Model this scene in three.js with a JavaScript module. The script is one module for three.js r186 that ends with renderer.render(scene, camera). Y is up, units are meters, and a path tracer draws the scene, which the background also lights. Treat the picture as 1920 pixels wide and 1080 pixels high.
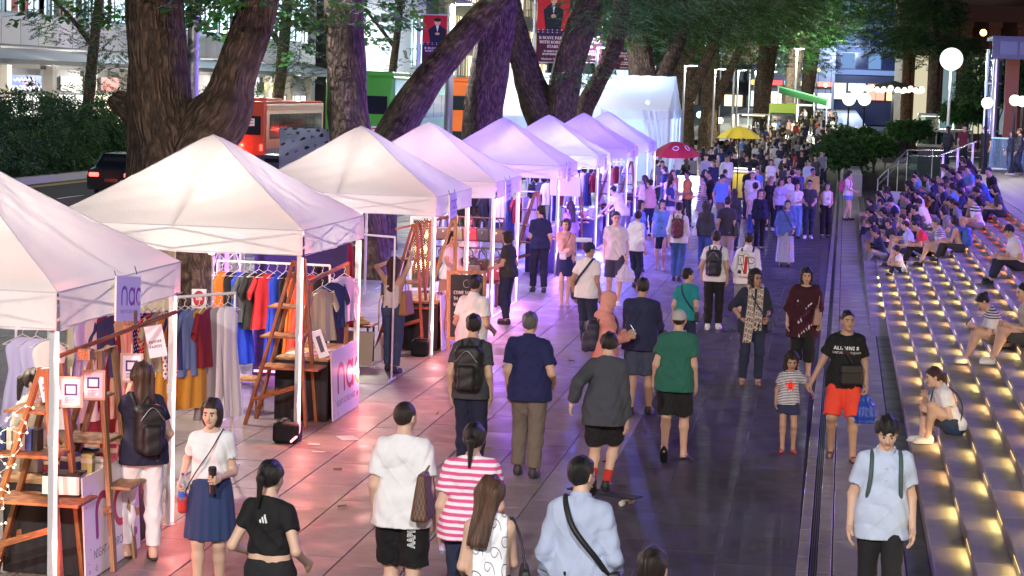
import * as THREE from 'three';
import { mergeGeometries } from 'three/addons/utils/BufferGeometryUtils.js';
import { RectAreaLightUniformsLib } from 'three/addons/lights/RectAreaLightUniformsLib.js';
import { RoundedBoxGeometry } from 'three/addons/geometries/RoundedBoxGeometry.js';

// ---------------------------------------------------------------- camera, sky, moon, exposure
const F = 3903, EYE = 4.04;                       // focal length in photo pixels, camera height in metres
const scene = new THREE.Scene();
const camera = new THREE.PerspectiveCamera(2 * Math.atan(540 / F) * 180 / Math.PI, 16 / 9, 0.1, 1500);
camera.position.set(0, EYE, 0);
camera.rotation.order = 'YXZ';
camera.rotation.set(-0.0957, 0.1484, 0.0313);
camera.updateMatrixWorld(true);
{
  const w = 64, h = 32, d = new Float32Array(w * h * 4);
  for (let j = 0; j < h; j++) for (let i = 0; i < w; i++) {
    const e = Math.max(0, (j + 0.5) / h * 2 - 1), k = (j * w + i) * 4, g = 1 - 0.5 * e;
    d[k] = 0.010 * g; d[k + 1] = 0.014 * g; d[k + 2] = 0.030 * g; d[k + 3] = 1;
  }
  const t = new THREE.DataTexture(d, w, h, THREE.RGBAFormat, THREE.FloatType);
  t.mapping = THREE.EquirectangularReflectionMapping; t.magFilter = THREE.LinearFilter; t.needsUpdate = true;
  scene.background = t; scene.environment = t; scene.environmentIntensity = 1;
}
const moon = new THREE.DirectionalLight(0xcfd8ff, 0.03);
moon.position.set(20, 60, 10); moon.castShadow = true;
Object.assign(moon.shadow.camera, { left: -60, right: 60, top: 80, bottom: -80, far: 200 });
scene.add(moon);
const renderer = new THREE.WebGLRenderer({ antialias: true });
renderer.toneMapping = THREE.LinearToneMapping;
renderer.toneMappingExposure = 1.2;
renderer.shadowMap.enabled = true;

// ---------------------------------------------------------------- helpers
let seed = 12345;
function rnd() { seed |= 0; seed = seed + 0x6D2B79F5 | 0; let t = Math.imul(seed ^ seed >>> 15, 1 | seed); t = t + Math.imul(t ^ t >>> 7, 61 | t) ^ t; return ((t ^ t >>> 14) >>> 0) / 4294967296; }
const rr = (a, b) => a + (b - a) * rnd();
const pick = a => a[Math.floor(rnd() * a.length)];
const V = (x, y, z) => new THREE.Vector3(x, y, z);
const P = (X, D, y = 0) => V(X, y, -D);           // across the street, along the street, up
const lerp = (a, b, t) => a + (b - a) * t, clamp = (x, a, b) => x < a ? a : x > b ? b : x;
// a photo pixel gives a direction; the height it is at gives the place
function ray(px, py) { return V((px - 960) / F, -(py - 540) / F, -1).applyQuaternion(camera.quaternion); }
function G(px, py, h = 0) { const r = ray(px, py); return r.multiplyScalar((h - EYE) / r.y).add(V(0, EYE, 0)); }
function atD(px, py, D) { const r = ray(px, py); return r.multiplyScalar(D / -r.z).add(V(0, EYE, 0)); }
function atX(px, py, X) { const r = ray(px, py); return r.multiplyScalar(X / r.x).add(V(0, EYE, 0)); }

const used = {};
function uniq(name) { const n = used[name] = (used[name] ?? -1) + 1; return n ? `${name}_${String(n).padStart(3, '0')}` : name; }
function tag(o, label, category, group, kind) {
  if (label) o.userData.label = label;
  if (category) o.userData.category = category;
  if (group) o.userData.group = group;
  if (kind) o.userData.kind = kind;
  return o;
}
function thing(name, label, category, pos, ry = 0, group) {
  const o = new THREE.Group(); o.name = uniq(name); if (pos) o.position.copy(pos); o.rotation.y = ry;
  scene.add(o); return tag(o, label, category, group);
}
function struct(name, label) { const o = new THREE.Group(); o.name = uniq(name); scene.add(o); return tag(o, label, null, null, 'structure'); }
function norm(gs) {           // same attributes on all, non-indexed mixes removed
  gs = [gs].flat(Infinity);
  if (gs.length === 1) return gs[0];
  const anyIdx = gs.some(g => g.index), all = gs.every(g => g.index);
  if (anyIdx && !all) gs = gs.map(g => g.index ? g.toNonIndexed() : g);
  const keys = ['position', 'normal', 'uv', 'color'].filter(k => gs.every(g => g.attributes[k]));
  gs = gs.map(g => { const r = new THREE.BufferGeometry(); for (const k of keys) r.setAttribute(k, g.attributes[k]); if (g.index) r.setIndex(g.index); return r; });
  return mergeGeometries(gs, false);
}
function mesh(name, gs, m, parent, pos) {
  const o = new THREE.Mesh(norm(gs), m); o.name = parent === scene ? uniq(name) : name;
  if (pos) o.position.copy(pos);
  parent.add(o); return o;
}
const M4 = new THREE.Matrix4(), EU = new THREE.Euler(), QT = new THREE.Quaternion();
function put(g, x = 0, y = 0, z = 0, rx = 0, ry = 0, rz = 0) { return g.applyMatrix4(M4.compose(V(x, y, z), QT.setFromEuler(EU.set(rx, ry, rz)), V(1, 1, 1))); }
function box(w, h, d, x = 0, y = 0, z = 0, rx = 0, ry = 0, rz = 0) { return put(new THREE.BoxGeometry(w, h, d), x, y, z, rx, ry, rz); }
function rbox(w, h, d, r, x = 0, y = 0, z = 0, rx = 0, ry = 0, rz = 0, s = 2) { return put(new RoundedBoxGeometry(w, h, d, s, r), x, y, z, rx, ry, rz); }
function cyl(r0, r1, h, x = 0, y = 0, z = 0, seg = 12, rx = 0, ry = 0, rz = 0) { return put(new THREE.CylinderGeometry(r1, r0, h, seg), x, y, z, rx, ry, rz); }
function sph(r, x = 0, y = 0, z = 0, a = 14, b = 10) { return put(new THREE.SphereGeometry(r, a, b), x, y, z); }
function bar(a, b, r, r2 = r, seg = 8) {         // round bar between two points
  const d = b.clone().sub(a), g = new THREE.CylinderGeometry(r2, r, d.length(), seg);
  return g.applyMatrix4(M4.compose(a.clone().add(b).multiplyScalar(.5), QT.setFromUnitVectors(V(0, 1, 0), d.normalize()), V(1, 1, 1)));
}
function plank(a, b, w, t, up = V(0, 0, 1)) {    // rectangular bar; w across, t along up
  const d = b.clone().sub(a), L = d.length(); d.normalize();
  const x = d.clone().cross(up).normalize(), z = x.clone().cross(d).normalize();
  return new THREE.BoxGeometry(w, L, t).applyMatrix4(new THREE.Matrix4().makeBasis(x, d, z).setPosition(a.clone().add(b).multiplyScalar(.5)));
}
function tube(pts, r, seg = 6, n) { return new THREE.TubeGeometry(new THREE.CatmullRomCurve3(pts), n || Math.max(4, pts.length * 4), r, seg, false); }
function uvxz(g, s = 1) { const p = g.attributes.position, u = new Float32Array(p.count * 2); for (let i = 0; i < p.count; i++) { u[2 * i] = p.getX(i) * s; u[2 * i + 1] = p.getZ(i) * s; } g.setAttribute('uv', new THREE.BufferAttribute(u, 2)); return g; }
function uvplanar(g, a, b, s = 1) { const p = g.attributes.position, u = new Float32Array(p.count * 2); for (let i = 0; i < p.count; i++) { u[2 * i] = p.getComponent(i, a) * s; u[2 * i + 1] = p.getComponent(i, b) * s; } g.setAttribute('uv', new THREE.BufferAttribute(u, 2)); return g; }
function grid(w, h, nx, ny, fn) {                 // sheet from a function (u, v) -> Vector3, uv in metres
  const p = [], uv = [], ix = [];
  for (let j = 0; j <= ny; j++) for (let i = 0; i <= nx; i++) { const q = fn(i / nx, j / ny); p.push(q.x, q.y, q.z); uv.push(i / nx * w, j / ny * h); }
  for (let j = 0; j < ny; j++) for (let i = 0; i < nx; i++) { const a = j * (nx + 1) + i, b = a + 1, c = a + nx + 1, d = c + 1; ix.push(a, b, d, a, d, c); }
  const g = new THREE.BufferGeometry(); g.setAttribute('position', new THREE.Float32BufferAttribute(p, 3)); g.setAttribute('uv', new THREE.Float32BufferAttribute(uv, 2)); g.setIndex(ix); g.computeVertexNormals(); return g;
}
// ---------------------------------------------------------------- materials
const mcache = {};
function mat(color, rough = 0.7, o = {}) {
  const key = JSON.stringify([color, rough, Object.entries(o).map(([k, v]) => [k, v && v.uuid || v])]);
  if (mcache[key]) return mcache[key];
  const C = c => Array.isArray(c) ? new THREE.Color().setRGB(...c) : new THREE.Color(c);
  const phys = ['transmission', 'clearcoat', 'sheen', 'thickness', 'ior'].some(k => k in o);
  const q = { ...o }; if (q.emissive) q.emissive = C(q.emissive);
  const m = new (phys ? THREE.MeshPhysicalMaterial : THREE.MeshStandardMaterial)({ color: C(color), roughness: rough, ...q });
  return mcache[key] = m;
}
const glow = (c, k) => mat([.02, .02, .02], .6, { emissive: c, emissiveIntensity: k });
function h2(x, y, s) { let h = Math.imul(x, 374761393) ^ Math.imul(y, 668265263) ^ Math.imul(s, 2147483647 - 57); h = Math.imul(h ^ h >>> 13, 1274126177); return ((h ^ h >>> 16) >>> 0) / 4294967296; }
function vnoise(x, y, per, s = 1) {
  const xi = Math.floor(x), yi = Math.floor(y), fx = x - xi, fy = y - yi, u = fx * fx * (3 - 2 * fx), v = fy * fy * (3 - 2 * fy);
  const w = (a, b) => h2(((a % per) + per) % per, ((b % per) + per) % per, s);
  return lerp(lerp(w(xi, yi), w(xi + 1, yi), u), lerp(w(xi, yi + 1), w(xi + 1, yi + 1), u), v);
}
function fbm(u, v, per, oct = 4, s = 1) { let a = .5, r = 0, t = 0; for (let i = 0; i < oct; i++) { r += a * vnoise(u * per, v * per, per, s + i); t += a; a *= .5; per *= 2; } return r / t; }
function fbmA(u, v, pu, pv, oct = 4, s = 1) { let a = .5, r = 0, t = 0; for (let i = 0; i < oct; i++) { const x = u * pu, y = v * pv, xi = Math.floor(x), yi = Math.floor(y), fx = x - xi, fy = y - yi, p = fx * fx * (3 - 2 * fx), q = fy * fy * (3 - 2 * fy), w = (m, n) => h2(m % pu, n % pv, s + i); r += a * lerp(lerp(w(xi, yi), w(xi + 1, yi), p), lerp(w(xi, yi + 1), w(xi + 1, yi + 1), p), q); t += a; a *= .5; pu *= 2; pv *= 2; } return r / t; } // noise stretched along one axis
function dataTex(n, fn, srgb = true, rx = 1, ry = 1) {
  const d = new Uint8Array(n * n * 4);
  for (let j = 0; j < n; j++) for (let i = 0; i < n; i++) { const c = fn(i / n, j / n), k = (j * n + i) * 4; if (typeof c === 'number') d[k] = d[k + 1] = d[k + 2] = clamp(c, 0, 1) * 255; else { d[k] = clamp(c[0], 0, 1) * 255; d[k + 1] = clamp(c[1], 0, 1) * 255; d[k + 2] = clamp(c[2], 0, 1) * 255; } d[k + 3] = 255; }
  const t = new THREE.DataTexture(d, n, n); t.wrapS = t.wrapT = THREE.RepeatWrapping; t.magFilter = THREE.LinearFilter; t.repeat.set(rx, ry);
  if (srgb) t.colorSpace = THREE.SRGBColorSpace; t.needsUpdate = true; return t;
}
function canvasTex(w, h, draw) {
  const c = document.createElement('canvas'); c.width = w; c.height = h; const x = c.getContext('2d'); draw(x, w, h);
  const t = new THREE.CanvasTexture(c); t.colorSpace = THREE.SRGBColorSpace; return t;
}
// ---------------------------------------------------------------- bodies: distance fields meshed on a grid (surface nets)
function meshField(f, lo, hi, c) {
  const nx = Math.ceil((hi[0] - lo[0]) / c) + 2, ny = Math.ceil((hi[1] - lo[1]) / c) + 2, nz = Math.ceil((hi[2] - lo[2]) / c) + 2;
  const ox = lo[0] - c * .5, oy = lo[1] - c * .5, oz = lo[2] - c * .5, val = new Float32Array(nx * ny * nz), B = 6, hd = B * c * .88 + 2.5 * c;
  for (let bk = 0; bk < nz; bk += B) for (let bj = 0; bj < ny; bj += B) for (let bi = 0; bi < nx; bi += B) {
    const d = f(ox + (bi + B / 2) * c, oy + (bj + B / 2) * c, oz + (bk + B / 2) * c), far = Math.abs(d) > hd;
    for (let k = bk; k < bk + B && k < nz; k++) for (let j = bj; j < bj + B && j < ny; j++) for (let i = bi; i < bi + B && i < nx; i++)
      val[i + nx * (j + ny * k)] = far ? d : f(ox + i * c, oy + j * c, oz + k * c);
  }
  const id = new Int32Array(nx * ny * nz).fill(-1), pos = [], nor = [], ix = [];
  const sx = 1, sy = nx, sz = nx * ny;
  for (let k = 0; k < nz - 1; k++) for (let j = 0; j < ny - 1; j++) for (let i = 0; i < nx - 1; i++) {
    const o = i + nx * (j + ny * k);
    const v = [val[o], val[o + sx], val[o + sy], val[o + sx + sy], val[o + sz], val[o + sx + sz], val[o + sy + sz], val[o + sx + sy + sz]];
    let m = 0; for (let q = 0; q < 8; q++) if (v[q] < 0) m |= 1 << q;
    if (m === 0 || m === 255) continue;
    let x = 0, y = 0, z = 0, n = 0;
    for (let e = 0; e < 12; e++) {
      const a = [0, 2, 4, 6, 0, 1, 4, 5, 0, 1, 2, 3][e], b = a + (e < 4 ? 1 : e < 8 ? 2 : 4);
      if ((v[a] < 0) === (v[b] < 0)) continue;
      const t = v[a] / (v[a] - v[b]);
      x += (a & 1) + (e < 4 ? t : 0); y += (a >> 1 & 1) + (e >= 4 && e < 8 ? t : 0); z += (a >> 2) + (e >= 8 ? t : 0); n++;
    }
    id[o] = pos.length / 3; pos.push(ox + (i + x / n) * c, oy + (j + y / n) * c, oz + (k + z / n) * c);
    let gx = v[1] + v[3] + v[5] + v[7] - v[0] - v[2] - v[4] - v[6], gy = v[2] + v[3] + v[6] + v[7] - v[0] - v[1] - v[4] - v[5], gz = v[4] + v[5] + v[6] + v[7] - v[0] - v[1] - v[2] - v[3];
    const l = Math.hypot(gx, gy, gz) || 1; nor.push(gx / l, gy / l, gz / l);
  }
  for (let k = 1; k < nz - 1; k++) for (let j = 1; j < ny - 1; j++) for (let i = 1; i < nx - 1; i++) {
    const o = i + nx * (j + ny * k), s0 = val[o] < 0;
    const quad = (a, b, c2, d, flip) => { const q = [id[a], id[b], id[c2], id[d]]; if (q.some(w => w < 0)) return; flip ? ix.push(q[0], q[2], q[1], q[0], q[3], q[2]) : ix.push(q[0], q[1], q[2], q[0], q[2], q[3]); };
    if (s0 !== val[o + sx] < 0) quad(o - sy - sz, o - sz, o, o - sy, !s0);
    if (s0 !== val[o + sy] < 0) quad(o - sx - sz, o - sx, o, o - sz, !s0);
    if (s0 !== val[o + sz] < 0) quad(o - sx - sy, o - sy, o, o - sx, !s0);
  }
  const g = new THREE.BufferGeometry();
  g.setAttribute('position', new THREE.Float32BufferAttribute(pos, 3)); g.setAttribute('normal', new THREE.Float32BufferAttribute(nor, 3)); g.setIndex(ix); return g;
}
const smin = (a, b, k) => { const h = Math.max(k - Math.abs(a - b), 0) / k; return Math.min(a, b) - h * h * k * .25; };
// tapered limb between two joints, optional cut past its end
const cone = (a, b, r0, r1, k = .03, cut = false) => { const x = b.x - a.x, y = b.y - a.y, z = b.z - a.z; return { a, x, y, z, i: 1 / (x * x + y * y + z * z + 1e-9), r0, dr: r1 - r0, k, cut: cut ? Math.sqrt(x * x + y * y + z * z) : 0 }; };
function field(prims, grow = 0) {
  return (px, py, pz) => {
    let d = 9;
    for (let n = 0; n < prims.length; n++) {
      const q = prims[n], ax = px - q.a.x, ay = py - q.a.y, az = pz - q.a.z, dt = (ax * q.x + ay * q.y + az * q.z) * q.i, h = dt < 0 ? 0 : dt > 1 ? 1 : dt;
      const ex = ax - q.x * h, ey = ay - q.y * h, ez = az - q.z * h;
      let e = Math.sqrt(ex * ex + ey * ey + ez * ez) - q.r0 - q.dr * h - grow;
      if (q.cut) e = Math.max(e, (dt - 1) * q.cut);
      if (e > d + .12) continue;
      d = d > 8 ? e : smin(d, e, q.k);
    }
    return d;
  };
}
function bounds(prims, grow) {
  const lo = [9, 9, 9], hi = [-9, -9, -9];
  for (const q of prims) for (const t of [0, 1]) { const r = q.r0 + q.dr * t + grow, p = [q.a.x + q.x * t, q.a.y + q.y * t, q.a.z + q.z * t]; for (let n = 0; n < 3; n++) { lo[n] = Math.min(lo[n], p[n] - r); hi[n] = Math.max(hi[n], p[n] + r); } }
  return [lo, hi];
}
const ell = (x, y, z, cx, cy, cz, rx, ry, rz) => { const a = (x - cx) / rx, b = (y - cy) / ry, c = (z - cz) / rz, l = Math.sqrt(a * a + b * b + c * c), g = Math.sqrt(a * a / rx / rx + b * b / ry / ry + c * c / rz / rz) + 1e-6; return l * (l - 1) / g; };
const cap3 = (x, y, z, a, b, r0, r1) => { const bx = b[0] - a[0], by = b[1] - a[1], bz = b[2] - a[2]; x -= a[0]; y -= a[1]; z -= a[2]; const h = clamp((x * bx + y * by + z * bz) / (bx * bx + by * by + bz * bz), 0, 1); return Math.hypot(x - bx * h, y - by * h, z - bz * h) - lerp(r0, r1, h); };
// --- head: centre of the skull at the origin, face towards +z
function headField(x, y, z) {
  const ax = Math.abs(x);
  let d = ell(x, y, z, 0, .028, -.012, .076, .088, .094);
  d = smin(d, ell(ax, y, z, .0, -.045, .022, .056, .066, .062), .04);            // jaw
  d = smin(d, ell(ax, y, z, .034, -.022, .052, .026, .022, .022), .03);           // cheek
  d = smin(d, cap3(x, y, z, [0, -.088, .062], [0, -.09, .064], .018, .018), .03); // chin
  d = smin(d, cap3(ax, y, z, [.012, .02, .078], [.045, .022, .064], .009, .008), .02); // brow
  d = Math.max(d, -(ell(ax, y, z, .031, .002, .094, .018, .011, .014)) * .8);       // eye hollow
  d = smin(d, ell(ax, y, z, .031, .001, .070, .013, .0105, .0135), .006);            // eyeball
  d = smin(d, cap3(x, y, z, [0, .008, .082], [0, -.03, .098], .008, .0125), .012);   // nose
  d = smin(d, cap3(ax, y, z, [.006, -.034, .09], [.011, -.034, .086], .008, .007), .008);
  d = smin(d, cap3(ax, y, z, [0, -.056, .083], [.018, -.057, .074], .0075, .0045), .008); // lips
  d = smin(d, cap3(ax, y, z, [0, -.065, .081], [.014, -.064, .075], .0075, .005), .006);
  d = smin(d, ell(ax - (y) * .15, y, z, .079, -.004, -.012, .010, .031, .019), .01);  // ear
  return d;
}
function headGeo(c) {
  const g = meshField(headField, [-.11, -.12, -.125], [.11, .13, .125], c), p = g.attributes.position, col = [];
  for (let i = 0; i < p.count; i++) {
    const x = Math.abs(p.getX(i)), y = p.getY(i), z = p.getZ(i); let q = [1, 1, 1];
    if (z > .055) {
      if (x < .026 && y < -.05 && y > -.072 && z > .068) q = [.78, .45, .42];
      if (x > .013 && x < .05 && y > .015 && y < .027) q = [.12, .09, .08];
      const ex = (x - .031) / .0145, ey = (y - .001) / .0075; if (ex * ex + ey * ey < 1) q = Math.abs(x - .031) < .0068 ? [.05, .035, .03] : [1.15, 1.15, 1.2];
    }
    col.push(...q);
  }
  g.setAttribute('color', new THREE.Float32BufferAttribute(col, 3)); return g;
}
const HEAD = { hi: headGeo(.0052), mid: headGeo(.009), low: headGeo(.018) };
// --- hair, hats and headscarf, in the head's axes
const hn = (x, y, z, a = .003) => a * (Math.sin(x * 95 + y * 30) + Math.sin(z * 80 + x * 60 + y * 22));
const scalp = (x, y, z, g) => ell(x, y, z, 0, .03, -.016, .078 + g, .09 + g, .096 + g);
const faceCut = (x, y, z, top) => Math.max(z - .045 - Math.max(0, -y) * .0, -Infinity) ;
const HAIRF = {
  short: (x, y, z) => { let d = scalp(x, y, z, .005 + .009 * clamp((y - .03) / .06, 0, 1)) + hn(x, y, z); const lim = lerp(.068, -.062, clamp((.07 - z) / .13, 0, 1)); return Math.max(d, lim - y, z - .086 + Math.max(0, .07 - y) * .6); },
  buzz: (x, y, z) => { const d = scalp(x, y, z, .004); const lim = lerp(.055, -.05, clamp((.06 - z) / .13, 0, 1)); return Math.max(d, lim - y); },
  fringe: (x, y, z) => { let d = scalp(x, y, z, .016) + hn(x, y, z, .004); const lim = lerp(.034, -.06, clamp((.06 - z) / .13, 0, 1)); return Math.max(d, lim - y + hn(x, 0, z, .004)); },
  bob: (x, y, z) => { let d = smin(scalp(x, y, z, .018), ell(x, y, z, 0, -.045, -.03, .092, .085, .078), .04) + hn(x, y * .2, z, .004); const cut = Math.max(-.115 - y, Math.min(z - .028, .05 - y)); return Math.max(d, -.115 - y, -Math.max(-(z - .03 - Math.abs(x) * .3), y - .058, Math.abs(x) - .09)); },
  long: (x, y, z) => { let d = scalp(x, y, z, .018); d = smin(d, cap3(x * .75, y, z * 1.25, [0, 0, -.07], [0, -.34, -.17], .075, .058), .05) + hn(x, y * .15, z, .006); return Math.max(d, -.37 - y, -Math.max(-(z - .03 - Math.abs(x) * .3), y - .06, Math.abs(x) - .09)); },
  ponytail: (x, y, z) => { let d = scalp(x, y, z, .011) + hn(x, y * .3, z); const lim = lerp(.062, -.062, clamp((.075 - z) / .13, 0, 1)); d = Math.max(d, lim - y); d = smin(d, cap3(x, y, z, [0, .02, -.115], [0, .0, -.135], .028, .03), .02); d = smin(d, cap3(x, y, z, [0, .0, -.137], [.01, -.19, -.135], .034, .014) + hn(x, y * .2, z, .004), .02); return d; },
  bun: (x, y, z) => { let d = scalp(x, y, z, .010) + hn(x, y * .3, z); const lim = lerp(.062, -.062, clamp((.075 - z) / .13, 0, 1)); d = Math.max(d, lim - y); return smin(d, ell(x, y, z, 0, .075, -.105, .042, .038, .036) + hn(x * 2, y * 2, z * 2, .002), .015); },
  curly: (x, y, z) => { let d = smin(scalp(x, y, z, .024), ell(x, y, z, 0, -.09, -.055, .1, .13, .07), .05) + .007 * (Math.sin(x * 130) * Math.sin(y * 110) + Math.sin(z * 120 + y * 70)); return Math.max(d, -.23 - y, -Math.max(-(z - .03 - Math.abs(x) * .3), y - .06, Math.abs(x) - .09)); },
  cap: (x, y, z) => { let d = Math.max(scalp(x, y, z, .014), .03 - y - clamp(-z, 0, .1) * .25); const brim = Math.max(Math.abs(y - .035 + (z - .07) * .18 + x * x * 2.2) - .004, Math.hypot(x * 1.05, z - .075) - .092, .06 - z); return Math.min(d, brim, Math.hypot(x, y - .133, z + .016) - .007); },
  hijab: (x, y, z) => { let d = scalp(x, y, z, .02); d = smin(d, ell(x, y, z, 0, -.06, -.0, .088, .11, .1), .05); d = smin(d, cap3(x * .62, y, z, [0, -.12, 0], [0, -.24, 0], .085, .125), .05) + .003 * Math.sin(y * 60 + x * 22 + z * 20); const face = ell(x, y, z, 0, -.012, .1, .058, .082, .075); return Math.max(d, -.27 - y, -face); },
};
const HAIRBOX = { long: [[-.17, -.39, -.24], [.17, .16, .12]], hijab: [[-.26, -.29, -.16], [.26, .17, .16]], curly: [[-.16, -.26, -.17], [.16, .16, .12]], ponytail: [[-.12, -.24, -.2], [.12, .16, .12]], bob: [[-.13, -.15, -.15], [.13, .16, .12]], cap: [[-.12, -.02, -.14], [.12, .16, .19]] };
const hairCache = {};
function hairGeo(kind, q) { const c = { hi: .0075, mid: .011, low: .02 }[q], b = HAIRBOX[kind] || [[-.13, -.13, -.16], [.13, .16, .13]]; if (hairCache[kind + q]) return hairCache[kind + q];
  const g = meshField(HAIRF[kind], b[0], b[1], c), p = g.attributes.position, uv = new Float32Array(p.count * 2);
  for (let i = 0; i < p.count; i++) { const x = p.getX(i), z = p.getZ(i) + .015; uv[2 * i] = Math.abs(Math.atan2(x, z)) * 1.1 + (p.getY(i) > .09 ? x * 6 : 0) * .3; uv[2 * i + 1] = p.getY(i) * 1.5; }
  g.setAttribute('uv', new THREE.BufferAttribute(uv, 2)); return hairCache[kind + q] = g; }
const strandC = dataTex(256, (u, v) => { const k = .45 + .75 * fbm(u, v * .06, 64, 3, 81) + .3 * (fbm(u, v, 6, 2, 83) - .5); return [k, k, k]; }), strandB = dataTex(256, (u, v) => fbm(u, v * .06, 64, 3, 81), false);
const hairMat = c => mat(c, .5, { map: strandC, bumpMap: strandB, bumpScale: .006 });
// --- hands: wrist at the origin, fingers towards -y, palm towards +z, thumb towards +x
function handGeo(curl, c) {
  const pr = [cone(V(0, .02, 0), V(0, -.02, 0), .025, .027, .02), cone(V(-.022, -.03, 0), V(-.03, -.085, .004), .017, .0145, .02), cone(V(.018, -.03, 0), V(.026, -.088, .004), .018, .015, .02), cone(V(0, -.03, 0), V(0, -.09, .004), .018, .015, .02)];
  [[-.031, .062], [-.0105, .074], [.0105, .08], [.031, .072]].forEach(([x, L], n) => {
    let p = V(x, -.09 + (n === 0 ? .008 : 0), .004), a = .15 + curl * .55;
    for (let s = 0; s < 3; s++) { const l = L * [.45, .32, .23][s], q = p.clone().add(V(x * .05, -Math.cos(a) * l, Math.sin(a) * l)); pr.push(cone(p, q, .0098 - s * .0012, .0088 - s * .0012, .005)); p = q; a += curl * .75 + .08; }
  });
  let t0 = V(.024, -.028, .008), t1 = V(.046, -.062, .02 + curl * .012), t2 = V(.047, -.088, .03 + curl * .022);
  pr.push(cone(t0, t1, .016, .0115, .012), cone(t1, t2, .0112, .0088, .006));
  const f = field(pr), [lo, hi] = bounds(pr, .006), g = meshField(f, lo, hi, c);
  g.setAttribute('color', new THREE.Float32BufferAttribute(new Float32Array(g.attributes.position.count * 3).fill(1), 3)); return g;
}
const HANDS = { open: handGeo(.35, .0056), grip: handGeo(1.15, .0056), lowopen: handGeo(.4, .012) };
// --- footwear, ankle axes: sole at y = 0, toe towards +z
function shoeGeo(kind, c) {
  return meshField((x, y, z) => {
    if (kind === 'sandal' || kind === 'flat') { const sole = Math.max(Math.abs(y - .011) - .011, Math.hypot(x * 2.1, (z - .055) * .72) - .098); const band = Math.max(Math.abs(cap3(x, y, z, [0, .03, .12], [0, .05, -.03], .036, .036)) - .004, Math.abs(z - .1) - .017, .012 - y), b2 = Math.max(Math.abs(cap3(x, y, z, [0, .03, .12], [0, .05, -.03], .039, .042)) - .004, Math.abs(z - .0) - .013, .012 - y); return Math.min(sole, band, kind === 'flat' ? 9 : b2); }
    let d = smin(cap3(x, y, z, [0, .045, -.03], [0, .034, .135], .043, .036), cap3(x, y, z, [0, .05, -.03], [0, .1, -.025], .042, .04), .03);
    d = Math.max(d, y - .105);
    const sole = Math.max(Math.abs(y - .013) - .013, Math.hypot(x * 2, (z - .055) * .72) - .096);
    return Math.max(Math.min(d, sole), -y);
  }, [-.07, -.005, -.11], [.07, .12, .21], c);
}
const SHOES = {}; const shoe = (k, q) => SHOES[k + q] ??= shoeGeo(k, q === 'low' ? .016 : .0085);

// ---------------------------------------------------------------- people
const SKIN = [[.62, .40, .29], [.55, .34, .24], [.42, .25, .165], [.30, .17, .11]];
const HAIRC = { black: [.012, .01, .011], brown: [.055, .028, .016], dark: [.022, .014, .011], grey: [.11, .11, .115], blond: [.3, .18, .09] };
function ik(a, t, l1, l2, pole) {
  const d = t.clone().sub(a); let L = d.length(); const mx = (l1 + l2) * .999; if (L > mx) { d.multiplyScalar(mx / L); L = mx; t = a.clone().add(d); }
  const n = d.clone().normalize(), x = (l1 * l1 - l2 * l2 + L * L) / (2 * L), hh = Math.sqrt(Math.max(0, l1 * l1 - x * x));
  const pp = pole.clone().addScaledVector(n, -pole.dot(n)).normalize();
  return [a.clone().addScaledVector(n, x).addScaledVector(pp, hh), t];
}
const ARM = { down: [.235, .86, .03], back: [.23, .87, -.12], fwd: [.22, .88, .16], phone: [.10, 1.16, .30], hold: [.13, 1.02, .26], hip: [.19, .99, .06], strap: [.12, 1.28, .16], up: [.16, 1.62, .25], chin: [.05, 1.40, .20], low: [.16, .95, .2], cross: [-.07, 1.12, .2], push: [.17, 1.02, .36], behind: [.05, .95, -.16], knee: [.14, 1.1, .38], lap: [.07, 1.04, .27], reach: [.16, 1.2, .48], tap: [.03, 1.1, .24] };
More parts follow.
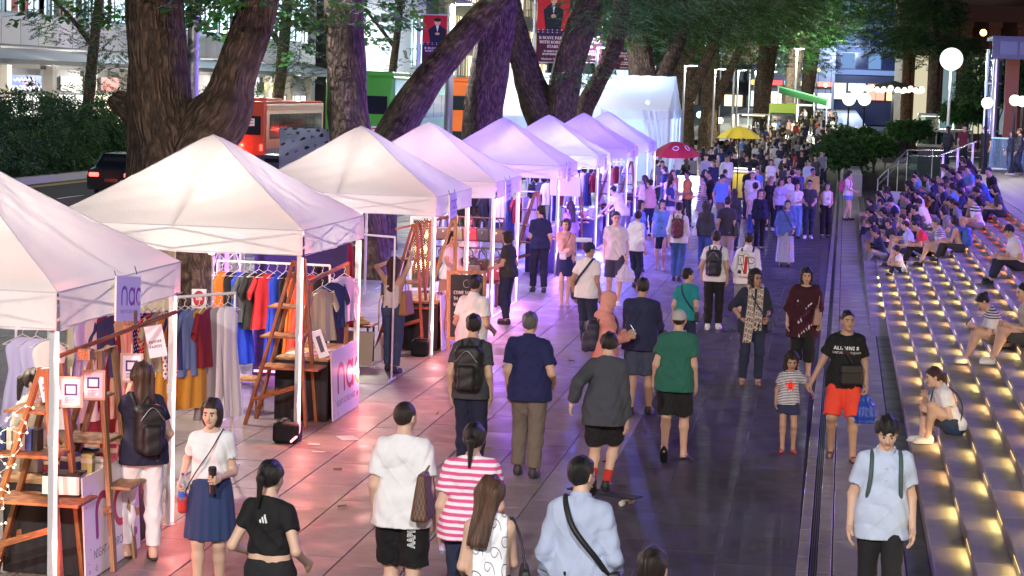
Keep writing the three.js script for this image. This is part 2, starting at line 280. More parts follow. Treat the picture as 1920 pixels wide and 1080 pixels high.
function person(o) {
  const q = o.q || 'hi', cs = { hi: .0125, mid: .017, low: .03 }[q], fem = o.f, bw = o.w || 1;
  const root = new THREE.Group(); root.name = uniq('person');
  const s = (o.h || 1.65) / 1.7; root.scale.set(s * .95, s, s * .97);
  const sway = o.sway ?? (o.sit !== undefined ? 0 : rr(-.024, .024)); if (o.sit === undefined && !o.fL && !o.fR) { const st = rr(.03, .11) * (rnd() < .5 ? -1 : 1); o = { ...o, fL: [.085 + rr(0, .02), .08, st], fR: [-.085 - rr(0, .02), .08, -st], yL: rr(.05, .3), yR: -rr(.05, .3) }; }
  const lean = o.lean || 0, seat = o.sit, pel = V(0, seat !== undefined ? seat + .1 : .95 - (o.crouch || 0), 0);
  const up = (x, y, z) => { const yy = y - .95, c = Math.cos(lean), n = Math.sin(lean), tw = o.twist || 0, X = x * Math.cos(tw) + z * Math.sin(tw) * .6, Z = z * Math.cos(tw) - x * Math.sin(tw); return V(X + sway * (1 - clamp(yy / .4, 0, 1.25)), pel.y + yy * c - Z * n - (yy > .3 ? X * sway * 3 : 0), pel.z + yy * n + Z * c); };
  const sw = (fem ? .136 : .148) * bw, hx = .088;
  const SL = up(sw, 1.362, -.01), SR = up(-sw, 1.362, -.01);
  const J = { up, pel, SL, SR };
  const wr = (k, sgn) => { let a = Array.isArray(k) ? k : ARM[k || 'down']; if (a[0] > .2 && a[1] < .95) a = [a[0] * .88, ...a.slice(1)]; return k === 'knee' || k === 'lap' || a[3] ? V(sgn * a[0], pel.y + a[1] - .95, a[2]) : up(sgn * a[0], a[1], a[2]); };
  const pole = (sgn, k) => V(sgn * (k === 'hip' ? 1.4 : k === 'up' ? .8 : .35), k === 'up' ? -.6 : -.25, k === 'chin' || k === 'knee' ? -.3 : -1);
  [J.EL, J.WL] = ik(SL, wr(o.aL, 1), .285, .25, pole(1, o.aL)); [J.ER, J.WR] = ik(SR, wr(o.aR, -1), .285, .25, pole(-1, o.aR));
  const HL = V(hx + sway, pel.y - .03 + sway * .5, pel.z), HR = V(-hx + sway, pel.y - .03 - sway * .5, pel.z);
  const fl = o.fL || [.09, .08, 0], fr = o.fR || [-.09, .08, 0];
  const kp = (sgn) => V(sgn * (o.knees || .12), .15, 1);
  [J.KL, J.AL] = ik(HL, V(...fl), .43, .42, kp(1)); [J.KR, J.AR] = ik(HR, V(...fr), .43, .42, kp(-1));
  J.HL = HL; J.HR = HR;
  const neck0 = up(0, 1.40, -.012), neck1 = up(0, 1.53, .012), hs = o.hs || 1;
  const headC = up(0, 1.585 + (hs - 1) * .1, .025); J.head = headC;
  const hq = new THREE.Quaternion().setFromEuler(new THREE.Euler((o.hp || 0) + lean * .55, o.hy || 0, o.hr || 0, 'YXZ'));
  const hm = new THREE.Matrix4().compose(headC, hq, V(hs, hs, hs)); J.hm = hm;
  const waist = (fem ? .083 : .098) * bw, hipr = (fem ? .112 : .106) * bw, chest = (fem ? .094 : .106) * bw, belly = o.belly || 0;
  const torso = [];
  for (const g of [1, -1]) torso.push(cone(up(g * .068 * bw, 1.30, -.005), up(g * .058 * bw, 1.08, .0), chest, waist, .06), cone(up(g * .058 * bw, 1.08, 0), V(g * .07 * bw + sway, pel.y - .005, pel.z - .012), waist, hipr, .06), cone(g > 0 ? SL : SR, up(g * .05, 1.345, -.005), .05, .075, .06), cone(up(g * .12 * bw, 1.368, -.015), up(0, 1.445, -.014), .036, .046, .05));
  if (fem) for (const g of [1, -1]) torso.push(cone(up(g * .072, 1.245, .06), up(g * .07, 1.235, .068), .052, .05, .05));
  if (belly) torso.push(cone(up(0, 1.1, .05), up(0, 1.03, .05), .1 + belly, .1 + belly, .06));
  if (seat !== undefined) for (const g of [1, -1]) torso.push(cone(V(g * .075, pel.y - .01, pel.z - .03), V(g * .08, pel.y - .01, pel.z + .05), .11, .1, .05));
  const arm = (S, E, W, gr = 0, to = 2) => { const r = []; const m = bw > 1.05 ? 1.12 : fem ? .86 : 1; r.push(cone(S, to < 1 ? S.clone().lerp(E, to) : E, .055 * m + gr, (to < 1 ? lerp(.055, .041, to) : .041) * m + gr + (to < 1 ? .008 : 0), .03, to < 1)); if (to >= 1.05) r.push(cone(E, to < 2 ? E.clone().lerp(W, to - 1) : W, .041 * m + gr, .028 * m + gr + (to < 2 ? .004 : 0), .02, to < 2)); return r; };
  const leg = (H, K, A, gr = 0, to = 2) => { const m = fem ? .97 : 1, r = [cone(H, to < 1 ? H.clone().lerp(K, to) : K, .088 * m * bw + gr, (to < 1 ? lerp(.088, .058, to) : .058) * m + gr + (to < 1 ? (o.legflare ?? .016) : 0), .04, to < 1)]; if (to >= 1.04) { const B = K.clone().lerp(A, .3).add(V(0, 0, -.012)); r.push(cone(K, B, .056 * m + gr, .055 * m + gr, .03), cone(B, to < 2 ? K.clone().lerp(A, to - 1) : A, .055 * m + gr, .036 * m + gr + (to < 2 ? .012 : 0), .03, to < 2)); } return r; };
  const footDir = (A, K, yaw, pitch = 0) => new THREE.Quaternion().setFromEuler(new THREE.Euler(pitch, yaw, 0, 'YXZ'));
  const fq = { L: footDir(J.AL, J.KL, o.yL ?? .12, o.pL || 0), R: footDir(J.AR, J.KR, o.yR ?? -.12, o.pR || 0) };
  const feet = [J.AL, J.AR].map((A, n) => { const qq = n ? fq.R : fq.L; const v = (y, z) => V(0, y, z).applyQuaternion(qq).add(A); return [cone(A, v(-.045, -.015), .036, .03, .03), cone(v(-.04, -.02), v(-.052, .12), .034, .022, .03)]; }).flat();
  // body
  const skin = [...torso, cone(neck0, neck1, .056 * (fem ? .88 : 1.02), .05 * (fem ? .9 : 1.05), .03), ...arm(J.SL, J.EL, J.WL), ...arm(J.SR, J.ER, J.WR), ...leg(HL, J.KL, J.AL), ...leg(HR, J.KR, J.AR), ...feet];
  const white = g => { g.setAttribute('color', new THREE.Float32BufferAttribute(new Float32Array(g.attributes.position.count * 3).fill(1), 3)); return g; };
  const [lo, hi] = bounds(skin, .02);
  const parts = [white(meshField(field(skin), lo, hi, cs))];
  parts.push(HEAD[q].clone().applyMatrix4(hm));
  for (const [S, E, W, g, k, rl] of [[J.SL, J.EL, J.WL, 1, o.gL, o.rL], [J.SR, J.ER, J.WR, -1, o.gR, o.rR]]) {
    const yv = E.clone().sub(W).normalize(); let inw = V(-g, 0, .25); if (rl === 'down') inw = V(0, -1, 0); if (rl === 'up') inw = V(0, 1, 0); if (rl === 'back') inw = V(0, 0, -1); if (rl === 'face') inw = V(0, 0, 1); inw = inw.clone();
    const zv = inw.addScaledVector(yv, -inw.dot(yv)).normalize(), xv = yv.clone().cross(zv).normalize();
    const hg = HANDS[q === 'low' ? 'lowopen' : k ? 'grip' : 'open'].clone(); const m = new THREE.Matrix4().makeBasis(xv, yv, zv).setPosition(W);
    // thumb lies forwards or upwards
    const thumbFwd = xv.z + xv.y * .5; if (thumbFwd < 0) { hg.scale(-1, 1, 1); const id = hg.index.array; for (let n = 0; n < id.length; n += 3) { const t = id[n]; id[n] = id[n + 1]; id[n + 1] = t; } }
    parts.push(hg.applyMatrix4(m)); J[g > 0 ? 'palmL' : 'palmR'] = V(0, -.075, .03).applyMatrix4(m); 
  }
  const body = mesh('body', parts, mat(SKIN[o.skin ?? 1], .55, { vertexColors: true }), root);
  // clothes
  const wob = (ph, amp) => (x, y, z) => amp * (Math.sin(16 * x + 40 * y + 10 * z + ph + 2 * Math.sin(10 * x + ph)) * (.6 + .4 * Math.sin(12 * x - 8 * y + ph)) + .7 * Math.sin(34 * x - 24 * y + 22 * z + 2 * ph + 1.6 * Math.sin(13 * y + ph)) + .45 * Math.sin(70 * x + 33 * y - 40 * z + ph * 3) + 1.5 * Math.pow(1 - Math.abs(Math.sin(13 * x + 15 * y - 9 * z + ph + .9 * Math.sin(11 * x - 7 * y + ph))), 4) - 1.2 * Math.pow(1 - Math.abs(Math.sin(17 * x - 12 * y + 14 * z + 2 * ph + .8 * Math.sin(9 * y + 8 * z))), 5));
  const garment = (name, prims, grow, clip, material, amp = .0035, uvs = false) => {
    const f0 = field(prims, grow), n = wob(rr(0, 6), amp), [a, b] = bounds(prims, grow + .015);
    let g = meshField((x, y, z) => { const d = f0(x, y, z); if (d > .05) return Math.max(d, clip ? clip(x, y, z) : -9); const e = d + Math.min(n(x, y, z), grow * .6); return clip ? Math.max(e, clip(x, y, z)) : e; }, a, b, cs);
    if (uvs) {
      g = g.toNonIndexed(); const p = g.attributes.position, nn = g.attributes.normal, uv = new Float32Array(p.count * 2);
      for (let t = 0; t < p.count; t += 3) { const back = nn.getZ(t) + nn.getZ(t + 1) + nn.getZ(t + 2) < 0; for (let k = t; k < t + 3; k++) { const u = clamp((p.getX(k) / .7 + .5), 0.002, .998); uv[2 * k] = back ? .5 + (1 - u) * .5 : u * .5; uv[2 * k + 1] = clamp((p.getY(k) - .4) / 1.1, 0, 1); } }
      g.setAttribute('uv', new THREE.BufferAttribute(uv, 2));
    }
    return mesh(name, g, material, root);
  };
  const cloth = (c, map) => map ? mat([1, 1, 1], .85, { map }) : mat(c, .9);
  const T = o.top || {}, Bt = o.bot || {};
  const skirtF = (y0, y1, r0, r1, pleat = 0) => (x, y, z) => { const t = clamp((y0 - y) / (y0 - y1), 0, 1), r = r0 + (r1 - r0) * Math.pow(t, .55), th = Math.atan2(z, x); return Math.max((Math.hypot(x, z * 1.22 + .01) - r - pleat * t * Math.sin(th * 14)) * .85, y - y0, y1 - y); };
  if (Bt.kind === 'skirt') {
    const y1 = Bt.hem ?? .5, f = skirtF(pel.y + .1, y1, .162, Bt.r ?? .24, Bt.pleat ?? .006);
    mesh('skirt', meshField(f, [-.36, y1 - .02, -.32], [.36, pel.y + .12, .32], cs), cloth(Bt.c, Bt.map), root);
  } else if (Bt.kind !== 'none') {
    const to = Bt.len ?? 1.93, gr = Bt.loose ?? .014;
    const pr = [...torso.filter((_, n) => (n % 4) === 1 && n < 8), ...(seat !== undefined ? torso.slice(-2) : []), ...leg(HL, J.KL, J.AL, gr, to), ...leg(HR, J.KR, J.AR, gr, to)];
    garment(to < 1.3 ? 'shorts' : 'trousers', pr, .006, (x, y, z) => y - pel.y - .09, cloth(Bt.c, Bt.map), .0032, !!Bt.map);
  }
  if (T.kind !== 'none') {
    const sl = T.sl ?? .62, hem = T.hem ?? .86, gr = (T.loose ?? .016) * .6, nk = up(0, 1.452, 0), nd = up(0, 2.452, T.vneck ? .9 : .42).sub(nk).normalize();
    const pr = [...torso];
    if (sl > 0) pr.push(...arm(J.SL, J.EL, J.WL, .003 + (T.sloose ?? .008) * .5, sl), ...arm(J.SR, J.ER, J.WR, .003 + (T.sloose ?? .008) * .5, sl));
    const hemY = pel.y - .95 + hem;
    if (hem < .9 && seat === undefined) for (const g of [1, -1]) { const ex = Math.max(0, (Bt.loose ?? .014) - .014) * .8; pr.push(cone(V(g * .075 * bw + sway, pel.y + .03, pel.z - .014), V(g * .08 * bw + sway, hemY - .02, pel.z - .014), hipr + .011 + ex * .5, hipr + .02 + ex, .07)); };
    if (T.dress) { const f = skirtF(pel.y + .06, T.dress, .16, T.r ?? .24, .008); mesh('skirt', meshField(f, [-.36, T.dress - .02, -.32], [.36, pel.y + .12, .32], cs), cloth(T.c, T.map), root); }
    const tank = sl === 0;
    garment(T.name || (tank ? 'top' : T.dress ? 'dress' : 'shirt'), pr, gr, (x, y, z) => { let e = Math.max(hemY - y, (x - nk.x) * nd.x + (y - nk.y) * nd.y + (z - nk.z) * nd.z); if (tank) e = Math.max(e, Math.abs(x) - .125 * bw); if (T.bare) e = Math.max(e, y - pel.y - (1.3 - .95)); return e; }, cloth(T.c, T.map), T.amp ?? .0042, !!T.map);
    if (T.collar) { const c = meshField((x, y, z) => Math.max(Math.abs(Math.hypot(x, z * .95) - .07 - (y) * -.15) - .006, Math.abs(y) - .022 - (z > 0 ? .0 : .006), -(.02 - z + Math.abs(x) * .9) * -1 > 0 && z > .05 && Math.abs(x) < .018 ? .01 : -1), [-.1, -.05, -.1], [.1, .05, .1], q === 'hi' ? .007 : .012); c.rotateX(.28); c.translate(nk.x, nk.y + .002, nk.z + .0); if (lean) c.rotateX(0); mesh('collar', c, cloth(T.c), root); }
    if (T.open) { }
  }
  // hair, hat
  if (o.hair && o.hair !== 'none') {
    const hg = mesh(o.hair === 'hijab' ? 'headscarf' : 'hair', hairGeo(o.hair, q), o.hair === 'hijab' ? cloth(o.hc) : hairMat((Array.isArray(o.hc) ? o.hc : HAIRC[o.hc || 'black']).map(v => v * 1.5)), root); hg.matrixAutoUpdate = true; hm.decompose(hg.position, hg.quaternion, hg.scale);
  }
  if (o.cap) { const cg = mesh('cap', hairGeo('cap', q), cloth(o.cap), root); hm.decompose(cg.position, cg.quaternion, cg.scale); if (o.capBack) cg.quaternion.multiply(new THREE.Quaternion().setFromEuler(new THREE.Euler(0, Math.PI, 0))); }
  if (o.glasses) { const gg = [-1, 1].map(g => put(new THREE.TorusGeometry(.019, .0022, 6, 14), g * .032, .001, .095)); gg.push(bar(V(-.013, .003, .098), V(.013, .003, .098), .002), bar(V(.051, .003, .094), V(.083, .003, .0), .002), bar(V(-.051, .003, .094), V(-.083, .003, .0), .002)); const e = mesh('glasses', gg, mat([.02, .02, .02], .3), root); hm.decompose(e.position, e.quaternion, e.scale); }
  // shoes
  if (o.shoe !== 'bare') for (const [A, qq] of [[J.AL, fq.L], [J.AR, fq.R]]) { const k = o.shoe || 'sneaker', e = mesh(k === 'sandal' || k === 'flat' ? 'sandal' : 'shoe', shoe(k === 'sandal' || k === 'flat' ? k : 'sneaker', q), mat(o.sc || [.03, .03, .035], .6), root); e.quaternion.copy(qq); e.position.copy(V(0, -.078, .0).applyQuaternion(qq).add(A)); }
  if (o.socks) for (const [A, K] of [[J.AL, J.KL], [J.AR, J.KR]]) mesh('sock', meshField(field([cone(A, A.clone().lerp(K, .33), .043, .05, .02, true)]), ...(() => { const b = bounds([cone(A, A.clone().lerp(K, .33), .05, .05)], .01); return b; })(), .01), cloth(o.socks), root);
  root.userData.J = undefined;
  Object.defineProperty(root, 'joints', { value: J, enumerable: false });
  return root;
}
// puts a person on the ground point, turned so that they face the bearing (0 = towards the camera's end of the street, 180 = away, 90 = to the steps)
function stand(o, pos, face, label, group) {
  const p = person(o); p.position.copy(pos); p.rotation.y = face * Math.PI / 180; scene.add(p);
  p.updateMatrixWorld(true); tag(p, label, 'person', group); return p;
}
const jw = (p, v) => v.clone().applyMatrix4(p.matrixWorld);
const walk = (st, side = 1) => side > 0 ? { fL: [.08, .08, st], fR: [-.08, .085 + st * .12, -st], pR: st * .9, aL: [.24, .87, -.1 * st / .2], aR: [.24, .87, .13 * st / .2] } : { fR: [-.08, .08, st], fL: [.08, .085 + st * .12, -st], pL: st * .9, aR: [.24, .87, -.1 * st / .2], aL: [.24, .87, .13 * st / .2] };
// ---------------------------------------------------------------- surfaces
const granite = dataTex(512, (u, v) => { const n = fbm(u, v, 6, 5, 3), s = h2(Math.floor(u * 512), Math.floor(v * 512), 7), st = fbm(u, v, 3, 3, 11); const k = .78 + .16 * (n - .5) + (s - .5) * .22 - Math.max(0, st - .66) * .12; return [k, k * .985, k * .96]; });
const graniteR = dataTex(256, (u, v) => .62 + .5 * (fbm(u, v, 5, 5, 21) - .5) + .12 * (h2(Math.floor(u * 256), Math.floor(v * 256), 3) - .5), false);
const graniteB = dataTex(256, (u, v) => .5 * fbm(u, v, 24, 3, 5) + .5 * fbm(u, v, 4, 3, 9), false);
function stone(c, rough, ox, oy, bs = .0022) {
  const t = granite.clone(), r = graniteR.clone(), b = graniteB.clone(); t.offset.set(ox, oy); r.offset.set(oy, ox); b.offset.set(ox, ox); t.needsUpdate = r.needsUpdate = b.needsUpdate = true;
  return mat(c, rough, { map: t, roughnessMap: r, bumpMap: b, bumpScale: bs });
}
const lightStone = [0, 1, 2, 3, 4, 5].map(k => stone([.40 - .022 * (k % 3), .375 - .022 * (k % 3), .35 - .018 * (k % 2)], .82, k * .17, k * .31));
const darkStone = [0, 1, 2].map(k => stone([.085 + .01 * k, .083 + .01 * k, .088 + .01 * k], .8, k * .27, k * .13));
const stepStone = [0, 1, 2, 3].map(k => stone([.38 - .025 * k, .355 - .025 * k, .35 - .02 * k], 1.0, k * .37, k * .21));
const joint = mat([.035, .032, .03], .95);
const slabCache = {};
function slab(w, l, h, ch = .004) {              // top at y = 0, chamfered, w across, l along
  return slabCache[[w, l, h, ch]] ??= (() => {
    const a = w / 2, b = l / 2, r = [[a - ch, 0, b - ch], [a, -ch, b], [a, -h, b]], p = [], uv = [];
    const c = (k, sx, sz) => [r[k][0] * sx, r[k][1], r[k][2] * sz];
    const q = (A, B, C, D) => { for (const v of [A, B, C, A, C, D]) { p.push(...v); uv.push(v[0] * .8 + v[1], v[2] * .8 + v[1]); } };
    q(c(0, -1, 1), c(0, 1, 1), c(0, 1, -1), c(0, -1, -1));
    const S = [[-1, 1], [1, 1], [1, -1], [-1, -1]];
    for (let k = 0; k < 4; k++) for (let m = 0; m < 2; m++) { const [s, t] = [S[k], S[(k + 1) % 4]]; q(c(m + 1, s[0], s[1]), c(m + 1, t[0], t[1]), c(m, t[0], t[1]), c(m, s[0], s[1])); }
    const g = new THREE.BufferGeometry(); g.setAttribute('position', new THREE.Float32BufferAttribute(p, 3)); g.setAttribute('uv', new THREE.Float32BufferAttribute(uv, 2)); g.computeVertexNormals(); return g;
  })();
}
const rise = D => Math.max(0, D - 130) * .011;    // the street climbs gently far away
{ // ground sheet to the horizon
  const g = struct('ground', 'dark ground reaching under and beyond the street');
  mesh('ground_sheet', uvxz(put(new THREE.PlaneGeometry(1600, 1600), 0, -.17, -500, -Math.PI / 2)), mat([.05, .05, .052], .9), g);
}
const SK = .007;                                   // steps and drain run 0.4 degrees off the tents' line
const skew = D => SK * D;
{ // promenade paving
  const pl = struct('plaza', 'stone slab promenade between the stalls and the lit steps');
  mesh('joint_bed', uvxz(put(new THREE.BoxGeometry(16, .1, 160), -5, -.07, -88)), joint, pl);
  const far = grid(18, 300, 6, 40, (u, v) => { const D = 166 + v * 330; return P(lerp(-13, 4, u), D, rise(D) - .002); });
  mesh('paving_sheet', far, lightStone[1], pl);
  let n = 0; const rest = [[], [], []], gap = .011;
  const place = (w, X, D, l, mats, near) => {
    const m = pick(mats), dz = -(D + l / 2), y = rr(-.0016, .0012);
    if (near && n < 300) { const ch = mats === darkStone ? .0012 : .003, o = mesh('slab', slab(w - gap, l - gap, .02, ch), m, pl, V(X, y, dz)); o.rotation.y = 0; n++; } else rest[mats === lightStone ? Math.floor(rnd() * 2) : 2].push(slab(w - gap, l - gap, .02, mats === darkStone ? .0012 : .003).clone().translate(X, y, dz));
  };
  for (let r = 0; r < 18; r++) { const X = -12.95 + .6 * (r + .5); let D = 9 - (r % 2) * .6 - (r % 3) * .15; while (D < 166) { place(.6, X, D, 1.2, lightStone, X > -6.9 && D > 15 && D < 33.5 && X > -6.2 - (D - 15) * .05); D += 1.2; } }
  for (let r = 0; r < 3; r++) { const w = .68; for (let D = 9 - r * .4; D < 166; D += 1.2) place(w + .006, -2.15 + w * (r + .5) + skew(D) * (r + 1) / 3 * .0, D, 1.2, darkStone, D > 16 && D < 34); }
  rest.forEach((g, k) => { const o = mesh('paving', g, [lightStone[0], lightStone[2], darkStone[1]][k], pl); o.userData.kind = 'stuff'; });
}
{ // drain and its borders, then the strip at the foot of the steps
  const dr = struct('drain_strip', 'narrow slotted drain with small border stones beside the steps'); dr.rotation.y = -SK;
  let q = 0; const rest = [], rest2 = [];
  for (let D = 9; D < 150; D += .58) for (const [x, w] of [[-.185, .1], [.0, .12]]) { if (D > 15 && D < 48) mesh('border_stone', slab(w, .568, .02), pick(lightStone), dr, V(x, .004, -D - .29)); else rest.push(slab(w, .568, .02).clone().translate(x, .004, -D - .29)); }
  const r1 = mesh('border_stones', rest, lightStone[2], dr); r1.userData.kind = 'stuff';
  mesh('channel', box(.06, .02, 141, -.095, -.013, -79.5), mat([.02, .02, .022], .6), dr);
  for (let k = 0; k < 3; k++) mesh('grate_bar', box(.006, .012, 141, -.115 + k * .02, .001, -79.5), mat([.25, .25, .27], .35, { metalness: .9 }), dr);
  for (let D = 9; D < 150; D += 1.25) { if (D > 15 && D < 52) mesh('slab', slab(.62, 1.238, .02), pick(lightStone), dr, V(.385, .003, -D - .62)); else rest2.push(slab(.62, 1.238, .02).clone().translate(.385, .003, -D - .62)); }
  const r2 = mesh('paving', rest2, lightStone[4], dr); r2.userData.kind = 'stuff';
  mesh('dark_border', uvxz(box(.2, .02, 141, .81, -.006, -79.5)), darkStone[0], dr);  // dark stone strip stands in for shade along the foot of the first riser
}
// ---------------------------------------------------------------- steps with a lamp under each nosing
const NST = 11, TR = .31, RI = .13, SX = .93, SD0 = 12.5, SD1 = 74;
const stepTop = k => RI * (k + 1);
const stepPos = (k, D, across = .5) => V(SX + TR * (k + across) + skew(D), stepTop(k), -D);
{
  const st = struct('steps', 'long stone steps rising beside the promenade'); st.rotation.y = -SK;
  const rest = [];
  for (let k = 0; k < NST; k++) {
    const d0 = SD0 - rr(0, 1), y = stepTop(k);
    for (let D = d0; D < SD1; D += 1.3) {
      const g = slab(TR + .028, 1.292, RI + .01, .007);
      if (D > 14 && D < 41 && !(k > 7 && D < 24)) mesh('step_block', g, pick(stepStone), st, V(SX + TR * (k + .5), y, -D - .65)); else rest.push(g.clone().translate(SX + TR * (k + .5), y, -D - .65));
    }
    mesh('step_core', box(TR * 1.0, y - .012, SD1 - SD0, SX + TR * (k + .5) + .03, (y - .012) / 2 - .02, -(SD0 + SD1) / 2), stepStone[2], st);
  }
  const r = mesh('step_blocks', rest, stepStone[1], st); r.userData.kind = 'stuff';
  // low wedge step that fades into the paving
  const w = new THREE.BufferGeometry(), z0 = -36, z1 = -50, z2 = -SD1, a = SX - TR, b = SX + .02, q = [];
  const qd = (A, B, C, D) => q.push(...A, ...B, ...C, ...A, ...C, ...D);
  qd([a, .006, z0], [b, .006, z0], [b, .1, z1], [a, .1, z1]); qd([a, .1, z1], [b, .1, z1], [b, .1, z2], [a, .1, z2]); qd([a, 0, z0], [a, .006, z0], [a, .1, z1], [a, 0, z1]); qd([a, 0, z1], [a, .1, z1], [a, .1, z2], [a, 0, z2]);
  w.setAttribute('position', new THREE.Float32BufferAttribute(q, 3)); w.computeVertexNormals(); uvxz(w); mesh('wedge_step', w, stepStone[0], st);
  const te = struct('terrace', 'paved terrace at the top of the steps'); te.rotation.y = -SK;
  mesh('terrace_paving', uvxz(box(22, 1.55, 110, SX + TR * NST + 11, stepTop(NST - 1) + .012 - .775, -65)), stepStone[0], te);
}
RectAreaLightUniformsLib.init();
{
  const lampG = box(.012, .014, .66), glowM = {};
  for (let k = 0; k <= NST; k++) {
    const X = SX + TR * k, y = stepTop(k - 0) - .045, d0 = k === 0 ? 39.5 : 13.6 + (k * .73) % 1.9;
    if (k === NST) continue;
    for (let D = d0; D < SD1 - 1; D += 1.9) {
      if (k > 7 && D < 24) continue;
      const red = clamp((k - 4.5) / 3.2 + (D - 46) / 40, 0, 1), pe = h2(k, Math.floor(D), 5) > .72 ? .55 : 0;
      const c = new THREE.Color().setRGB(1, lerp(lerp(.72, .42, pe), .10, red), lerp(lerp(.25, .17, pe), .03, red));
      const key = c.getHexString(), gm = glowM[key] ??= mat([.03, .03, .03], .5, { emissive: c, emissiveIntensity: 1.6 });
      const lamp = thing('step_lamp', `slim ${red > .6 ? 'red' : red > .25 || pe ? 'orange' : 'yellow'} lamp glowing under a stone step edge`, 'step lamp', V(X + skew(D), y, -D), -SK, 'lamps under the step edges');
      mesh('light_bar', lampG, gm, lamp, V(-.008, 0, 0)); mesh('housing', box(.02, .02, .7), mat([.15, .15, .16], .4, { metalness: .8 }), lamp, V(.0, .02, 0));
      const L = new THREE.RectAreaLight(c, lerp(50, 24, red) * (.55 + .6 * h2(k, Math.floor(D * 3), 8)), .62, .022); L.position.set(X + skew(D) - .022, y - .004, -D); L.lookAt(X + skew(D) - 1.02, y - .75, -D); scene.add(L);
    }
  }
}
// ---------------------------------------------------------------- road, kerbs
{
  const rd = struct('road', 'dark asphalt road behind the row of trees');
  const asph = dataTex(256, (u, v) => { const k = .8 + .3 * (fbm(u, v, 8, 4, 31) - .5) + .25 * (h2(Math.floor(u * 256), Math.floor(v * 256), 17) - .5); return [k, k, k]; });
  mesh('asphalt', grid(16.4, 480, 4, 30, (u, v) => { const D = v * 480; return P(lerp(-13.2, -29.6, u), D, -.13 + rise(D)); }), mat([.055, .056, .062], .62, { map: asph, bumpMap: graniteB, bumpScale: .003 }), rd);
  for (const X of [-17.3, -21.4, -25.5]) for (let D = 20; D < 220; D += 6) mesh('lane_mark', uvxz(box(.12, .004, 2.4, X, -.124, -D)), mat([.7, .7, .68], .7), rd);
  mesh('edge_line', box(.12, .004, 190, -29.0, -.124, -115), mat([.75, .55, .12], .7), rd); mesh('edge_line', box(.12, .004, 190, -28.75, -.124, -115), mat([.75, .55, .12], .7), rd);
  mesh('kerb', uvxz(box(.2, .2, 300, -13.1, -.07, -150)), mat([.3, .3, .3], .8), rd);
  mesh('kerb', uvxz(box(.35, .32, 300, -29.8, -.03, -150)), mat([.4, .38, .38], .8), rd);
  const vg = struct('verge', 'planted verge and far pavement across the road');
  mesh('soil', uvxz(box(9, .12, 420, -34.6, -.02, -210)), mat([.035, .03, .022], .95), vg);
}
// ---------------------------------------------------------------- leaves and trees
const leafM = [[.04, .14, .02], [.055, .2, .025], [.06, .21, .03], [.035, .12, .025]].map(c => mat(c, .7, { transmission: .35, thickness: 0, side: THREE.DoubleSide }));
function spray(n, len, leaf, wide = .42, flat = .5) { // a twig's worth of leaves
  const p = [], ix = []; 
  for (let k = 0; k < n; k++) {
    const t = (k + .5) / n, a = k * 2.4 + rr(-.4, .4), b = V(0, 0, t * len * .8), d = V(Math.cos(a), Math.sin(a) * flat, .65 + rr(-.2, .3)).normalize(), L = leaf * rr(.75, 1.2);
    const s = d.clone().cross(V(rr(-.4, .4), 1, rr(-.4, .4))).normalize().multiplyScalar(L * wide), q = p.length / 3;
    const c = b.clone().addScaledVector(d, L * .5), e = b.clone().addScaledVector(d, L); c.y += L * .08; e.y -= L * .1;
    for (const v of [b, c.clone().add(s), e, c.clone().sub(s)]) p.push(v.x, v.y, v.z); ix.push(q, q + 1, q + 2, q, q + 2, q + 3);
  }
  const g = new THREE.BufferGeometry(); g.setAttribute('position', new THREE.Float32BufferAttribute(p, 3)); g.setIndex(ix); g.computeVertexNormals(); return g;
}
const sprayG = [spray(12, .5, .13), spray(10, .45, .11), spray(14, .6, .1)];
const fineG = spray(22, .5, .055, .3, .25), broadG = spray(6, .35, .2, .3, .9), frondG = spray(16, .8, .3, .11, .7);
function crown(parent, name, blobs, count, geo, m, size = [1, 1.6], droop = .4) { // leaf sprays through the volume of several lobes
  const tot = blobs.reduce((s, b) => s + b[3] * b[4], 0), im = new THREE.InstancedMesh(geo, m, count); let k = 0; im.name = name;
  for (const [i, b] of blobs.entries()) {
    const n = i === blobs.length - 1 ? count - k : Math.round(count * b[3] * b[4] / tot);
    const holes = [0, 1, 2, 3].map(() => V(rr(-1, 1), rr(-1, 1), rr(-1, 1)).normalize().multiplyScalar(rr(.5, .95)));
    for (let j = 0; j < n && k < count; j++) {
      let d; for (let t = 0; t < 8; t++) { d = V(rr(-1, 1), rr(-1, 1), rr(-1, 1)); if (d.length() < 1 && d.length() > rnd() * .9 && !holes.some(q => q.distanceTo(d) < .33)) break; }
      const q = new THREE.Quaternion().setFromEuler(new THREE.Euler(rr(-.5, 1) * droop * 1.6, Math.atan2(d.x, d.z) + rr(-.9, .9), rr(-.5, .5), 'YXZ')), s = rr(size[0], size[1]);
      im.setMatrixAt(k, M4.compose(V(b[0] + d.x * b[3], b[1] + d.y * b[4], b[2] + d.z * b[3]), q, V(s, s, s))); 
      const c = rr(.6, 1.35); im.setColorAt(k, new THREE.Color(c * rr(.85, 1.1), c, c * rr(.75, 1))); k++;
    }
  }
  parent.add(im); im.userData.kind = 'stuff'; return im;
}
const barkT = dataTex(512, (u, v) => { const w = fbm(u, v, 5, 3, 41) * .08 + 1, r = Math.min(1, Math.abs(fbmA(u + w, v, 18, 4, 4, 43) - .5) * 4), k = .55 + .33 * r + .5 * (fbm(u, v, 6, 5, 47) - .5); return [k, k * .93, k * .86]; });
const barkB = dataTex(512, (u, v) => { const w = fbm(u, v, 5, 3, 41) * .08 + 1; return .75 * Math.min(1, Math.abs(fbmA(u + w, v, 18, 4, 4, 43) - .5) * 4) + .25 * fbm(u, v, 30, 3, 49); }, false);
const bark = mat([.25, .19, .15], .9, { map: barkT, bumpMap: barkB, bumpScale: .07 });
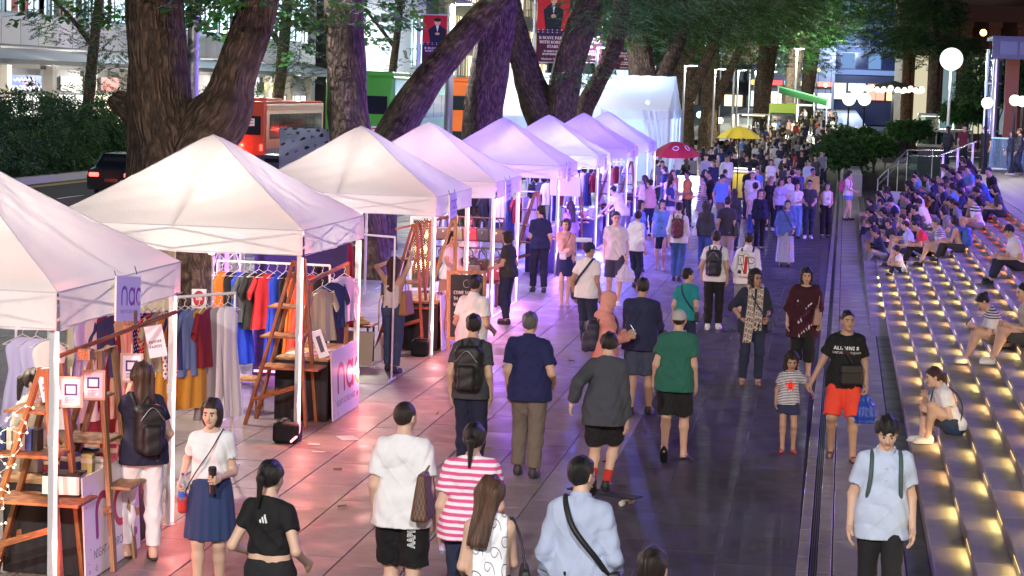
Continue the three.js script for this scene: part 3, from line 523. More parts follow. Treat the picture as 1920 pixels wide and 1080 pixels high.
const barkPale = mat([.22, .2, .19], .85, { map: barkT, bumpMap: barkB, bumpScale: .07 });
function limb(pts, rad, seg = 20, step = 10, sd = 1) {           // bent tapering trunk with an uneven, furrowed outline
  const cv = new THREE.CatmullRomCurve3(pts), n = (pts.length - 1) * step, fr = cv.computeFrenetFrames(n), p = [], uv = [], ix = [], nu = Math.max(1, Math.round(rad[Math.floor(rad.length / 2)] * 6.28 / 1.1)); let len = 0, prev = null;
  for (let i = 0; i <= n; i++) {
    const t = i / n, c = cv.getPoint(t), s = t * (rad.length - 1), r0 = lerp(rad[Math.floor(s)], rad[Math.min(rad.length - 1, Math.floor(s) + 1)], s - Math.floor(s)); if (prev) len += c.distanceTo(prev); prev = c;
    for (let j = 0; j <= seg; j++) {
      const a = j / seg * 2 * Math.PI, jj = j % seg, b = jj / seg;
      const r = r0 * (1 + .10 * Math.sin(a * 3 + sd + len * .7) + .06 * Math.sin(a * 5 - sd * 2 + len * 1.3) + .09 * (vnoise(b * 12, len * 2.2, 12, sd + 3) - .5));
      const q = c.clone().addScaledVector(fr.normals[i], Math.cos(a) * r).addScaledVector(fr.binormals[i], Math.sin(a) * r); p.push(q.x, q.y, q.z); uv.push(nu * j / seg, len / 1.1);
    }
  }
  for (let i = 0; i < n; i++) for (let j = 0; j < seg; j++) { const a = i * (seg + 1) + j, b = a + 1, c = a + seg + 1, d = c + 1; ix.push(a, b, d, a, d, c); }
  const g = new THREE.BufferGeometry(); g.setAttribute('position', new THREE.Float32BufferAttribute(p, 3)); g.setAttribute('uv', new THREE.Float32BufferAttribute(uv, 2)); g.setIndex(ix); g.computeVertexNormals(); return g;
}
const bend = (list, D) => list.map(([px, py, dd = 0]) => atD(px, py, D + dd));
function tree(label, base, trunks, blobs, count, o = {}) { // trunks: [points (world), radii]
  const t = thing('rain_tree', label, 'tree', base, 0, o.group);
  const inv = p => p.clone().sub(base);
  trunks.forEach(([pts, rad], k) => mesh(k ? 'limb' : 'trunk', limb(pts.map(inv), rad, k ? 16 : 26, o.step || 10, k + base.x), o.m || bark, t));
  if (blobs.length) crown(t, 'crown', blobs.map(b => [b[0] - base.x, b[1] - base.y, b[2] - base.z, b[3], b[4]]), count, o.geo || fineG, o.leaf || leafM[1], o.size || [1, 1.7]);
  return t;
}
const blob = (px, py, D, r, ry) => { const c = atD(px, py, D); return [c.x, c.y, c.z, r, ry ?? r * .7]; };
{
  // the broad forked tree behind the second canopy
  let D = 31.5, b = atD(335, 300, D).setY(-.02);
  tree('huge forked rain tree with thick brown trunk behind the second stall canopy', b, [
    [[V(b.x, -.1, b.z), ...bend([[325, 520], [322, 400], [312, 300], [296, 195], [290, 80], [284, -40], [270, -200]], D)], [1.1, .86, .8, .72, .55, .47, .44, .42, .38]],
    [[...bend([[340, 400], [372, 270], [418, 200], [440, 130], [472, 40], [498, -60], [540, -220]], D)], [.5, .52, .46, .34, .32, .3, .28, .24]],
    [[...bend([[330, 280], [262, 215, .3], [216, 188, .5]], D)], [.4, .28, .16]]],
    [blob(500, -40, D + 1, 1.6, .8), blob(520, -120, D + 2, 3, 1.6), blob(300, -190, D, 4.5, 2), blob(150, -130, D + 3, 3.2, 1.6)], 900, { leaf: leafM[2], geo: sprayG[1] });
  D = 42.5; b = atD(652, 300, D).setY(-.02);
  tree('straight mossy trunked rain tree behind the third stall canopy', b, [[[V(b.x + .5, -.1, b.z), ...bend([[690, 500], [668, 330], [652, 220], [645, 100], [642, -20], [640, -200]], D)], [.62, .5, .5, .45, .4, .4, .38, .34]]],
    [blob(560, -60, D + 3, 3, 2), blob(700, -170, D, 4, 2)], 700, { leaf: leafM[2], geo: sprayG[1] });
  D = 50; b = atD(735, 260, D).setY(-.02);
  tree('rain tree leaning steeply towards its neighbour over the stalls', b, [[[V(b.x - .3, -.1, b.z), ...bend([[715, 300], [748, 235], [800, 150], [862, 75], [918, 15], [985, -60], [1060, -160]], D)], [.52, .47, .43, .39, .35, .32, .29, .26, .24]]], [blob(1000, -200, D, 3.5, 1.6)], 260, { leaf: leafM[2] });
  D = 60; b = atD(905, 250, D).setY(-.02);
  tree('thick upright rain tree lit violet on one side', b, [[[V(b.x, -.1, b.z), ...bend([[902, 300], [904, 220], [915, 130], [930, 40], [940, -40], [950, -190]], D)], [.74, .62, .57, .55, .52, .49, .45]]], [blob(940, -230, D, 5, 2)], 300, { leaf: leafM[2] });
  D = 75.5; b = atD(1036, 250, D).setY(-.02);
  tree('rain tree forking in two at the height of the canopies', b, [[[V(b.x, -.1, b.z), ...bend([[1037, 280], [1048, 220], [1060, 140], [1085, 60], [1112, -10], [1150, -130]], D)], [.8, .7, .62, .56, .52, .48, .4]], [[...bend([[1038, 260], [1005, 190], [978, 110], [962, 40], [950, -60]], D)], [.6, .58, .48, .4, .34]]],
    [blob(1150, 30, D + 1, 1.1, .8), blob(1068, 150, D - 1, .7, .35), blob(1115, 115, D - 1, .6, .4), blob(1120, 20, D - 2, 1.5, .8), blob(1200, -60, D, 4, 1.9)], 1100, { leaf: leafM[2] });
  D = 84; b = atD(1086, 250, D).setY(-.02);
  tree('slim rain tree leaning out over the canopies washed in blue light', b, [[[V(b.x, -.1, b.z), ...bend([[1078, 260], [1095, 205], [1122, 150], [1148, 95], [1163, 30], [1168, -30], [1180, -140]], D)], [.5, .45, .38, .34, .32, .3, .28, .24]]], [blob(1140, 40, D, 1.4, .9), blob(1100, 145, D, .9, .45)], 260, { leaf: leafM[2] });
  // the row goes on down the street
  const far = [[1208, 108, .95, 'with broad dark trunk beside the big marquee', 1190], [1275, 128, .85, 'with dark leaning trunk next to the traffic light', 1300], [1330, 150, .7, 'standing between the banner poles', 1345], [1430, 190, .9, 'with a full crown over the banners', 1440], [1480, 225, .9, 'with lit green crown beside the yellow truck', 1500], [1512, 262, .9, 'at the far end of the promenade row', 1525]];
  far.forEach(([px, D, r, lab, top], k) => {
    const b = atD(px, 260, D).setY(rise(D)), s = D / 100;
    tree(`rain tree ${lab}`, b, [[[V(b.x, -.1, b.z), ...bend([[px - 2, 250], [px, 190], [lerp(px, top, .4), 110], [lerp(px, top, .8), 40], [top, -40]], D)], [r * 1.2, r, r * .85, r * .7, r * .6, r * .5]], [[...bend([[px, 210], [px + (D > 180 ? 14 : 40), 130], [px + (D > 180 ? 28 : 75), 50]], D)], [r * .6, r * .45, r * .3]]],
      [blob(px + 10, -10, D, 4.4 * s, 2.4 * s), blob(px + (D > 180 ? 15 : 70), 10, D + 2, (D > 180 ? 2.2 : 3.2) * s, 2 * s), blob(px - 40, 30, D - 3, 2.2 * s, 1.5 * s), blob(px + (D > 180 ? 0 : 40), 95, D + 3, 1.3 * s, 1 * s)], 2200, { leaf: leafM[k % 3], size: [1.5 * s, 2.6 * s], group: undefined });
  });
  // trees across the road and on the right
  const dark = [[170, 92, -31.5, 'slim tree with dark trunk rising out of the hedge', .26], [525, 130, -32, 'dark feathery tree behind the single deck bus', .4], [735, 150, -31, 'tree with drooping branches before the pale tower', .3]];
  dark.forEach(([px, D, X, lab, r], k) => {
    const b = atD(px, 240, D).setY(0), s = D / 100;
    tree(lab, b, [[[V(b.x - .4, -.05, b.z), ...bend([[px - 6, 200], [px + 4, 110], [px + 14, 20], [px + 20, -80]], D)], [r * 1.3, r, r * .9, r * .8, r * .6]], [[...bend([[px + 6, 90], [px - 40, 30], [px - 90, -20]], D)], [r * .5, r * .35, r * .2]]],
      [blob(px + 30, -20, D, 2.6 * s, 1.6 * s), blob(px - 45, 40, D + 2, 1.9 * s, 1.2 * s), blob(px + 45, 70, D - 2, 1.6 * s, 1.4 * s), blob(px + 25, 140, D - 1, 1.1 * s, .8 * s)], k === 2 ? 260 : 900, { leaf: leafM[3], size: [1.2 * s, 2 * s] });
  });
  [[1700, 150, 2.6, 'spreading dark tree in front of the striped tower'], [1745, 175, 3.2, 'large dark tree beside the brick building'], [1752, 118, 1.3, 'small dark tree by the glowing white ball']].forEach(([px, D, r, lab], k) => {
    const b = atD(px, 200, D).setY(1);
    tree(lab, b, [[[V(b.x, .2, b.z), ...bend([[px, 150], [px + 3, 90], [px - 4, 20], [px, -60]], D)], [.4, .3, .28, .24, .15]]], [blob(px, 20, D, r, r * .8), blob(px + 40, 90, D, r * .8, r * .55), blob(px - 45, 75, D - 2, r * .7, r * .5), blob(px + 15, -60, D, r, r * .7)], 1500, { leaf: leafM[k % 2 ? 3 : 0], size: [1.8, 3] });
  });
}
{ // hedge across the road
  const h = tag(new THREE.Group(), 'dense dark green hedge of arching leaves along the far kerb', 'hedge'); h.name = uniq('hedge'); scene.add(h);
  const blobs = []; for (let D = 66; D < 118; D += 2.2) blobs.push([-31.6 - rr(0, .6), .9 + rr(-.1, .3), -D, 1.6, 1.25]); for (let D = 66; D < 118; D += 4) blobs.push([-33.4, 1.7, -D, 1.8, 1.5 + rr(0, .6)]);
  crown(h, 'foliage', blobs, 5200, frondG, leafM[3], [.8, 1.4], .8);
  mesh('core', uvplanar(box(2.2, 1.7, 54, -32.8, .9, -92), 2, 1), leafM[3], h);
}
// ---------------------------------------------------------------- lamps and floods
function pt(pos, c, cd, r = 1) { const L = new THREE.PointLight(Array.isArray(c) ? new THREE.Color().setRGB(...c) : c, cd); L.position.copy(pos); L.castShadow = true; L.shadow.radius = r; scene.add(L); return L; }
function spot(pos, to, c, cd, ang = .9, r = 4, pen = .7) { const L = new THREE.SpotLight(new THREE.Color().setRGB(...c), cd, 0, ang, pen); L.position.copy(pos); L.target.position.copy(to); L.castShadow = true; L.shadow.radius = r; scene.add(L, L.target); return L; }
function parCan(label, pos, to, c, cd, ang = .95, group, k = 6) {
  const o = thing('flood_lamp', label, 'flood lamp', pos, 0, group), d = to.clone().sub(pos).normalize();
  o.quaternion.setFromUnitVectors(V(0, 0, 1), d);
  mesh('can', [cyl(.1, .11, .22, 0, 0, -.13, 16, Math.PI / 2), bar(V(-.13, 0, -.1), V(-.13, .2, -.1), .012), bar(V(.13, 0, -.1), V(.13, .2, -.1), .012), bar(V(-.13, .2, -.1), V(.13, .2, -.1), .012)], mat([.02, .02, .022], .5), o);
  mesh('light_lens', put(new THREE.CircleGeometry(.095, 18), 0, 0, -.018), glow(c, k), o);
  spot(pos.clone().addScaledVector(d, .03), to, c, cd, ang); return o;
}
// ---------------------------------------------------------------- fabrics, timber
const fabricB = dataTex(256, (u, v) => .6 * fbm(u, v, 3, 3, 61) + .4 * fbm(u, v, 40, 2, 63), false);
const canvasM = mat([.82, .81, .82], .95, { transmission: .42, thickness: 0, side: THREE.DoubleSide, bumpMap: fabricB, bumpScale: .006 });
const steelM = mat([.62, .62, .64], .45, { metalness: .3 }), whiteP = mat([.75, .75, .75], .5), blackM = mat([.012, .012, .014], .75);
const woodT = dataTex(256, (u, v) => { const g = fbm(u * .3, v, 10, 4, 71), k = .72 + .35 * (g - .5) + .12 * Math.sin((u * 30 + g * 12)); return [k, k * .9, k * .8]; });
const woodM = mat([.5, .26, .12], .6, { map: woodT }), woodPale = mat([.62, .45, .27], .6, { map: woodT }), woodRed = mat([.36, .15, .075], .6, { map: woodT });
// "nao" lettering drawn for the boards and the hung signs
function naoTex(small) {
  return canvasTex(small ? 512 : 768, small ? 320 : 512, (x, w, h) => {
    x.fillStyle = small ? '#e9e4fb' : '#f4effb'; x.fillRect(0, 0, w, h);
    const c1 = small ? '#7a35b0' : '#b3246b', lw = h * .075; x.lineWidth = lw; x.lineCap = 'round'; x.strokeStyle = c1;
    const y0 = h * .62, xh = h * .36, s = h * .17; let X = w * .22;
    const gr = x.createLinearGradient(w * .2, 0, w * .85, 0); gr.addColorStop(0, small ? '#6a3fb4' : '#9c2a86'); gr.addColorStop(.6, small ? '#8a35ac' : '#c8275f'); gr.addColorStop(1, small ? '#8a35ac' : '#d8304c'); x.strokeStyle = gr;
    x.beginPath(); x.moveTo(X, y0); x.lineTo(X, y0 - xh * .55); x.arc(X + s, y0 - xh * .55, s, Math.PI, 0); x.lineTo(X + 2 * s, y0); x.stroke(); X += 2 * s + lw * 1.9;
    x.beginPath(); x.arc(X + s, y0 - s, s, 0, 7); x.stroke(); x.beginPath(); x.moveTo(X + 2 * s, y0 - 2 * s); x.lineTo(X + 2 * s, y0); x.stroke(); X += 2 * s + lw * 1.9;
    x.beginPath(); x.arc(X + s, y0 - s, s, 0, 7); x.stroke();
    x.strokeStyle = small ? '#a9a2b8' : '#d9a441'; x.lineWidth = lw * .9; x.beginPath(); x.arc(X + s, y0 - s, s, .1, 2.4); x.stroke();
    x.fillStyle = small ? '#5b3f8e' : '#3b2a55'; x.font = `${Math.round(h * .115)}px sans-serif`; x.textAlign = 'center'; x.fillText('NIGHT AT ORCHARD', w / 2, h * .83);
    if (!small) { x.fillStyle = '#54346e'; for (const [a, b] of [[.05, .3], [.1, .72], [.06, .85], [.93, .2], [.9, .9], [.14, .18], [.8, .12]]) { x.beginPath(); x.arc(w * a, h * b, 4, 0, 7); x.fill(); } x.strokeStyle = '#54346e'; x.lineWidth = 3; x.beginPath(); x.arc(w * .07, h * .93, 8, 0, 7); x.stroke(); x.beginPath(); x.moveTo(w * .2, h * .9); x.lineTo(w * .17, h * .93); x.lineTo(w * .2, h * .96); x.closePath(); x.stroke(); x.fillStyle = '#b04a9a'; x.beginPath(); x.arc(w * .92, h * .8, 22, 0, 7); x.fill(); }
  });
}
const naoS = naoTex(true), naoB = naoTex(false);
function printed(w, h, t, tex, back = [.7, .7, .7], rough = .5) { // thin board, printed on its +z face
  const g = box(w, h, t); return [g, [mat(back, rough), mat(back, rough), mat(back, rough), mat(back, rough), mat([1, 1, 1], rough, { map: tex }), mat(back, rough)]];
}
function board(name, w, h, t, tex, parent, pos, ry = 0, rx = 0, rz = 0, back) { const [g, m] = printed(w, h, t, tex, back); const o = new THREE.Mesh(g, m); o.name = parent === scene ? uniq(name) : name; o.position.copy(pos); o.rotation.set(rx, ry, rz, 'YXZ'); parent.add(o); return o; }
// ---------------------------------------------------------------- pop-up canopies
const TX = -7.21, TD = [14.97, 22.42, 30.33, 35.9, 44.69, 52.34, 60.09, 66.78];
const EAVE = 2.40, VAL = .29, PEAK = 3.41;
function canopyGeo(sd) {
  const C = [V(-1.5, EAVE, 1.5), V(1.5, EAVE, 1.5), V(1.5, EAVE, -1.5), V(-1.5, EAVE, -1.5)], T = V(0, PEAK, 0), gs = [];
  for (let s = 0; s < 4; s++) {
    const A = C[s], B = C[(s + 1) % 4];
    gs.push(grid(3, 1.8, 22, 16, (u, v) => { const p = A.clone().lerp(B, u).lerp(T, v); const k = Math.sin(Math.PI * u) * Math.sin(Math.PI * Math.min(1, v * 1.15)) ; p.y = EAVE + (PEAK - EAVE) * (Math.pow(v, 1.13) * .94 + .06 * Math.pow(v, .3) * (v > 0 ? 1 : 0)) - .035 * k; p.y += .009 * (1 - v) * v * 4 * (Math.sin(u * 31 + v * 13 + sd) * .6 + Math.sin(u * 17 - v * 29 + sd * 2)); if (v > .93) p.y -= (v - .93) * .45; return p; }));
  }
  return norm(gs);
}
function valanceGeo(sd) {
  const C = [V(-1.5, EAVE, 1.5), V(1.5, EAVE, 1.5), V(1.5, EAVE, -1.5), V(-1.5, EAVE, -1.5)], gs = [];
  for (let s = 0; s < 4; s++) { const A = C[s], B = C[(s + 1) % 4], n = V(0, 0, 1).applyAxisAngle(V(0, 1, 0), s * Math.PI / 2); gs.push(grid(3, VAL, 40, 6, (u, v) => A.clone().lerp(B, u).addScaledVector(n, .012 + v * (.006 + .013 * Math.sin(u * 22 + sd + s) + .008 * Math.sin(u * 51 + sd))).add(V(0, .004 - v * (VAL + .012 * Math.sin(u * 9 + sd + s * 2)), 0)))); }
  return norm(gs);
}
const LEDC = [[1, .22, .19], [1, .22, .2], [1, .3, .3], [.85, .3, .8], [.34, .14, 1], [.24, .14, 1], [.3, .13, 1], [.22, .18, 1]];
const LAMPC = [[1, .82, .66], [1, .84, .68], [1, .84, .7], [1, .62, .8], [.52, .32, 1], [.44, .3, 1], [.46, .3, 1], [.46, .38, 1]];
const LAMPI = [10, 13, 11, 10, 11, 12, 12, 12];
const tentWhere = ['fronting the perfume table', 'over the rack of orange and blue dresses', 'behind the chalkboard', 'over the handbag rack', 'beside the white trolley', 'with violet light strips and a jewellery table', 'with blue light strips near the red parasol', 'next to the red parasol'];
TD.forEach((D0, i) => {
  const t = thing('canopy_tent', `white pop-up canopy tent ${tentWhere[i]}`, 'canopy tent', P(TX, D0 + 1.5), 0, 'white canopy tents in a row');
  mesh('canopy', canopyGeo(i * 1.7), canvasM, t); mesh('valance', valanceGeo(i * 2.3), canvasM, t);
  for (const x of [-1.45, 1.45]) for (const z of [-1.45, 1.45]) { const p = mesh('post', [rbox(.045, EAVE - .04, .045, .006, x, (EAVE - .04) / 2 + .004, z, 0, 0, 0, 1), box(.1, .008, .1, x, .006, z), rbox(.055, .09, .055, .006, x, 1.25, z, 0, 0, 0, 1)], steelM, t); }
  for (let s = 0; s < 4; s++) { const g = []; for (let k = 0; k < 2; k++) { const a = -1.43 + k * 1.43, b = a + 1.43; g.push(bar(V(a, EAVE - .05, 1.43), V(b, EAVE - .27, 1.43), .011), bar(V(a, EAVE - .27, 1.415), V(b, EAVE - .05, 1.415), .011)); } const m = norm(g); m.rotateY(s * Math.PI / 2); mesh('truss', m, steelM, t); }
  mesh('seam', [...[[-1, 1], [1, 1], [1, -1], [-1, -1]].map(([a, b]) => tube(Array.from({ length: 9 }, (_, k) => { const v = k / 8; return V(a * 1.5 * (1 - v), EAVE + (PEAK - EAVE) * (Math.pow(v, 1.13) * .94 + .06 * Math.pow(v, .3)) - Math.max(0, v - .93) * .45 + .003, b * 1.5 * (1 - v)); }), .005, 5, 20)), ...[0, 1, 2, 3].map(s => box(3.01, .01, .008, 0, EAVE - .004, 1.513).rotateY(s * Math.PI / 2)), ...[0, 1, 2, 3].map(s => box(3.0, .008, .006, 0, EAVE - VAL + .01, 1.53).rotateY(s * Math.PI / 2))], mat([.6, .6, .63], .9), t);
  mesh('peak_pole', [bar(V(0, EAVE - .1, 0), V(0, PEAK - .03, 0), .016), bar(V(-1.4, EAVE - .06, 0), V(1.4, EAVE - .06, 0), .011), bar(V(0, EAVE - .06, -1.4), V(0, EAVE - .06, 1.4), .011)], steelM, t);
  mesh('light_bulb', sph(.05, 0, 2.0, 0), glow(LAMPC[i], 5), t); mesh('lamp_cord', bar(V(0, 2.05, 0), V(0, EAVE - .08, 0), .006), blackM, t); pt(P(TX, D0 + 1.5, 2.0), LAMPC[i], LAMPI[i], 4);
  // light strips on the two posts that face the promenade
  for (const z of [1.45, -1.45]) {
    const curl = i === 1 && z > 0, pts = [V(1.485, EAVE - VAL - .02, z), V(1.487, 1.5, z), V(1.484, .9, z + .004), V(1.487, .3, z)]; if (curl) pts.push(V(1.49, .12, z + .03), V(1.45, .05, z + .2)); else pts.push(V(1.486, .03, z));
    const st = mesh('led_strip', tube(pts, .013, 7, 40), glow(LEDC[i].map(v => v * .75 + .25), 3), t);
    for (const y of [.45, 1.2, 1.9]) pt(P(TX + 1.53, D0 + 1.5 - z, y), LEDC[i], i > 3 ? 4.6 : i > 2 ? 1.8 : 1.4, 1.5);
  }
  if (i === 3 || i > 4) { mesh('led_strip', tube([V(1.5, .03, 1.42), V(1.5, .025, 0), V(1.5, .03, -1.42)], .013, 7, 24), glow(LEDC[i], 3), t); pt(P(TX + 1.55, D0 + 1.5, .1), LEDC[i], .8); }
  if (i !== 1) { // hung sign
    const s = thing('hung_sign', `small nao sign hung on the canopy tent ${tentWhere[i]}`, 'sign', P(TX + 1.545, D0 + (i ? 1.15 : 1.48), EAVE - .19), Math.PI / 2);
    board('panel', .6, .37, .015, naoS, s, V(0, 0, 0), 0, -.03, i ? .04 : -.1);
    mesh('tie', [bar(V(-.25, .18, -.01), V(-.25, .25, -.03), .004), bar(V(.25, .18, -.01), V(.25, .25, -.03), .004)], blackM, s);
  }
});
{ const w = thing('weight_bag', 'black weight bag at the foot of the second tent post with a curled light strip', 'weight bag', P(-5.86, 22.5)); mesh('bag', rbox(.3, .24, .26, .05, 0, .12, 0), blackM, w); mesh('strap', [box(.05, .02, .28, -.06, .245, 0), box(.05, .14, .02, .06, .3, 0)], mat([.03, .03, .03], .6), w); }
{ const w = thing('weight_bag', 'black weight bag beside the ladder shelf of the third tent', 'weight bag', P(-5.9, 30.45)); mesh('bag', rbox(.28, .26, .26, .05, 0, .13, 0), blackM, w); mesh('strap', box(.05, .02, .28, -.06, .265, 0), mat([.03, .03, .03], .6), w); }
// violet and blue stage floods under the farther canopies, as the photo's coloured wash shows
const VIO = [.30, .13, 1], BLU = [.14, .18, 1], MAG = [.75, .2, 1];
parCan('flood lamp shining blue towards the promenade from the sixth tent', P(-6.6, 55.6, 2.0), P(-2, 40, 0), BLU, 260, .9);
parCan('flood lamp shining violet from behind the fifth tent', P(-8.4, 49.2, 2.0), P(-4, 36, .5), VIO, 260, .9);
for (const [X, D] of [[-6.6, 55.6], [-8.4, 49.2]]) { const o = thing('lamp_stand', `thin black stand carrying a coloured flood lamp ${D > 50 ? 'by the sixth tent' : 'behind the fifth tent'}`, 'lamp stand', P(X, D)); mesh('pole', [bar(V(0, .02, -.15), V(0, 2.2, -.15), .018), bar(V(-.3, .01, -.3), V(0, .5, -.15), .012), bar(V(.3, .01, -.3), V(0, .5, -.15), .012), bar(V(0, .01, .2), V(0, .5, -.15), .012)], blackM, o); }
{ // a large violet screen on the building face above the terrace: its wash lies on the steps, the trunks and the canopies' promenade side
  const o = thing('facade_screen', 'large violet lit screen on the building face above the terrace', 'screen', P(17, 51)); const c = [.24, .12, 1];
  for (let k = 0; k < 5; k++) for (let j = 0; j < 2; j++) mesh('screen_panel', box(.1, 3.4, 4.4, 0, 9 + j * 3.5, 9 - k * 4.5), glow(c, 3.2), o);
  mesh('frame', [box(.3, 7.6, .3, .1, 10.7, 11.5), box(.3, 7.6, .3, .1, 10.7, -11.5), box(.3, .3, 23, .1, 14.6, 0), box(.3, .3, 23, .1, 7, 0), box(.4, 7, .4, .3, 3.5, 8), box(.4, 7, .4, .3, 3.5, -8)], mat([.1, .1, .11], .5), o);
  const L = new THREE.RectAreaLight(new THREE.Color().setRGB(...c), 33, 22, 7); L.position.set(16.8, 10.7, -51); L.lookAt(0, 3, -49); scene.add(L);
}
// ---------------------------------------------------------------- stall furniture
function ladder(label, X, D, m, o = {}) {
  const t = thing('ladder_shelf', label, 'ladder shelf', P(X, D), o.ry || 0), h = o.h || 1.95;
  for (const z of [-.24, .24]) { mesh('rail', plank(V(-.42, .0, z), V(.1, h, z * .62), .035, .075, V(0, 0, 1)), m, t); mesh('rail', plank(V(.32, 0, z * 1.05), V(.15, h, z * .66), .035, .075, V(0, 0, 1)), m, t); }
  mesh('brace', plank(V(-.34, .3, .27), V(.3, .52, .29), .05, .02, V(0, 0, 1)), m, t); mesh('brace', plank(V(-.34, .3, -.27), V(.3, .52, -.29), .05, .02, V(0, 0, 1)), m, t);
  for (const [y, w, e] of [[.68, .72, .1], [1.05, .5, .0], [1.4, .34, 0]]) mesh('shelf', rbox(w, .025, .5 - y * .08, .005, -.02 + e, y, 0, 0, 0, 0, 1), o.sm || m, t);
  mesh('cross_bar', plank(V(.12, h - .03, -.2), V(.12, h - .03, .2), .04, .05, V(0, 1, 0)), m, t);
  if (o.arm) { mesh('display_arm', plank(V(.13, h - .02, 0), V(o.arm[0], o.arm[1], o.arm[2]), .03, .03, V(0, 1, 0)), woodRed, t); }
  return t;
}
function table(label, X, D, w, l, h, m) { const t = thing('display_table', label, 'table', P(X, D)); mesh('table_top', rbox(w, .035, l, .006, 0, h - .018, 0, 0, 0, 0, 1), woodPale, t); mesh('table_skirt', [0, 1, 2, 3].map(s => { const L = s % 2 ? w : l, off = (s % 2 ? l : w) / 2 - .012; const g = grid(L, h, 24, 3, (u, v) => V((u - .5) * L, h - .04 - v * (h - .05), off + .008 * Math.sin(u * 40 + s) * v)); return g.rotateY(s * Math.PI / 2 + Math.PI / 2); }), m || blackM, t); return t; }
function naoBoard(label, D0, D1) { const o = thing('floor_board', label, 'sign board', P(-5.72, (D0 + D1) / 2), Math.PI / 2); board('panel', D1 - D0, .84, .012, naoB, o, V(0, .43, 0), 0, -.05); mesh('strut', [bar(V(-.3, .01, -.18), V(-.3, .7, -.03), .01), bar(V(.3, .01, -.18), V(.3, .7, -.03), .01)], steelM, o); return o; }
function stool(label, X, D, m = woodPale, h = .45) { const t = thing('stool', label, 'stool', P(X, D)); mesh('seat', cyl(.18, .18, .03, 0, h - .015, 0, 24), m, t); for (const [a, b] of [[1, 1], [1, -1], [-1, 1], [-1, -1]]) mesh('leg', tube([V(a * .11, h - .035, b * .11), V(a * .15, h - .06, b * .15), V(a * .16, .2, b * .16), V(a * .16, .0, b * .16)], .014, 6, 12), m, t); return t; }
// a garment on a hanger: hung from its hook at the origin, front towards +z
function garmentGeo(kind) {
  const prof = { dress: [[0, .15], [-.04, .2], [-.12, .2], [-.34, .16], [-.6, .21], [-1.05, .27]], gown: [[0, .1], [-.05, .16], [-.3, .14], [-.6, .17], [-1.2, .24]], tee: [[0, .12], [-.03, .22], [-.2, .21], [-.45, .2], [-.62, .21]], blouse: [[0, .1], [-.05, .2], [-.3, .2], [-.7, .26]] }[kind];
  const L = -prof.at(-1)[0], ph = rr(0, 6), at = y => { for (let k = 1; k < prof.length; k++) if (y >= prof[k][0]) { const t = (y - prof[k - 1][0]) / (prof[k][0] - prof[k - 1][0]); return lerp(prof[k - 1][1], prof[k][1], t); } return prof.at(-1)[1]; };
  const gs = [grid(1, L, 36, 22, (u, v) => { const a = u * Math.PI * 2, y = -v * L, w = at(y), fold = v * .022 * Math.sin(a * 7 + ph) + v * .012 * Math.sin(a * 12 + ph * 2); return V(Math.cos(a) * (w + fold * .3), y - .11 - (Math.abs(Math.cos(a)) ** 3) * .06 * (1 - v), Math.sin(a) * (.035 + .03 * v) + fold); })];
  if (kind === 'tee' || kind === 'blouse') for (const s of [-1, 1]) gs.push(grid(.2, .2, 8, 5, (u, v) => { const a = u * Math.PI * 2; return V(s * (.19 + v * .1 + Math.cos(a) * .02), -.19 - v * .2 + Math.cos(a) * .07 * s * 0 + Math.cos(a) * .05, Math.sin(a) * .035); }));
  return norm(gs);
}
const GG = { dress: [0, 1].map(() => garmentGeo('dress')), gown: [0, 1].map(() => garmentGeo('gown')), tee: [0, 1].map(() => garmentGeo('tee')), blouse: [0, 1].map(() => garmentGeo('blouse')) };
const hangerG = norm([tube([V(0, -.06, 0), V(0, -.03, 0), V(.018, -.008, 0), V(0, .014, 0), V(-.016, .004, 0)], .003, 5, 14), bar(V(0, -.06, 0), V(.19, -.15, 0), .004), bar(V(0, -.06, 0), V(-.19, -.15, 0), .004), bar(V(-.19, -.15, 0), V(.19, -.15, 0), .004)]);
let lastG = null;
function garmentOn(pos, ry, kind, c, cname, where, s = 1, map) {
  const by = lastG && lastG[1] === where ? ` beside a ${lastG[0]} one` : ''; lastG = [cname, where];
  const o = thing('garment', `${cname} ${kind === 'tee' ? 'top' : kind === 'gown' ? 'long dress' : kind} ${by ? by.slice(1) + ' ' : 'hung '}${where}`, 'garment', pos, ry, `clothes hung ${where}`);
  mesh('cloth', pick(GG[kind]), map ? mat(c, .85, { map, side: THREE.DoubleSide }) : mat(c, .85, { side: THREE.DoubleSide }), o).scale.set(s, s, s);
  mesh('hanger', hangerG, whiteP, o); return o;
}
function rail(label, a, b, posts = [0, 1], m = whiteP) { const c = a.clone().add(b).multiplyScalar(.5).setY(0), t = thing('clothes_rail', label, 'clothes rail', c); const A = a.clone().sub(c), B = b.clone().sub(c); mesh('bar', bar(A, B, .016), m, t); for (const k of posts) { const p = k ? B : A; mesh('upright', [bar(V(p.x, .02, p.z), p.clone(), .014), bar(V(p.x, .03, p.z - .25), V(p.x, .03, p.z + .25), .014)], m, t); } return t; }
const dots = canvasTex(128, 128, (x, w, h) => { x.fillStyle = '#fff'; x.fillRect(0, 0, w, h); x.fillStyle = '#222'; for (let j = 0; j < 4; j++) for (let i = 0; i < 4; i++) { x.beginPath(); x.arc(i * 32 + (j % 2) * 16 + 8, j * 32 + 16, 8, 0, 7); x.fill(); } }); dots.wrapS = dots.wrapT = THREE.RepeatWrapping; dots.repeat.set(6, 6);
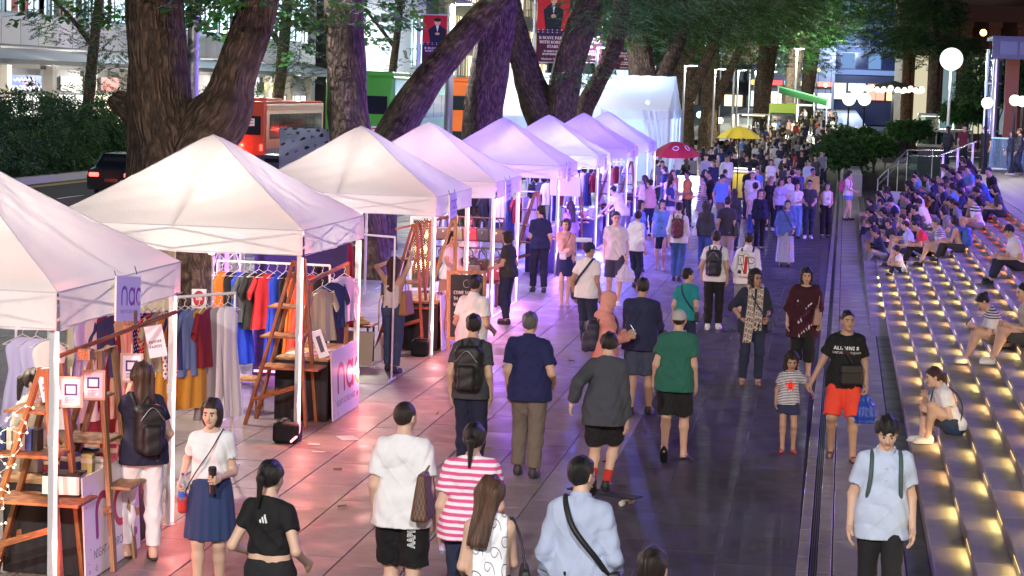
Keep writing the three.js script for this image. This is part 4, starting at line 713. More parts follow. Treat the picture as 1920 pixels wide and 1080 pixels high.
const dotsNavy = canvasTex(128, 128, (x, w, h) => { x.fillStyle = '#1d2a78'; x.fillRect(0, 0, w, h); x.fillStyle = '#eee'; for (let j = 0; j < 4; j++) for (let i = 0; i < 4; i++) { x.beginPath(); x.arc(i * 32 + (j % 2) * 16 + 8, j * 32 + 16, 6, 0, 7); x.fill(); } }); dotsNavy.wrapS = dotsNavy.wrapT = THREE.RepeatWrapping; dotsNavy.repeat.set(7, 6);
const dotsRed = canvasTex(128, 128, (x, w, h) => { x.fillStyle = '#b3202c'; x.fillRect(0, 0, w, h); x.fillStyle = '#f4e9e6'; for (let j = 0; j < 4; j++) for (let i = 0; i < 4; i++) { x.beginPath(); x.arc(i * 32 + (j % 2) * 16 + 8, j * 32 + 16, 6, 0, 7); x.fill(); } }); dotsRed.wrapS = dotsRed.wrapT = THREE.RepeatWrapping; dotsRed.repeat.set(7, 6);
const CC = { orange: [.8, .16, .02], black: [.012, .012, .014], blue: [.02, .06, .55], charcoal: [.06, .065, .08], coral: [.75, .08, .06], red: [.5, .02, .03], maroon: [.2, .015, .025], pink: [.8, .4, .4], mustard: [.55, .3, .04], white: [.75, .75, .78], lilac: [.5, .5, .8], grey: [.3, .29, .3], olive: [.3, .28, .12], navy: [.03, .04, .14], denim: [.12, .2, .42], beige: [.55, .45, .32], sage: [.35, .45, .3], brown: [.13, .06, .03] };
{ // dresses of the second stall
  const A = P(-7.62, 25.55, 1.74), B = P(-6.15, 25.55, 1.74); rail('white clothes rail of orange black and blue dresses under the second tent', A, B);
  [['gown', 'orange', 'orange'], ['gown', 'black', 'black'], ['gown', 'blue', 'royal blue'], ['tee', 'charcoal', 'slate grey'], ['blouse', 'black', 'black'], ['blouse', 'red', 'bright red'], ['gown', 'blue', 'royal blue'], ['gown', 'black', 'black'], ['gown', 'orange', 'orange'], ['dress', 'coral', 'coral red'], ['gown', 'coral', 'coral red'], ['gown', 'black', 'black']].forEach(([k, c, n], j) => garmentOn(A.clone().lerp(B, (j + .6) / 12.4).add(V(0, -.03, 0)), Math.PI / 2 - .5 + rr(-.2, .2), k, CC[c], n, 'on the rail under the second tent', k === 'gown' ? .98 : 1));
  // mixed clothes behind the first stall
  const A2 = atD(150, 545, 18.9), B2 = atD(440, 588, 20.6); A2.y = B2.y = 1.86; rail('long clothes rail of mixed colours behind the first tent', A2, B2);
  [['dress', 'lilac', 'pale lilac'], ['dress', 'white', 'white'], ['gown', 'maroon', 'dark red'], ['tee', 'navy', 'navy'], ['dress', 'maroon', 'maroon'], ['dress', 'beige', 'beige'], ['gown', 'pink', 'pale pink'], ['dress', 'blue', 'navy dotted', dotsNavy], ['dress', 'red', 'red dotted', dotsRed], ['tee', 'sage', 'sage green'], ['blouse', 'white', 'white speckled', dots], ['dress', 'mustard', 'mustard'], ['tee', 'navy', 'navy'], ['tee', 'denim', 'denim blue'], ['blouse', 'denim', 'denim blue'], ['dress', 'mustard', 'mustard'], ['tee', 'maroon', 'maroon'], ['gown', 'grey', 'warm grey'], ['gown', 'white', 'white'], ['gown', 'white', 'white']].forEach(([k, c, n, t], j) => garmentOn(A2.clone().lerp(B2, (j + .6) / 20.6).add(V(0, -.03, 0)), Math.PI / 2 - .35 + rr(-.2, .2), k, t ? [1, 1, 1] : CC[c], n, 'on the rail behind the first tent', .95, t));
  // under the rear of the first tent
  const A3 = atD(30, 640, 18.6), B3 = atD(105, 640, 18.4); A3.y = B3.y = 1.68; rail('short rail of pale lilac and white dresses behind the seller', A3, B3, [0]);
  [['dress', 'lilac', 'lilac'], ['dress', 'lilac', 'lilac'], ['dress', 'white', 'white']].forEach(([k, c, n], j) => garmentOn(A3.clone().lerp(B3, (j + .5) / 3).add(V(0, -.03, 0)), .6, k, CC[c], n, 'on the short rail behind the seller', .8));
  // tops displayed on the ladder of the second stall
  const A4 = atD(598, 530, 24.2), B4 = atD(652, 500, 25.3); [['blouse', 'grey', 'olive satin'], ['tee', 'navy', 'navy'], ['tee', 'lilac', 'pale blue']].forEach(([k, c, n], j) => garmentOn(A4.clone().lerp(B4, (j + .3) / 2.6), 1.0, k, j ? CC[c] : [.34, .31, .24], n, 'on the wooden arm of the second stall', .9));
  { const t = thing('display_stand', 'wooden display arm holding tops beside the second tent', 'display arm', A4.clone().setY(0)); mesh('arm', plank(V(-.1, A4.y + .01, .12), B4.clone().sub(A4).setY(B4.y + .04), .03, .04, V(0, 1, 0)), woodRed, t); mesh('upright', plank(V(B4.x - A4.x, 0, B4.z - A4.z), V(B4.x - A4.x, B4.y + .06, B4.z - A4.z), .05, .03), woodRed, t); mesh('upright', plank(V(-.25, 0, .15), V(-.08, A4.y, .1), .05, .03), woodRed, t); }
  // rail in the gap where a shopper reaches up
  const A5 = P(-7.0, 28.2, 1.98), B5 = P(-5.75, 27.6, 1.98); rail('high white rail in the gap beyond the second tent', A5, B5);
  [['dress', 'mustard', 'yellow'], ['gown', 'coral', 'coral'], ['dress', 'black', 'black'], ['gown', 'olive', 'olive green'], ['gown', 'orange', 'orange'], ['gown', 'red', 'red']].forEach(([k, c, n], j) => garmentOn(A5.clone().lerp(B5, .02 + j * .075).add(V(0, -.03, 0)), 1.2 + rr(-.2, .2), k, CC[c], n, 'on the high rail beyond the second tent', .95));
}
// first stall
ladder('brown wooden ladder shelf wound with fairy lights at the first tent', -6.1, 15.55, woodM, { h: 1.75 });
ladder('light wooden ladder shelf holding books behind the first tent post', -5.95, 16.35, woodPale, { h: 1.8 });
table('black skirted table of perfume boxes in the first tent', -6.12, 16.65, .7, 1.7, .78);
naoBoard('white nao night market floor board before the perfume table', 15.62, 16.95);
{
  const cols = [[.6, .58, .55], [.4, .02, .05], [.05, .04, .16], [.35, .33, .12], [.5, .05, .12], [.02, .02, .03], [.08, .06, .2], [.75, .72, .66], [.3, .25, .08], [.15, .02, .2], [.03, .12, .2], [.45, .08, .1]], nm = ['cream', 'crimson', 'indigo', 'olive', 'cherry red', 'black', 'dark violet', 'ivory', 'gold', 'purple', 'teal', 'rose'];
  for (let k = 0; k < 12; k++) { const w = rr(.09, .15), h = rr(.1, .2), o = thing('perfume_box', `${nm[k]} perfume box standing on the first tent table`, 'box', P(-6.33 + (k % 4) * .155, 16.1 + Math.floor(k / 4) * .26 + rr(-.03, .03), .781), rr(-.5, .5)); mesh('carton', rbox(w, h, w * .7, .004, 0, h / 2, 0, 0, 0, 0, 1), mat(cols[k], .35), o); mesh('band', box(w + .003, h * .22, w * .7 + .003, 0, h * .7, 0), mat([.7, .65, .5], .3, { metalness: .5 }), o); }
  for (let k = 0; k < 3; k++) { const o = thing('perfume_bottle', `${['green', 'red', 'clear'][k]} glass perfume bottle on the first tent table`, 'bottle', P(-6.0 + k * .06, 16.9 + k * .14, .781)); mesh('glass', rbox(.06, .1, .04, .01, 0, .05, 0), mat([[.5, .8, .4], [.7, .1, .08], [.85, .85, .8]][k], .08, { transmission: .7, thickness: .02 }), o); mesh('stopper', cyl(.014, .014, .04, 0, .12, 0, 10), mat([.6, .5, .2], .3, { metalness: .8 }), o); }
  { const o = thing('gift_box', 'white gift box with black trim on the ladder shelf', 'box', P(-5.92, 15.72, .70), .1); mesh('carton', rbox(.3, .17, .24, .006, 0, .085, 0, 0, 0, 0, 1), mat([.75, .73, .7], .5), o); mesh('trim', [box(.304, .012, .244, 0, .165, 0), box(.304, .01, .244, 0, .008, 0)], blackM, o); }
  for (let k = 0; k < 7; k++) { const o = thing('book', `${['teal', 'navy', 'cream', 'tan', 'grey', 'blue', 'black'][k]} boxed item upright on the fairy light ladder`, 'box', P(-6.42 + k * .055, 15.58, 1.063), rr(-.05, .05)); mesh('carton', rbox(.04, .17, .12, .003, 0, .086, 0, 0, 0, 0, 1), mat([[.03, .2, .25], [.03, .04, .15], [.6, .55, .45], [.4, .25, .15], [.25, .25, .27], [.05, .1, .3], [.02, .02, .02]][k], .5), o); }
  // framed prints hung from the arm
  const pr = canvasTex(128, 160, (x, w, h) => { x.fillStyle = '#efeaf6'; x.fillRect(0, 0, w, h); x.fillStyle = '#3a357c'; x.fillRect(22, 30, 84, 70); x.fillStyle = '#efeaf6'; x.fillRect(34, 42, 60, 46); x.fillStyle = '#777'; for (let k = 0; k < 4; k++) x.fillRect(26, 112 + k * 9, 76 - k * 9, 4); });
  [[133, 735, 15.6, 'with a blue panel'], [175, 722, 16.1, 'with a violet sheet'], [247, 690, 16.6, 'beside the long haired shopper']].forEach(([px, py, D, w]) => { const p = atD(px, py, D), o = thing('framed_print', `pale wood framed print ${w} hanging in the first tent`, 'framed print', p, .25); board('print', .15, .21, .008, pr, o, V(0, 0, .006)); mesh('frame', [box(.19, .018, .02, 0, .114, 0), box(.19, .018, .02, 0, -.114, 0), box(.018, .212, .02, -.086, 0, 0), box(.018, .212, .02, .086, 0, 0)], mat([.6, .48, .36], .6), o); mesh('clip', bar(V(0, .12, 0), V(0, .2, 0), .005), steelM, o); });
  { const a = atD(110, 668, 15.5), b = atD(330, 585, 16.9), o = thing('display_pole', 'reddish wooden pole carrying prints across the first tent', 'pole', a); mesh('pole', bar(V(0, 0, 0), b.clone().sub(a), .018), woodRed, o); mesh('wood_block', [box(.1, .08, .1, .15, .0, -.2), rbox(.1, .12, .1, .01, b.x - a.x - .3, b.y - a.y - .03, b.z - a.z + .3)], woodPale, o); }
  const tg = canvasTex(128, 200, (x, w, h) => { x.fillStyle = '#f6e9f0'; x.fillRect(0, 0, w, h); x.fillStyle = '#2a2030'; x.font = 'bold 24px sans-serif'; x.fillText('INSPIRE', 14, 110); x.fillText('FAIRIES', 14, 140); });
  [[92, 720, 15.4], [292, 640, 16.8]].forEach(([px, py, D], k) => { const o = thing('paper_tag', `pale pink lettered paper tag ${k ? 'hanging near the mustard clothes' : 'hanging by the seller'}`, 'tag', atD(px, py, D), .3); board('card', .15, .27, .004, tg, o, V(0, 0, 0), 0, 0, .2, [.8, .7, .72]); mesh('string', bar(V(0, .13, 0), V(.02, .2, 0), .002), whiteP, o); });
  // fairy lights
  const o = thing('fairy_lights', 'string of warm fairy lights wound round the ladder shelf', 'fairy lights', P(-6.1, 15.55)); const pts = []; for (let k = 0; k < 60; k++) { const t = k / 59, y = 1.45 - 1.35 * t, a = k * .9; pts.push(V(lerp(-.02, -.42, t) + .10 * Math.cos(a) + (t > .6 ? rr(-.12, .12) : 0), y + .04 * Math.sin(a * 1.7), .26 + .05 * Math.sin(a))); }
  mesh('wire', tube(pts, .003, 4, 240), mat([.5, .5, .45], .5), o); const gm = glow([1, .82, .5], 5), bg = sph(.009, 0, 0, 0, 8, 6); for (const p of pts) mesh('light_bulb', bg, gm, o, p); for (const k of [10, 28, 46]) pt(pts[k].clone().add(P(-6.05, 15.4)), [1, .8, .5], .25);
}
// second stall
ladder('orange brown wooden ladder shelf of the second tent', -6.22, 23.75, woodM, { h: 1.95 });
table('black skirted table behind the second nao board', -6.1, 24.75, .65, 1.5, .76);
naoBoard('white nao night market floor board under the second tent', 23.98, 25.4);
{
  for (const [px, py, D, w, h, c, l, tilt] of [[600, 645, 24.1, .13, .34, [.7, .75, .85], 'pale framed display leaning on the ladder shelf', .35], [626, 620, 24.6, .1, .3, [.03, .02, .02], 'dark framed display leaning behind the pale one', .3]]) { const p = atD(px, py, D), o = thing('tilted_display', l, 'frame', p, .5); mesh('panel', rbox(w, h, .02, .004, 0, 0, 0, 0, 0, tilt, 1), mat(c, .4), o); mesh('motif', box(w * .4, h * .6, .024, 0, 0, 0, 0, 0, tilt), mat([.08, .08, .12], .4), o); }
  for (let k = 0; k < 4; k++) { const o = thing('magazine', `${['white', 'pink', 'pale yellow', 'cream'][k]} magazine lying on the second tent table`, 'magazine', P(-6.25 + (k % 2) * .25, 24.4 + Math.floor(k / 2) * .35, .763), rr(-.4, .4)); mesh('cover', box(.2, .012, .27, 0, .006, 0), mat([[.7, .7, .7], [.7, .3, .4], [.7, .65, .3], [.7, .62, .5]][k], .4), o); mesh('title', box(.14, .002, .05, 0, .013, -.08), mat([.3, .1, .1], .5), o); }
  stool('round pale wood stool beside the second ladder shelf', -6.85, 24.3);
  const bx = thing('storage_box', 'dark grey box of folded denim on a wooden stand with a price tag', 'box', P(-7.55, 24.9)); mesh('crate', [box(.42, .36, .02, 0, .65, .2), box(.42, .36, .02, 0, .65, -.2), box(.02, .36, .38, .2, .65, 0), box(.02, .36, .38, -.2, .65, 0), box(.4, .02, .38, 0, .48, 0)], mat([.09, .1, .13], .7), bx); for (const [a, b] of [[1, 1], [1, -1], [-1, 1], [-1, -1]]) mesh('leg', bar(V(a * .19, .0, b * .17), V(a * .17, .47, b * .15), .014), woodPale, bx);
  mesh('folded_denim', meshField((x, y, z) => ell(x, y, z, 0, .8, 0, .18, .06, .16) + .012 * (Math.sin(x * 60) + Math.sin(z * 50 + x * 20)), [-.22, .7, -.2], [.22, .9, .2], .015), mat(CC.denim, .9), bx);
  const rd = canvasTex(128, 160, (x, w, h) => { x.fillStyle = '#eee'; x.fillRect(0, 0, w, h); x.fillStyle = '#c8202a'; x.beginPath(); x.ellipse(64, 80, 50, 66, 0, 0, 7); x.fill(); x.fillStyle = '#fff'; x.font = 'bold 36px sans-serif'; x.textAlign = 'center'; x.fillText('$35', 64, 92); });
  for (const [px, py, D, l] of [[373, 560, 20.6, 'at the end of the long clothes rail'], [427, 668, 25, 'standing in the box of denim']]) { const p = atD(px, py, D), o = thing('price_sign', `white price card with a red oval ${l}`, 'price sign', p, .3); board('card', .15, .2, .006, rd, o, V(0, 0, 0)); mesh('stem', bar(V(0, -.1, 0), V(0, -.3, 0), .005), steelM, o); }
  // curtain and lit truss behind
  const cu = thing('curtain', 'cream curtain hanging behind the long clothes rail', 'curtain', P(-8.75, 23.2)); mesh('cloth', grid(1.9, 2.1, 70, 4, (u, v) => V(lerp(0, 1.35, u), 2.12 - v * 2.1, .05 * Math.sin(u * 34) + .02 * Math.sin(u * 71))), mat([.6, .52, .38], .9, { side: THREE.DoubleSide }), cu); mesh('curtain_rail', bar(V(-.1, 2.13, 0), V(1.4, 2.13, 0), .014), steelM, cu);
}
function trussTower(label, X, D, h, c) {
  const t = thing('truss_tower', label, 'truss', P(X, D)); const w = .15, leg = []; for (const [a, b] of [[1, 1], [1, -1], [-1, -1], [-1, 1]]) mesh('tube', bar(V(a * w, .02, b * w), V(a * w, h, b * w), .02), whiteP, t);
  for (let y = .1, k = 0; y < h - .25; y += .28, k++) for (let s = 0; s < 4; s++) { const C = [[1, 1], [1, -1], [-1, -1], [-1, 1]], A = C[s], B = C[(s + 1) % 4]; leg.push(bar(V(A[0] * w, y + (k % 2 ? .28 : 0), A[1] * w), V(B[0] * w, y + (k % 2 ? 0 : .28), B[1] * w), .01)); } mesh('lattice', leg, whiteP, t); mesh('base_plate', box(.5, .02, .5, 0, .01, 0), blackM, t);
  mesh('light_tube', cyl(.03, .03, h - .4, 0, h / 2, 0, 10), glow(c, 2.2), t); for (const y of [.5, 1.3, 2.1]) pt(P(X, D, y).add(V(.04, 0, .04)), c, 2.2); return t;
}
trussTower('white lattice truss tower glowing violet behind the dress rail', -7.95, 27.1, 2.6, [.55, .2, 1]);
trussTower('white lattice truss tower glowing blue behind the fifth tent', -8.6, 46.6, 2.8, [.3, .25, 1]);
trussTower('white lattice truss tower glowing violet at the end of the tents', -7.4, 73.5, 3, [.4, .25, 1]);
{ const a = P(-7.8, 27.1, 1.9), o = thing('backdrop_panel', 'dark violet backdrop panel behind the dress rail', 'panel', P(-7.05, 27.6)); mesh('panel', box(1.3, 2.0, .03, 0, 1.0, 0), mat([.03, .02, .09], .7), o); mesh('foot', [box(.06, .03, .5, -.5, .015, 0), box(.06, .03, .5, .5, .015, 0)], blackM, o); mesh('light_strip', box(1.25, .03, .02, 0, .06, .03), glow([1, .35, .6], 2.5), o); pt(P(-7.05, 27.4, .1), [1, .3, .6], .8); }
// third stall
ladder('reddish wooden ladder shelf of the third tent', -6.25, 31.0, woodRed, { h: 1.95 });
table('black skirted table behind the third nao board', -6.1, 31.7, .65, 1.3, .76);
naoBoard('white nao night market floor board beside the chalkboard', 31.05, 32.35);
{
  const e = thing('wooden_easel', 'tall orange wooden easel leaning in the third tent', 'easel', P(-6.05, 32.9)); mesh('leg', plank(V(-.35, 0, .25), V(.15, 2.0, 0), .05, .03), woodM, e); mesh('leg', plank(V(.25, 0, .2), V(.18, 2.0, 0), .06, .03), woodM, e); mesh('cross_bar', plank(V(-.7, 1.75, .5), V(.2, 1.98, 0), .03, .03, V(0, 1, 0)), woodRed, e);
  const mi = thing('mirror', 'tall white framed mirror leaning behind the third tent shelf', 'mirror', atD(790, 520, 33.3).setY(0), .5); mesh('glass', box(.34, 1.1, .01, 0, 1.3, .012), mat([.75, .8, .85], .05, { metalness: 1 }), mi); mesh('frame', [box(.04, 1.2, .03, -.19, 1.3, 0), box(.04, 1.2, .03, .19, 1.3, 0), box(.42, .04, .03, 0, 1.9, 0), box(.42, .04, .03, 0, .72, 0), bar(V(-.19, .0, .1), V(-.19, .75, 0), .012), bar(V(.19, 0, .1), V(.19, .75, 0), .012), bar(V(0, 0, -.35), V(0, 1.2, -.02), .012)], whiteP, mi);
  const cb = thing('chalkboard', 'standing chalkboard with white handwriting beside the third tent', 'chalkboard', G(872, 662), .35);
  const ct = canvasTex(256, 420, (x, w, h) => { x.fillStyle = '#17181c'; x.fillRect(0, 0, w, h); x.fillStyle = '#e8e8e8'; x.font = '30px sans-serif'; ['COME SALE', 'TH', 'W', '', 'A', 'O'].forEach((t, k) => x.fillText(t, 24, 130 + k * 40)); x.strokeStyle = '#ddd'; x.lineWidth = 2; x.beginPath(); x.arc(128, 60, 26, 0, 5); x.stroke(); });
  board('slate', .5, .95, .012, ct, cb, V(0, .72, 0), 0, -.12); mesh('frame', [box(.05, 1.2, .03, -.28, .66, 0, -.12), box(.05, 1.2, .03, .28, .66, 0, -.12), box(.6, .05, .03, 0, 1.23, -.065, -.12), box(.6, .05, .03, 0, .23, .058, -.12), bar(V(-.28, 0, -.4), V(-.28, 1.2, -.08), .014), bar(V(.28, 0, -.4), V(.28, 1.2, -.08), .014)], woodPale, cb);
  const f = thing('canvas_print', 'violet flower print leaning on the third tent shelf', 'print', atD(838, 575, 31.4), .6); const ft = canvasTex(128, 192, (x, w, h) => { x.fillStyle = '#b9a5c8'; x.fillRect(0, 0, w, h); for (let k = 0; k < 60; k++) { x.fillStyle = ['#8d4a92', '#d9b8d8', '#5b3566', '#eee1ea'][k % 4]; x.beginPath(); x.arc((k * 47) % w, (k * 83) % h, 5 + k % 9, 0, 7); x.fill(); } }); board('print', .3, .5, .02, ft, f, V(0, 0, 0), 0, -.2, .12);
  mesh('stand', bar(V(0, -.3, -.1), V(0, .1, -.03), .01), blackM, f);
  const tb = thing('low_table', 'low black table of small accessories in front of the third tent', 'table', P(-6.75, 29.4)); mesh('top', box(.7, .03, .5, 0, .55, 0), woodRed, tb); mesh('leg', bar(V(-.3, 0, -.2), V(-.3, .55, -.2), .016), blackM, tb); mesh('leg', bar(V(.3, 0, -.2), V(.3, .55, -.2), .016), blackM, tb); mesh('leg', bar(V(-.3, 0, .2), V(-.3, .55, .2), .016), blackM, tb); mesh('leg', bar(V(.3, 0, .2), V(.3, .55, .2), .016), blackM, tb);
  const cl = thing('folded_cloth', 'heap of yellow cloth on the low black table', 'cloth', P(-6.75, 29.4, .566)); mesh('heap', meshField((x, y, z) => Math.max(ell(x, y, z, 0, .0, 0, .28, .09, .18) + .015 * Math.sin(x * 40 + z * 30), -y), [-.32, -.01, -.22], [.32, .12, .22], .016), mat([.65, .5, .15], .9), cl); mesh('fold', box(.3, .01, .2, .05, .1, 0, 0, .3, .1), mat([.7, .6, .25], .9), cl);
  const cd = thing('cardboard_panel', 'pale yellow panel standing on the paving before the third tent', 'panel', P(-6.75, 29.0)); mesh('panel', box(.85, .48, .02, 0, .25, 0, -.15), mat([.62, .58, .38], .8), cd); mesh('edge', box(.86, .02, .025, 0, .49, -.036, -.15), mat([.5, .45, .3], .8), cd);
  const wc = thing('paper_sheet', 'white sheet leaning against the ladder foot of the third tent', 'paper', P(-6.35, 29.75), .3); mesh('sheet', box(.18, .4, .006, 0, .18, 0, -.3, 0, -.5), mat([.75, .75, .75], .7), wc);
  stool('pale wood stool with a black box behind the third ladder shelf', -7.0, 33.4, woodPale, .6); const bb = thing('black_box', 'black gift box on the stool behind the third ladder shelf', 'box', P(-7.0, 33.4, .6)); mesh('carton', rbox(.3, .2, .24, .01, 0, .1, 0), blackM, bb); mesh('badge', box(.06, .04, .004, 0, .1, .121), mat([.7, .55, .2], .3, { metalness: .8 }), bb);
}
// fourth stall: handbags
function handbag(label, pos, ry, c, w = .36, h = .28, group) { const o = thing('handbag', label, 'handbag', pos, ry, group); const g = new RoundedBoxGeometry(w, h, .13, 3, .03), p = g.attributes.position; for (let k = 0; k < p.count; k++) { const t = p.getY(k) / h + .5; p.setX(k, p.getX(k) * lerp(1.08, .86, t)); p.setZ(k, p.getZ(k) * lerp(1.15, .6, t)); } g.computeVertexNormals(); mesh('bag', g.translate(0, -.18 - h / 2, 0), mat(c, .45), o); for (const z of [-.035, .035]) mesh('handle', tube([V(-w * .25, -.19, z), V(-w * .2, -.06, z), V(0, -.005, z * .4), V(w * .2, -.06, z), V(w * .25, -.19, z)], .008, 6, 18), mat(c.map(v => v * .6), .5), o); mesh('clasp', box(.03, .03, .008, 0, -.26, .06), mat([.7, .6, .3], .3, { metalness: .9 }), o); return o; }
{
  for (const [y, l] of [[1.62, 'upper'], [1.05, 'lower']]) { const a = P(-7.4, 38.2, y), b = P(-5.9, 38.2, y); const r = rail(`${l} bar of the handbag rack under the fourth tent`, a, b, [0, 1], mat([.12, .06, .05], .6));
    const cs = [['black', [.02, .02, .02]], ['dark brown', [.06, .03, .02]], ['olive', [.14, .12, .05]], ['crimson', [.35, .015, .03]], ['black', [.02, .02, .02]], ['brown', [.12, .06, .03]]]; cs.forEach(([n, c], k) => { const m = (k + (y > 1.5 ? 0 : 3)) % 6; handbag(`${cs[m][0]} handbag hanging on the ${l} bar of the handbag rack`, P(-7.28 + k * .25, 38.15, y - .01), rr(-.3, .3), cs[m][1], .3, .25, `handbags on the ${l} bar`); }); }
  const tb = thing('bench', 'low dark bench under the handbag rack', 'bench', P(-6.6, 38.0)); mesh('top', box(1.4, .04, .4, 0, .45, 0), mat([.08, .03, .03], .5), tb); for (const a of [-.65, .65]) for (const b of [-.17, .17]) mesh('leg', box(.05, .43, .05, a, .215, b), mat([.08, .03, .03], .5), tb);
  const cs = [['dark red', [.28, .02, .03], -5.95, .47], ['black', [.02, .02, .02], -6.9, .47], ['taupe', [.16, .11, .08], -6.45, .47]]; for (const [n, c, X, y] of cs) handbag(`${n} handbag standing on the low bench under the rack`, P(X, 37.95, y + .46), rr(-.2, .2), c, .4, .28);
  const tr = thing('trolley', 'white three tier shelf trolley beside the handbag stall', 'trolley', P(-5.05, 43.2)); for (const [a, b] of [[1, 1], [1, -1], [-1, -1], [-1, 1]]) mesh('upright', bar(V(a * .22, .03, b * .16), V(a * .22, .95, b * .16), .014), whiteP, tr); for (const y of [.12, .5, .9]) mesh('tray', [box(.44, .02, .32, 0, y, 0), box(.46, .06, .012, 0, y + .03, .165), box(.46, .06, .012, 0, y + .03, -.165)], whiteP, tr);
  const bn = thing('bin', 'small black bin beside the white trolley', 'bin', P(-4.7, 43.1)); mesh('tub', cyl(.1, .13, .34, 0, .17, 0, 16), blackM, bn); mesh('rim', put(new THREE.TorusGeometry(.13, .008, 6, 20), 0, .34, 0, Math.PI / 2), mat([.05, .05, .05], .5), bn);
  const pc = thing('product_board', 'white lit notice board under the fifth tent', 'board', P(-5.9, 47.2)); mesh('panel', box(.7, .45, .02, 0, 1.85, 0), mat([.78, .78, .8], .5), pc); mesh('stand', [bar(V(-.3, 0, 0), V(-.3, 1.65, 0), .014), bar(V(.3, 0, 0), V(.3, 1.65, 0), .014), box(.04, .02, .4, -.3, .01, 0), box(.04, .02, .4, .3, .01, 0)], steelM, pc);
}
[[46.2, 'fifth'], [53.9, 'sixth'], [61.6, 'seventh'], [68.3, 'eighth']].forEach(([D, n], i) => {
  table(`table of goods with a dark skirt under the ${n} tent`, -6.15, D, .7, 1.8, .78, mat([.03, .03, .07], .8));
  ladder(`wooden ladder shelf under the ${n} tent`, -6.4, D - 1.0, i % 2 ? woodRed : woodM, { h: 1.8 });
  for (let k = 0; k < 7; k++) { const o = thing('goods_box', `${['white', 'pink', 'silver', 'navy', 'lilac', 'cream', 'red'][k]} box of goods on the ${n} tent table`, 'box', P(-6.35 + (k % 3) * .18, D - .7 + k * .2, .782), rr(-.5, .5)); mesh('carton', rbox(.13, .1 + (k % 3) * .07, .13, .006, 0, .05 + (k % 3) * .035, 0, 0, 0, 0, 1), mat([[.75, .75, .75], [.7, .3, .4], [.5, .5, .55], [.04, .05, .2], [.5, .4, .7], [.7, .65, .5], [.5, .04, .05]][k], .4), o); mesh('lid', box(.135, .02, .135, 0, .1 + (k % 3) * .07, 0), mat([.6, .6, .62], .4), o); }
  const a = P(-7.8, D + .9, 1.7), b = P(-6.5, D + .9, 1.7); rail(`clothes rail at the back of the ${n} tent`, a, b); ['black', 'charcoal', 'white', 'navy', 'maroon', 'grey', 'lilac'].forEach((c, k) => garmentOn(a.clone().lerp(b, (k + .5) / 7).add(V(0, -.03, 0)), 1.1 + rr(-.2, .2), k % 2 ? 'dress' : 'tee', CC[c], c, `at the back of the ${n} tent`, .95));
});
// ---------------------------------------------------------------- street lamps
function lampPost(label, pos, h, heads, c, cd, o = {}) {
  const t = thing('street_lamp', label, 'street lamp', pos); mesh('post', [cyl(o.r || .11, (o.r || .11) * .8, h, 0, h / 2, 0, 16), cyl((o.r || .11) * 1.8, (o.r || .11) * 1.5, .5, 0, .25, 0, 16)], o.m || mat([.45, .45, .47], .4, { metalness: .5 }), t);
  for (const [x, z] of heads) { mesh('arm', bar(V(0, h - .05, 0), V(x, h + .05, z), .03), steelM, t); mesh('lamp_head', [rbox(.5, .1, .3, .04, x, h + .06, z)], mat([.4, .4, .42], .4), t); mesh('light_panel', box(.42, .02, .24, x, h + .004, z), glow(c, o.k || 12), t); pt(V(pos.x + x, pos.y + h - .04, pos.z + z), c, cd, o.s || 6); }
  return t;
}
// lamps behind and beside the camera light the backs of the nearest walkers
lampPost('tall street lamp behind the viewpoint over the stalls side', P(-7, -9), 13, [[1.2, 0]], [1, .93, .84], 1750, { s: 6 });
lampPost('tall street lamp behind the viewpoint near the steps', P(4.5, -10), 13, [[-1.2, 0]], [.98, .97, 1], 1450, { s: 6 });
lampPost('tall white street lamp beside the leaning tree', atD(840, 245, 60).setY(0), 6.4, [[.4, .2]], [.8, .85, 1], 110, { r: .14, k: 30 });
lampPost('tall plain lamp post in the fork of the big tree', atD(360, 225, 40).setY(0), 8.5, [[.9, 0]], [.85, .92, 1], 200, { r: .13 });
lampPost('white street lamp among the banners', atD(1373, 235, 150).setY(0), 7.2, [[.3, 0]], [.9, .97, 1], 350, { r: .12, k: 30 });
lampPost('slim street lamp beyond the big marquee', atD(1116, 200, 105).setY(0), 6.2, [[.2, 0]], [.8, .9, 1], 50, { r: .09, k: 25 });
lampPost('far street lamp beside the yellow truck', atD(1490, 200, 215).setY(rise(215)), 8, [[-.5, 0], [.5, 0]], [.9, 1, .9], 900, { r: .1, k: 30 });

[[118, -8.2, 'under the crown of the tree beside the marquee', 120], [138, -7.6, 'under the crowns by the traffic light', 170], [168, -7.4, 'under the crown over the banners', 260], [200, -7.2, 'under the lit crown near the truck', 330], [245, -7, 'at the far end of the tree row', 450]].forEach(([D, X, l, cd]) => lampPost(`street lamp ${l}`, P(X, D, rise(D)), 5.6, [[.5, 0]], [.92, 1, .86], cd, { r: .07, k: 16 }));  // lamps added under the crowns to brighten the far foliage
[[84, -13.8, 'beside the road before the buses', 420], [60, -30.6, 'in the hedge across the road', 260], [108, -30.6, 'across the road beside the orange red bus', 420]].forEach(([D, X, l, cd]) => lampPost(`tall street lamp ${l}`, P(X, D, -.1), 8.2, [[X < -20 ? .9 : -.9, 0]], [1, .97, .9], cd, { r: .08, k: 12 }));  // lamps added beside the road to brighten it and the buses
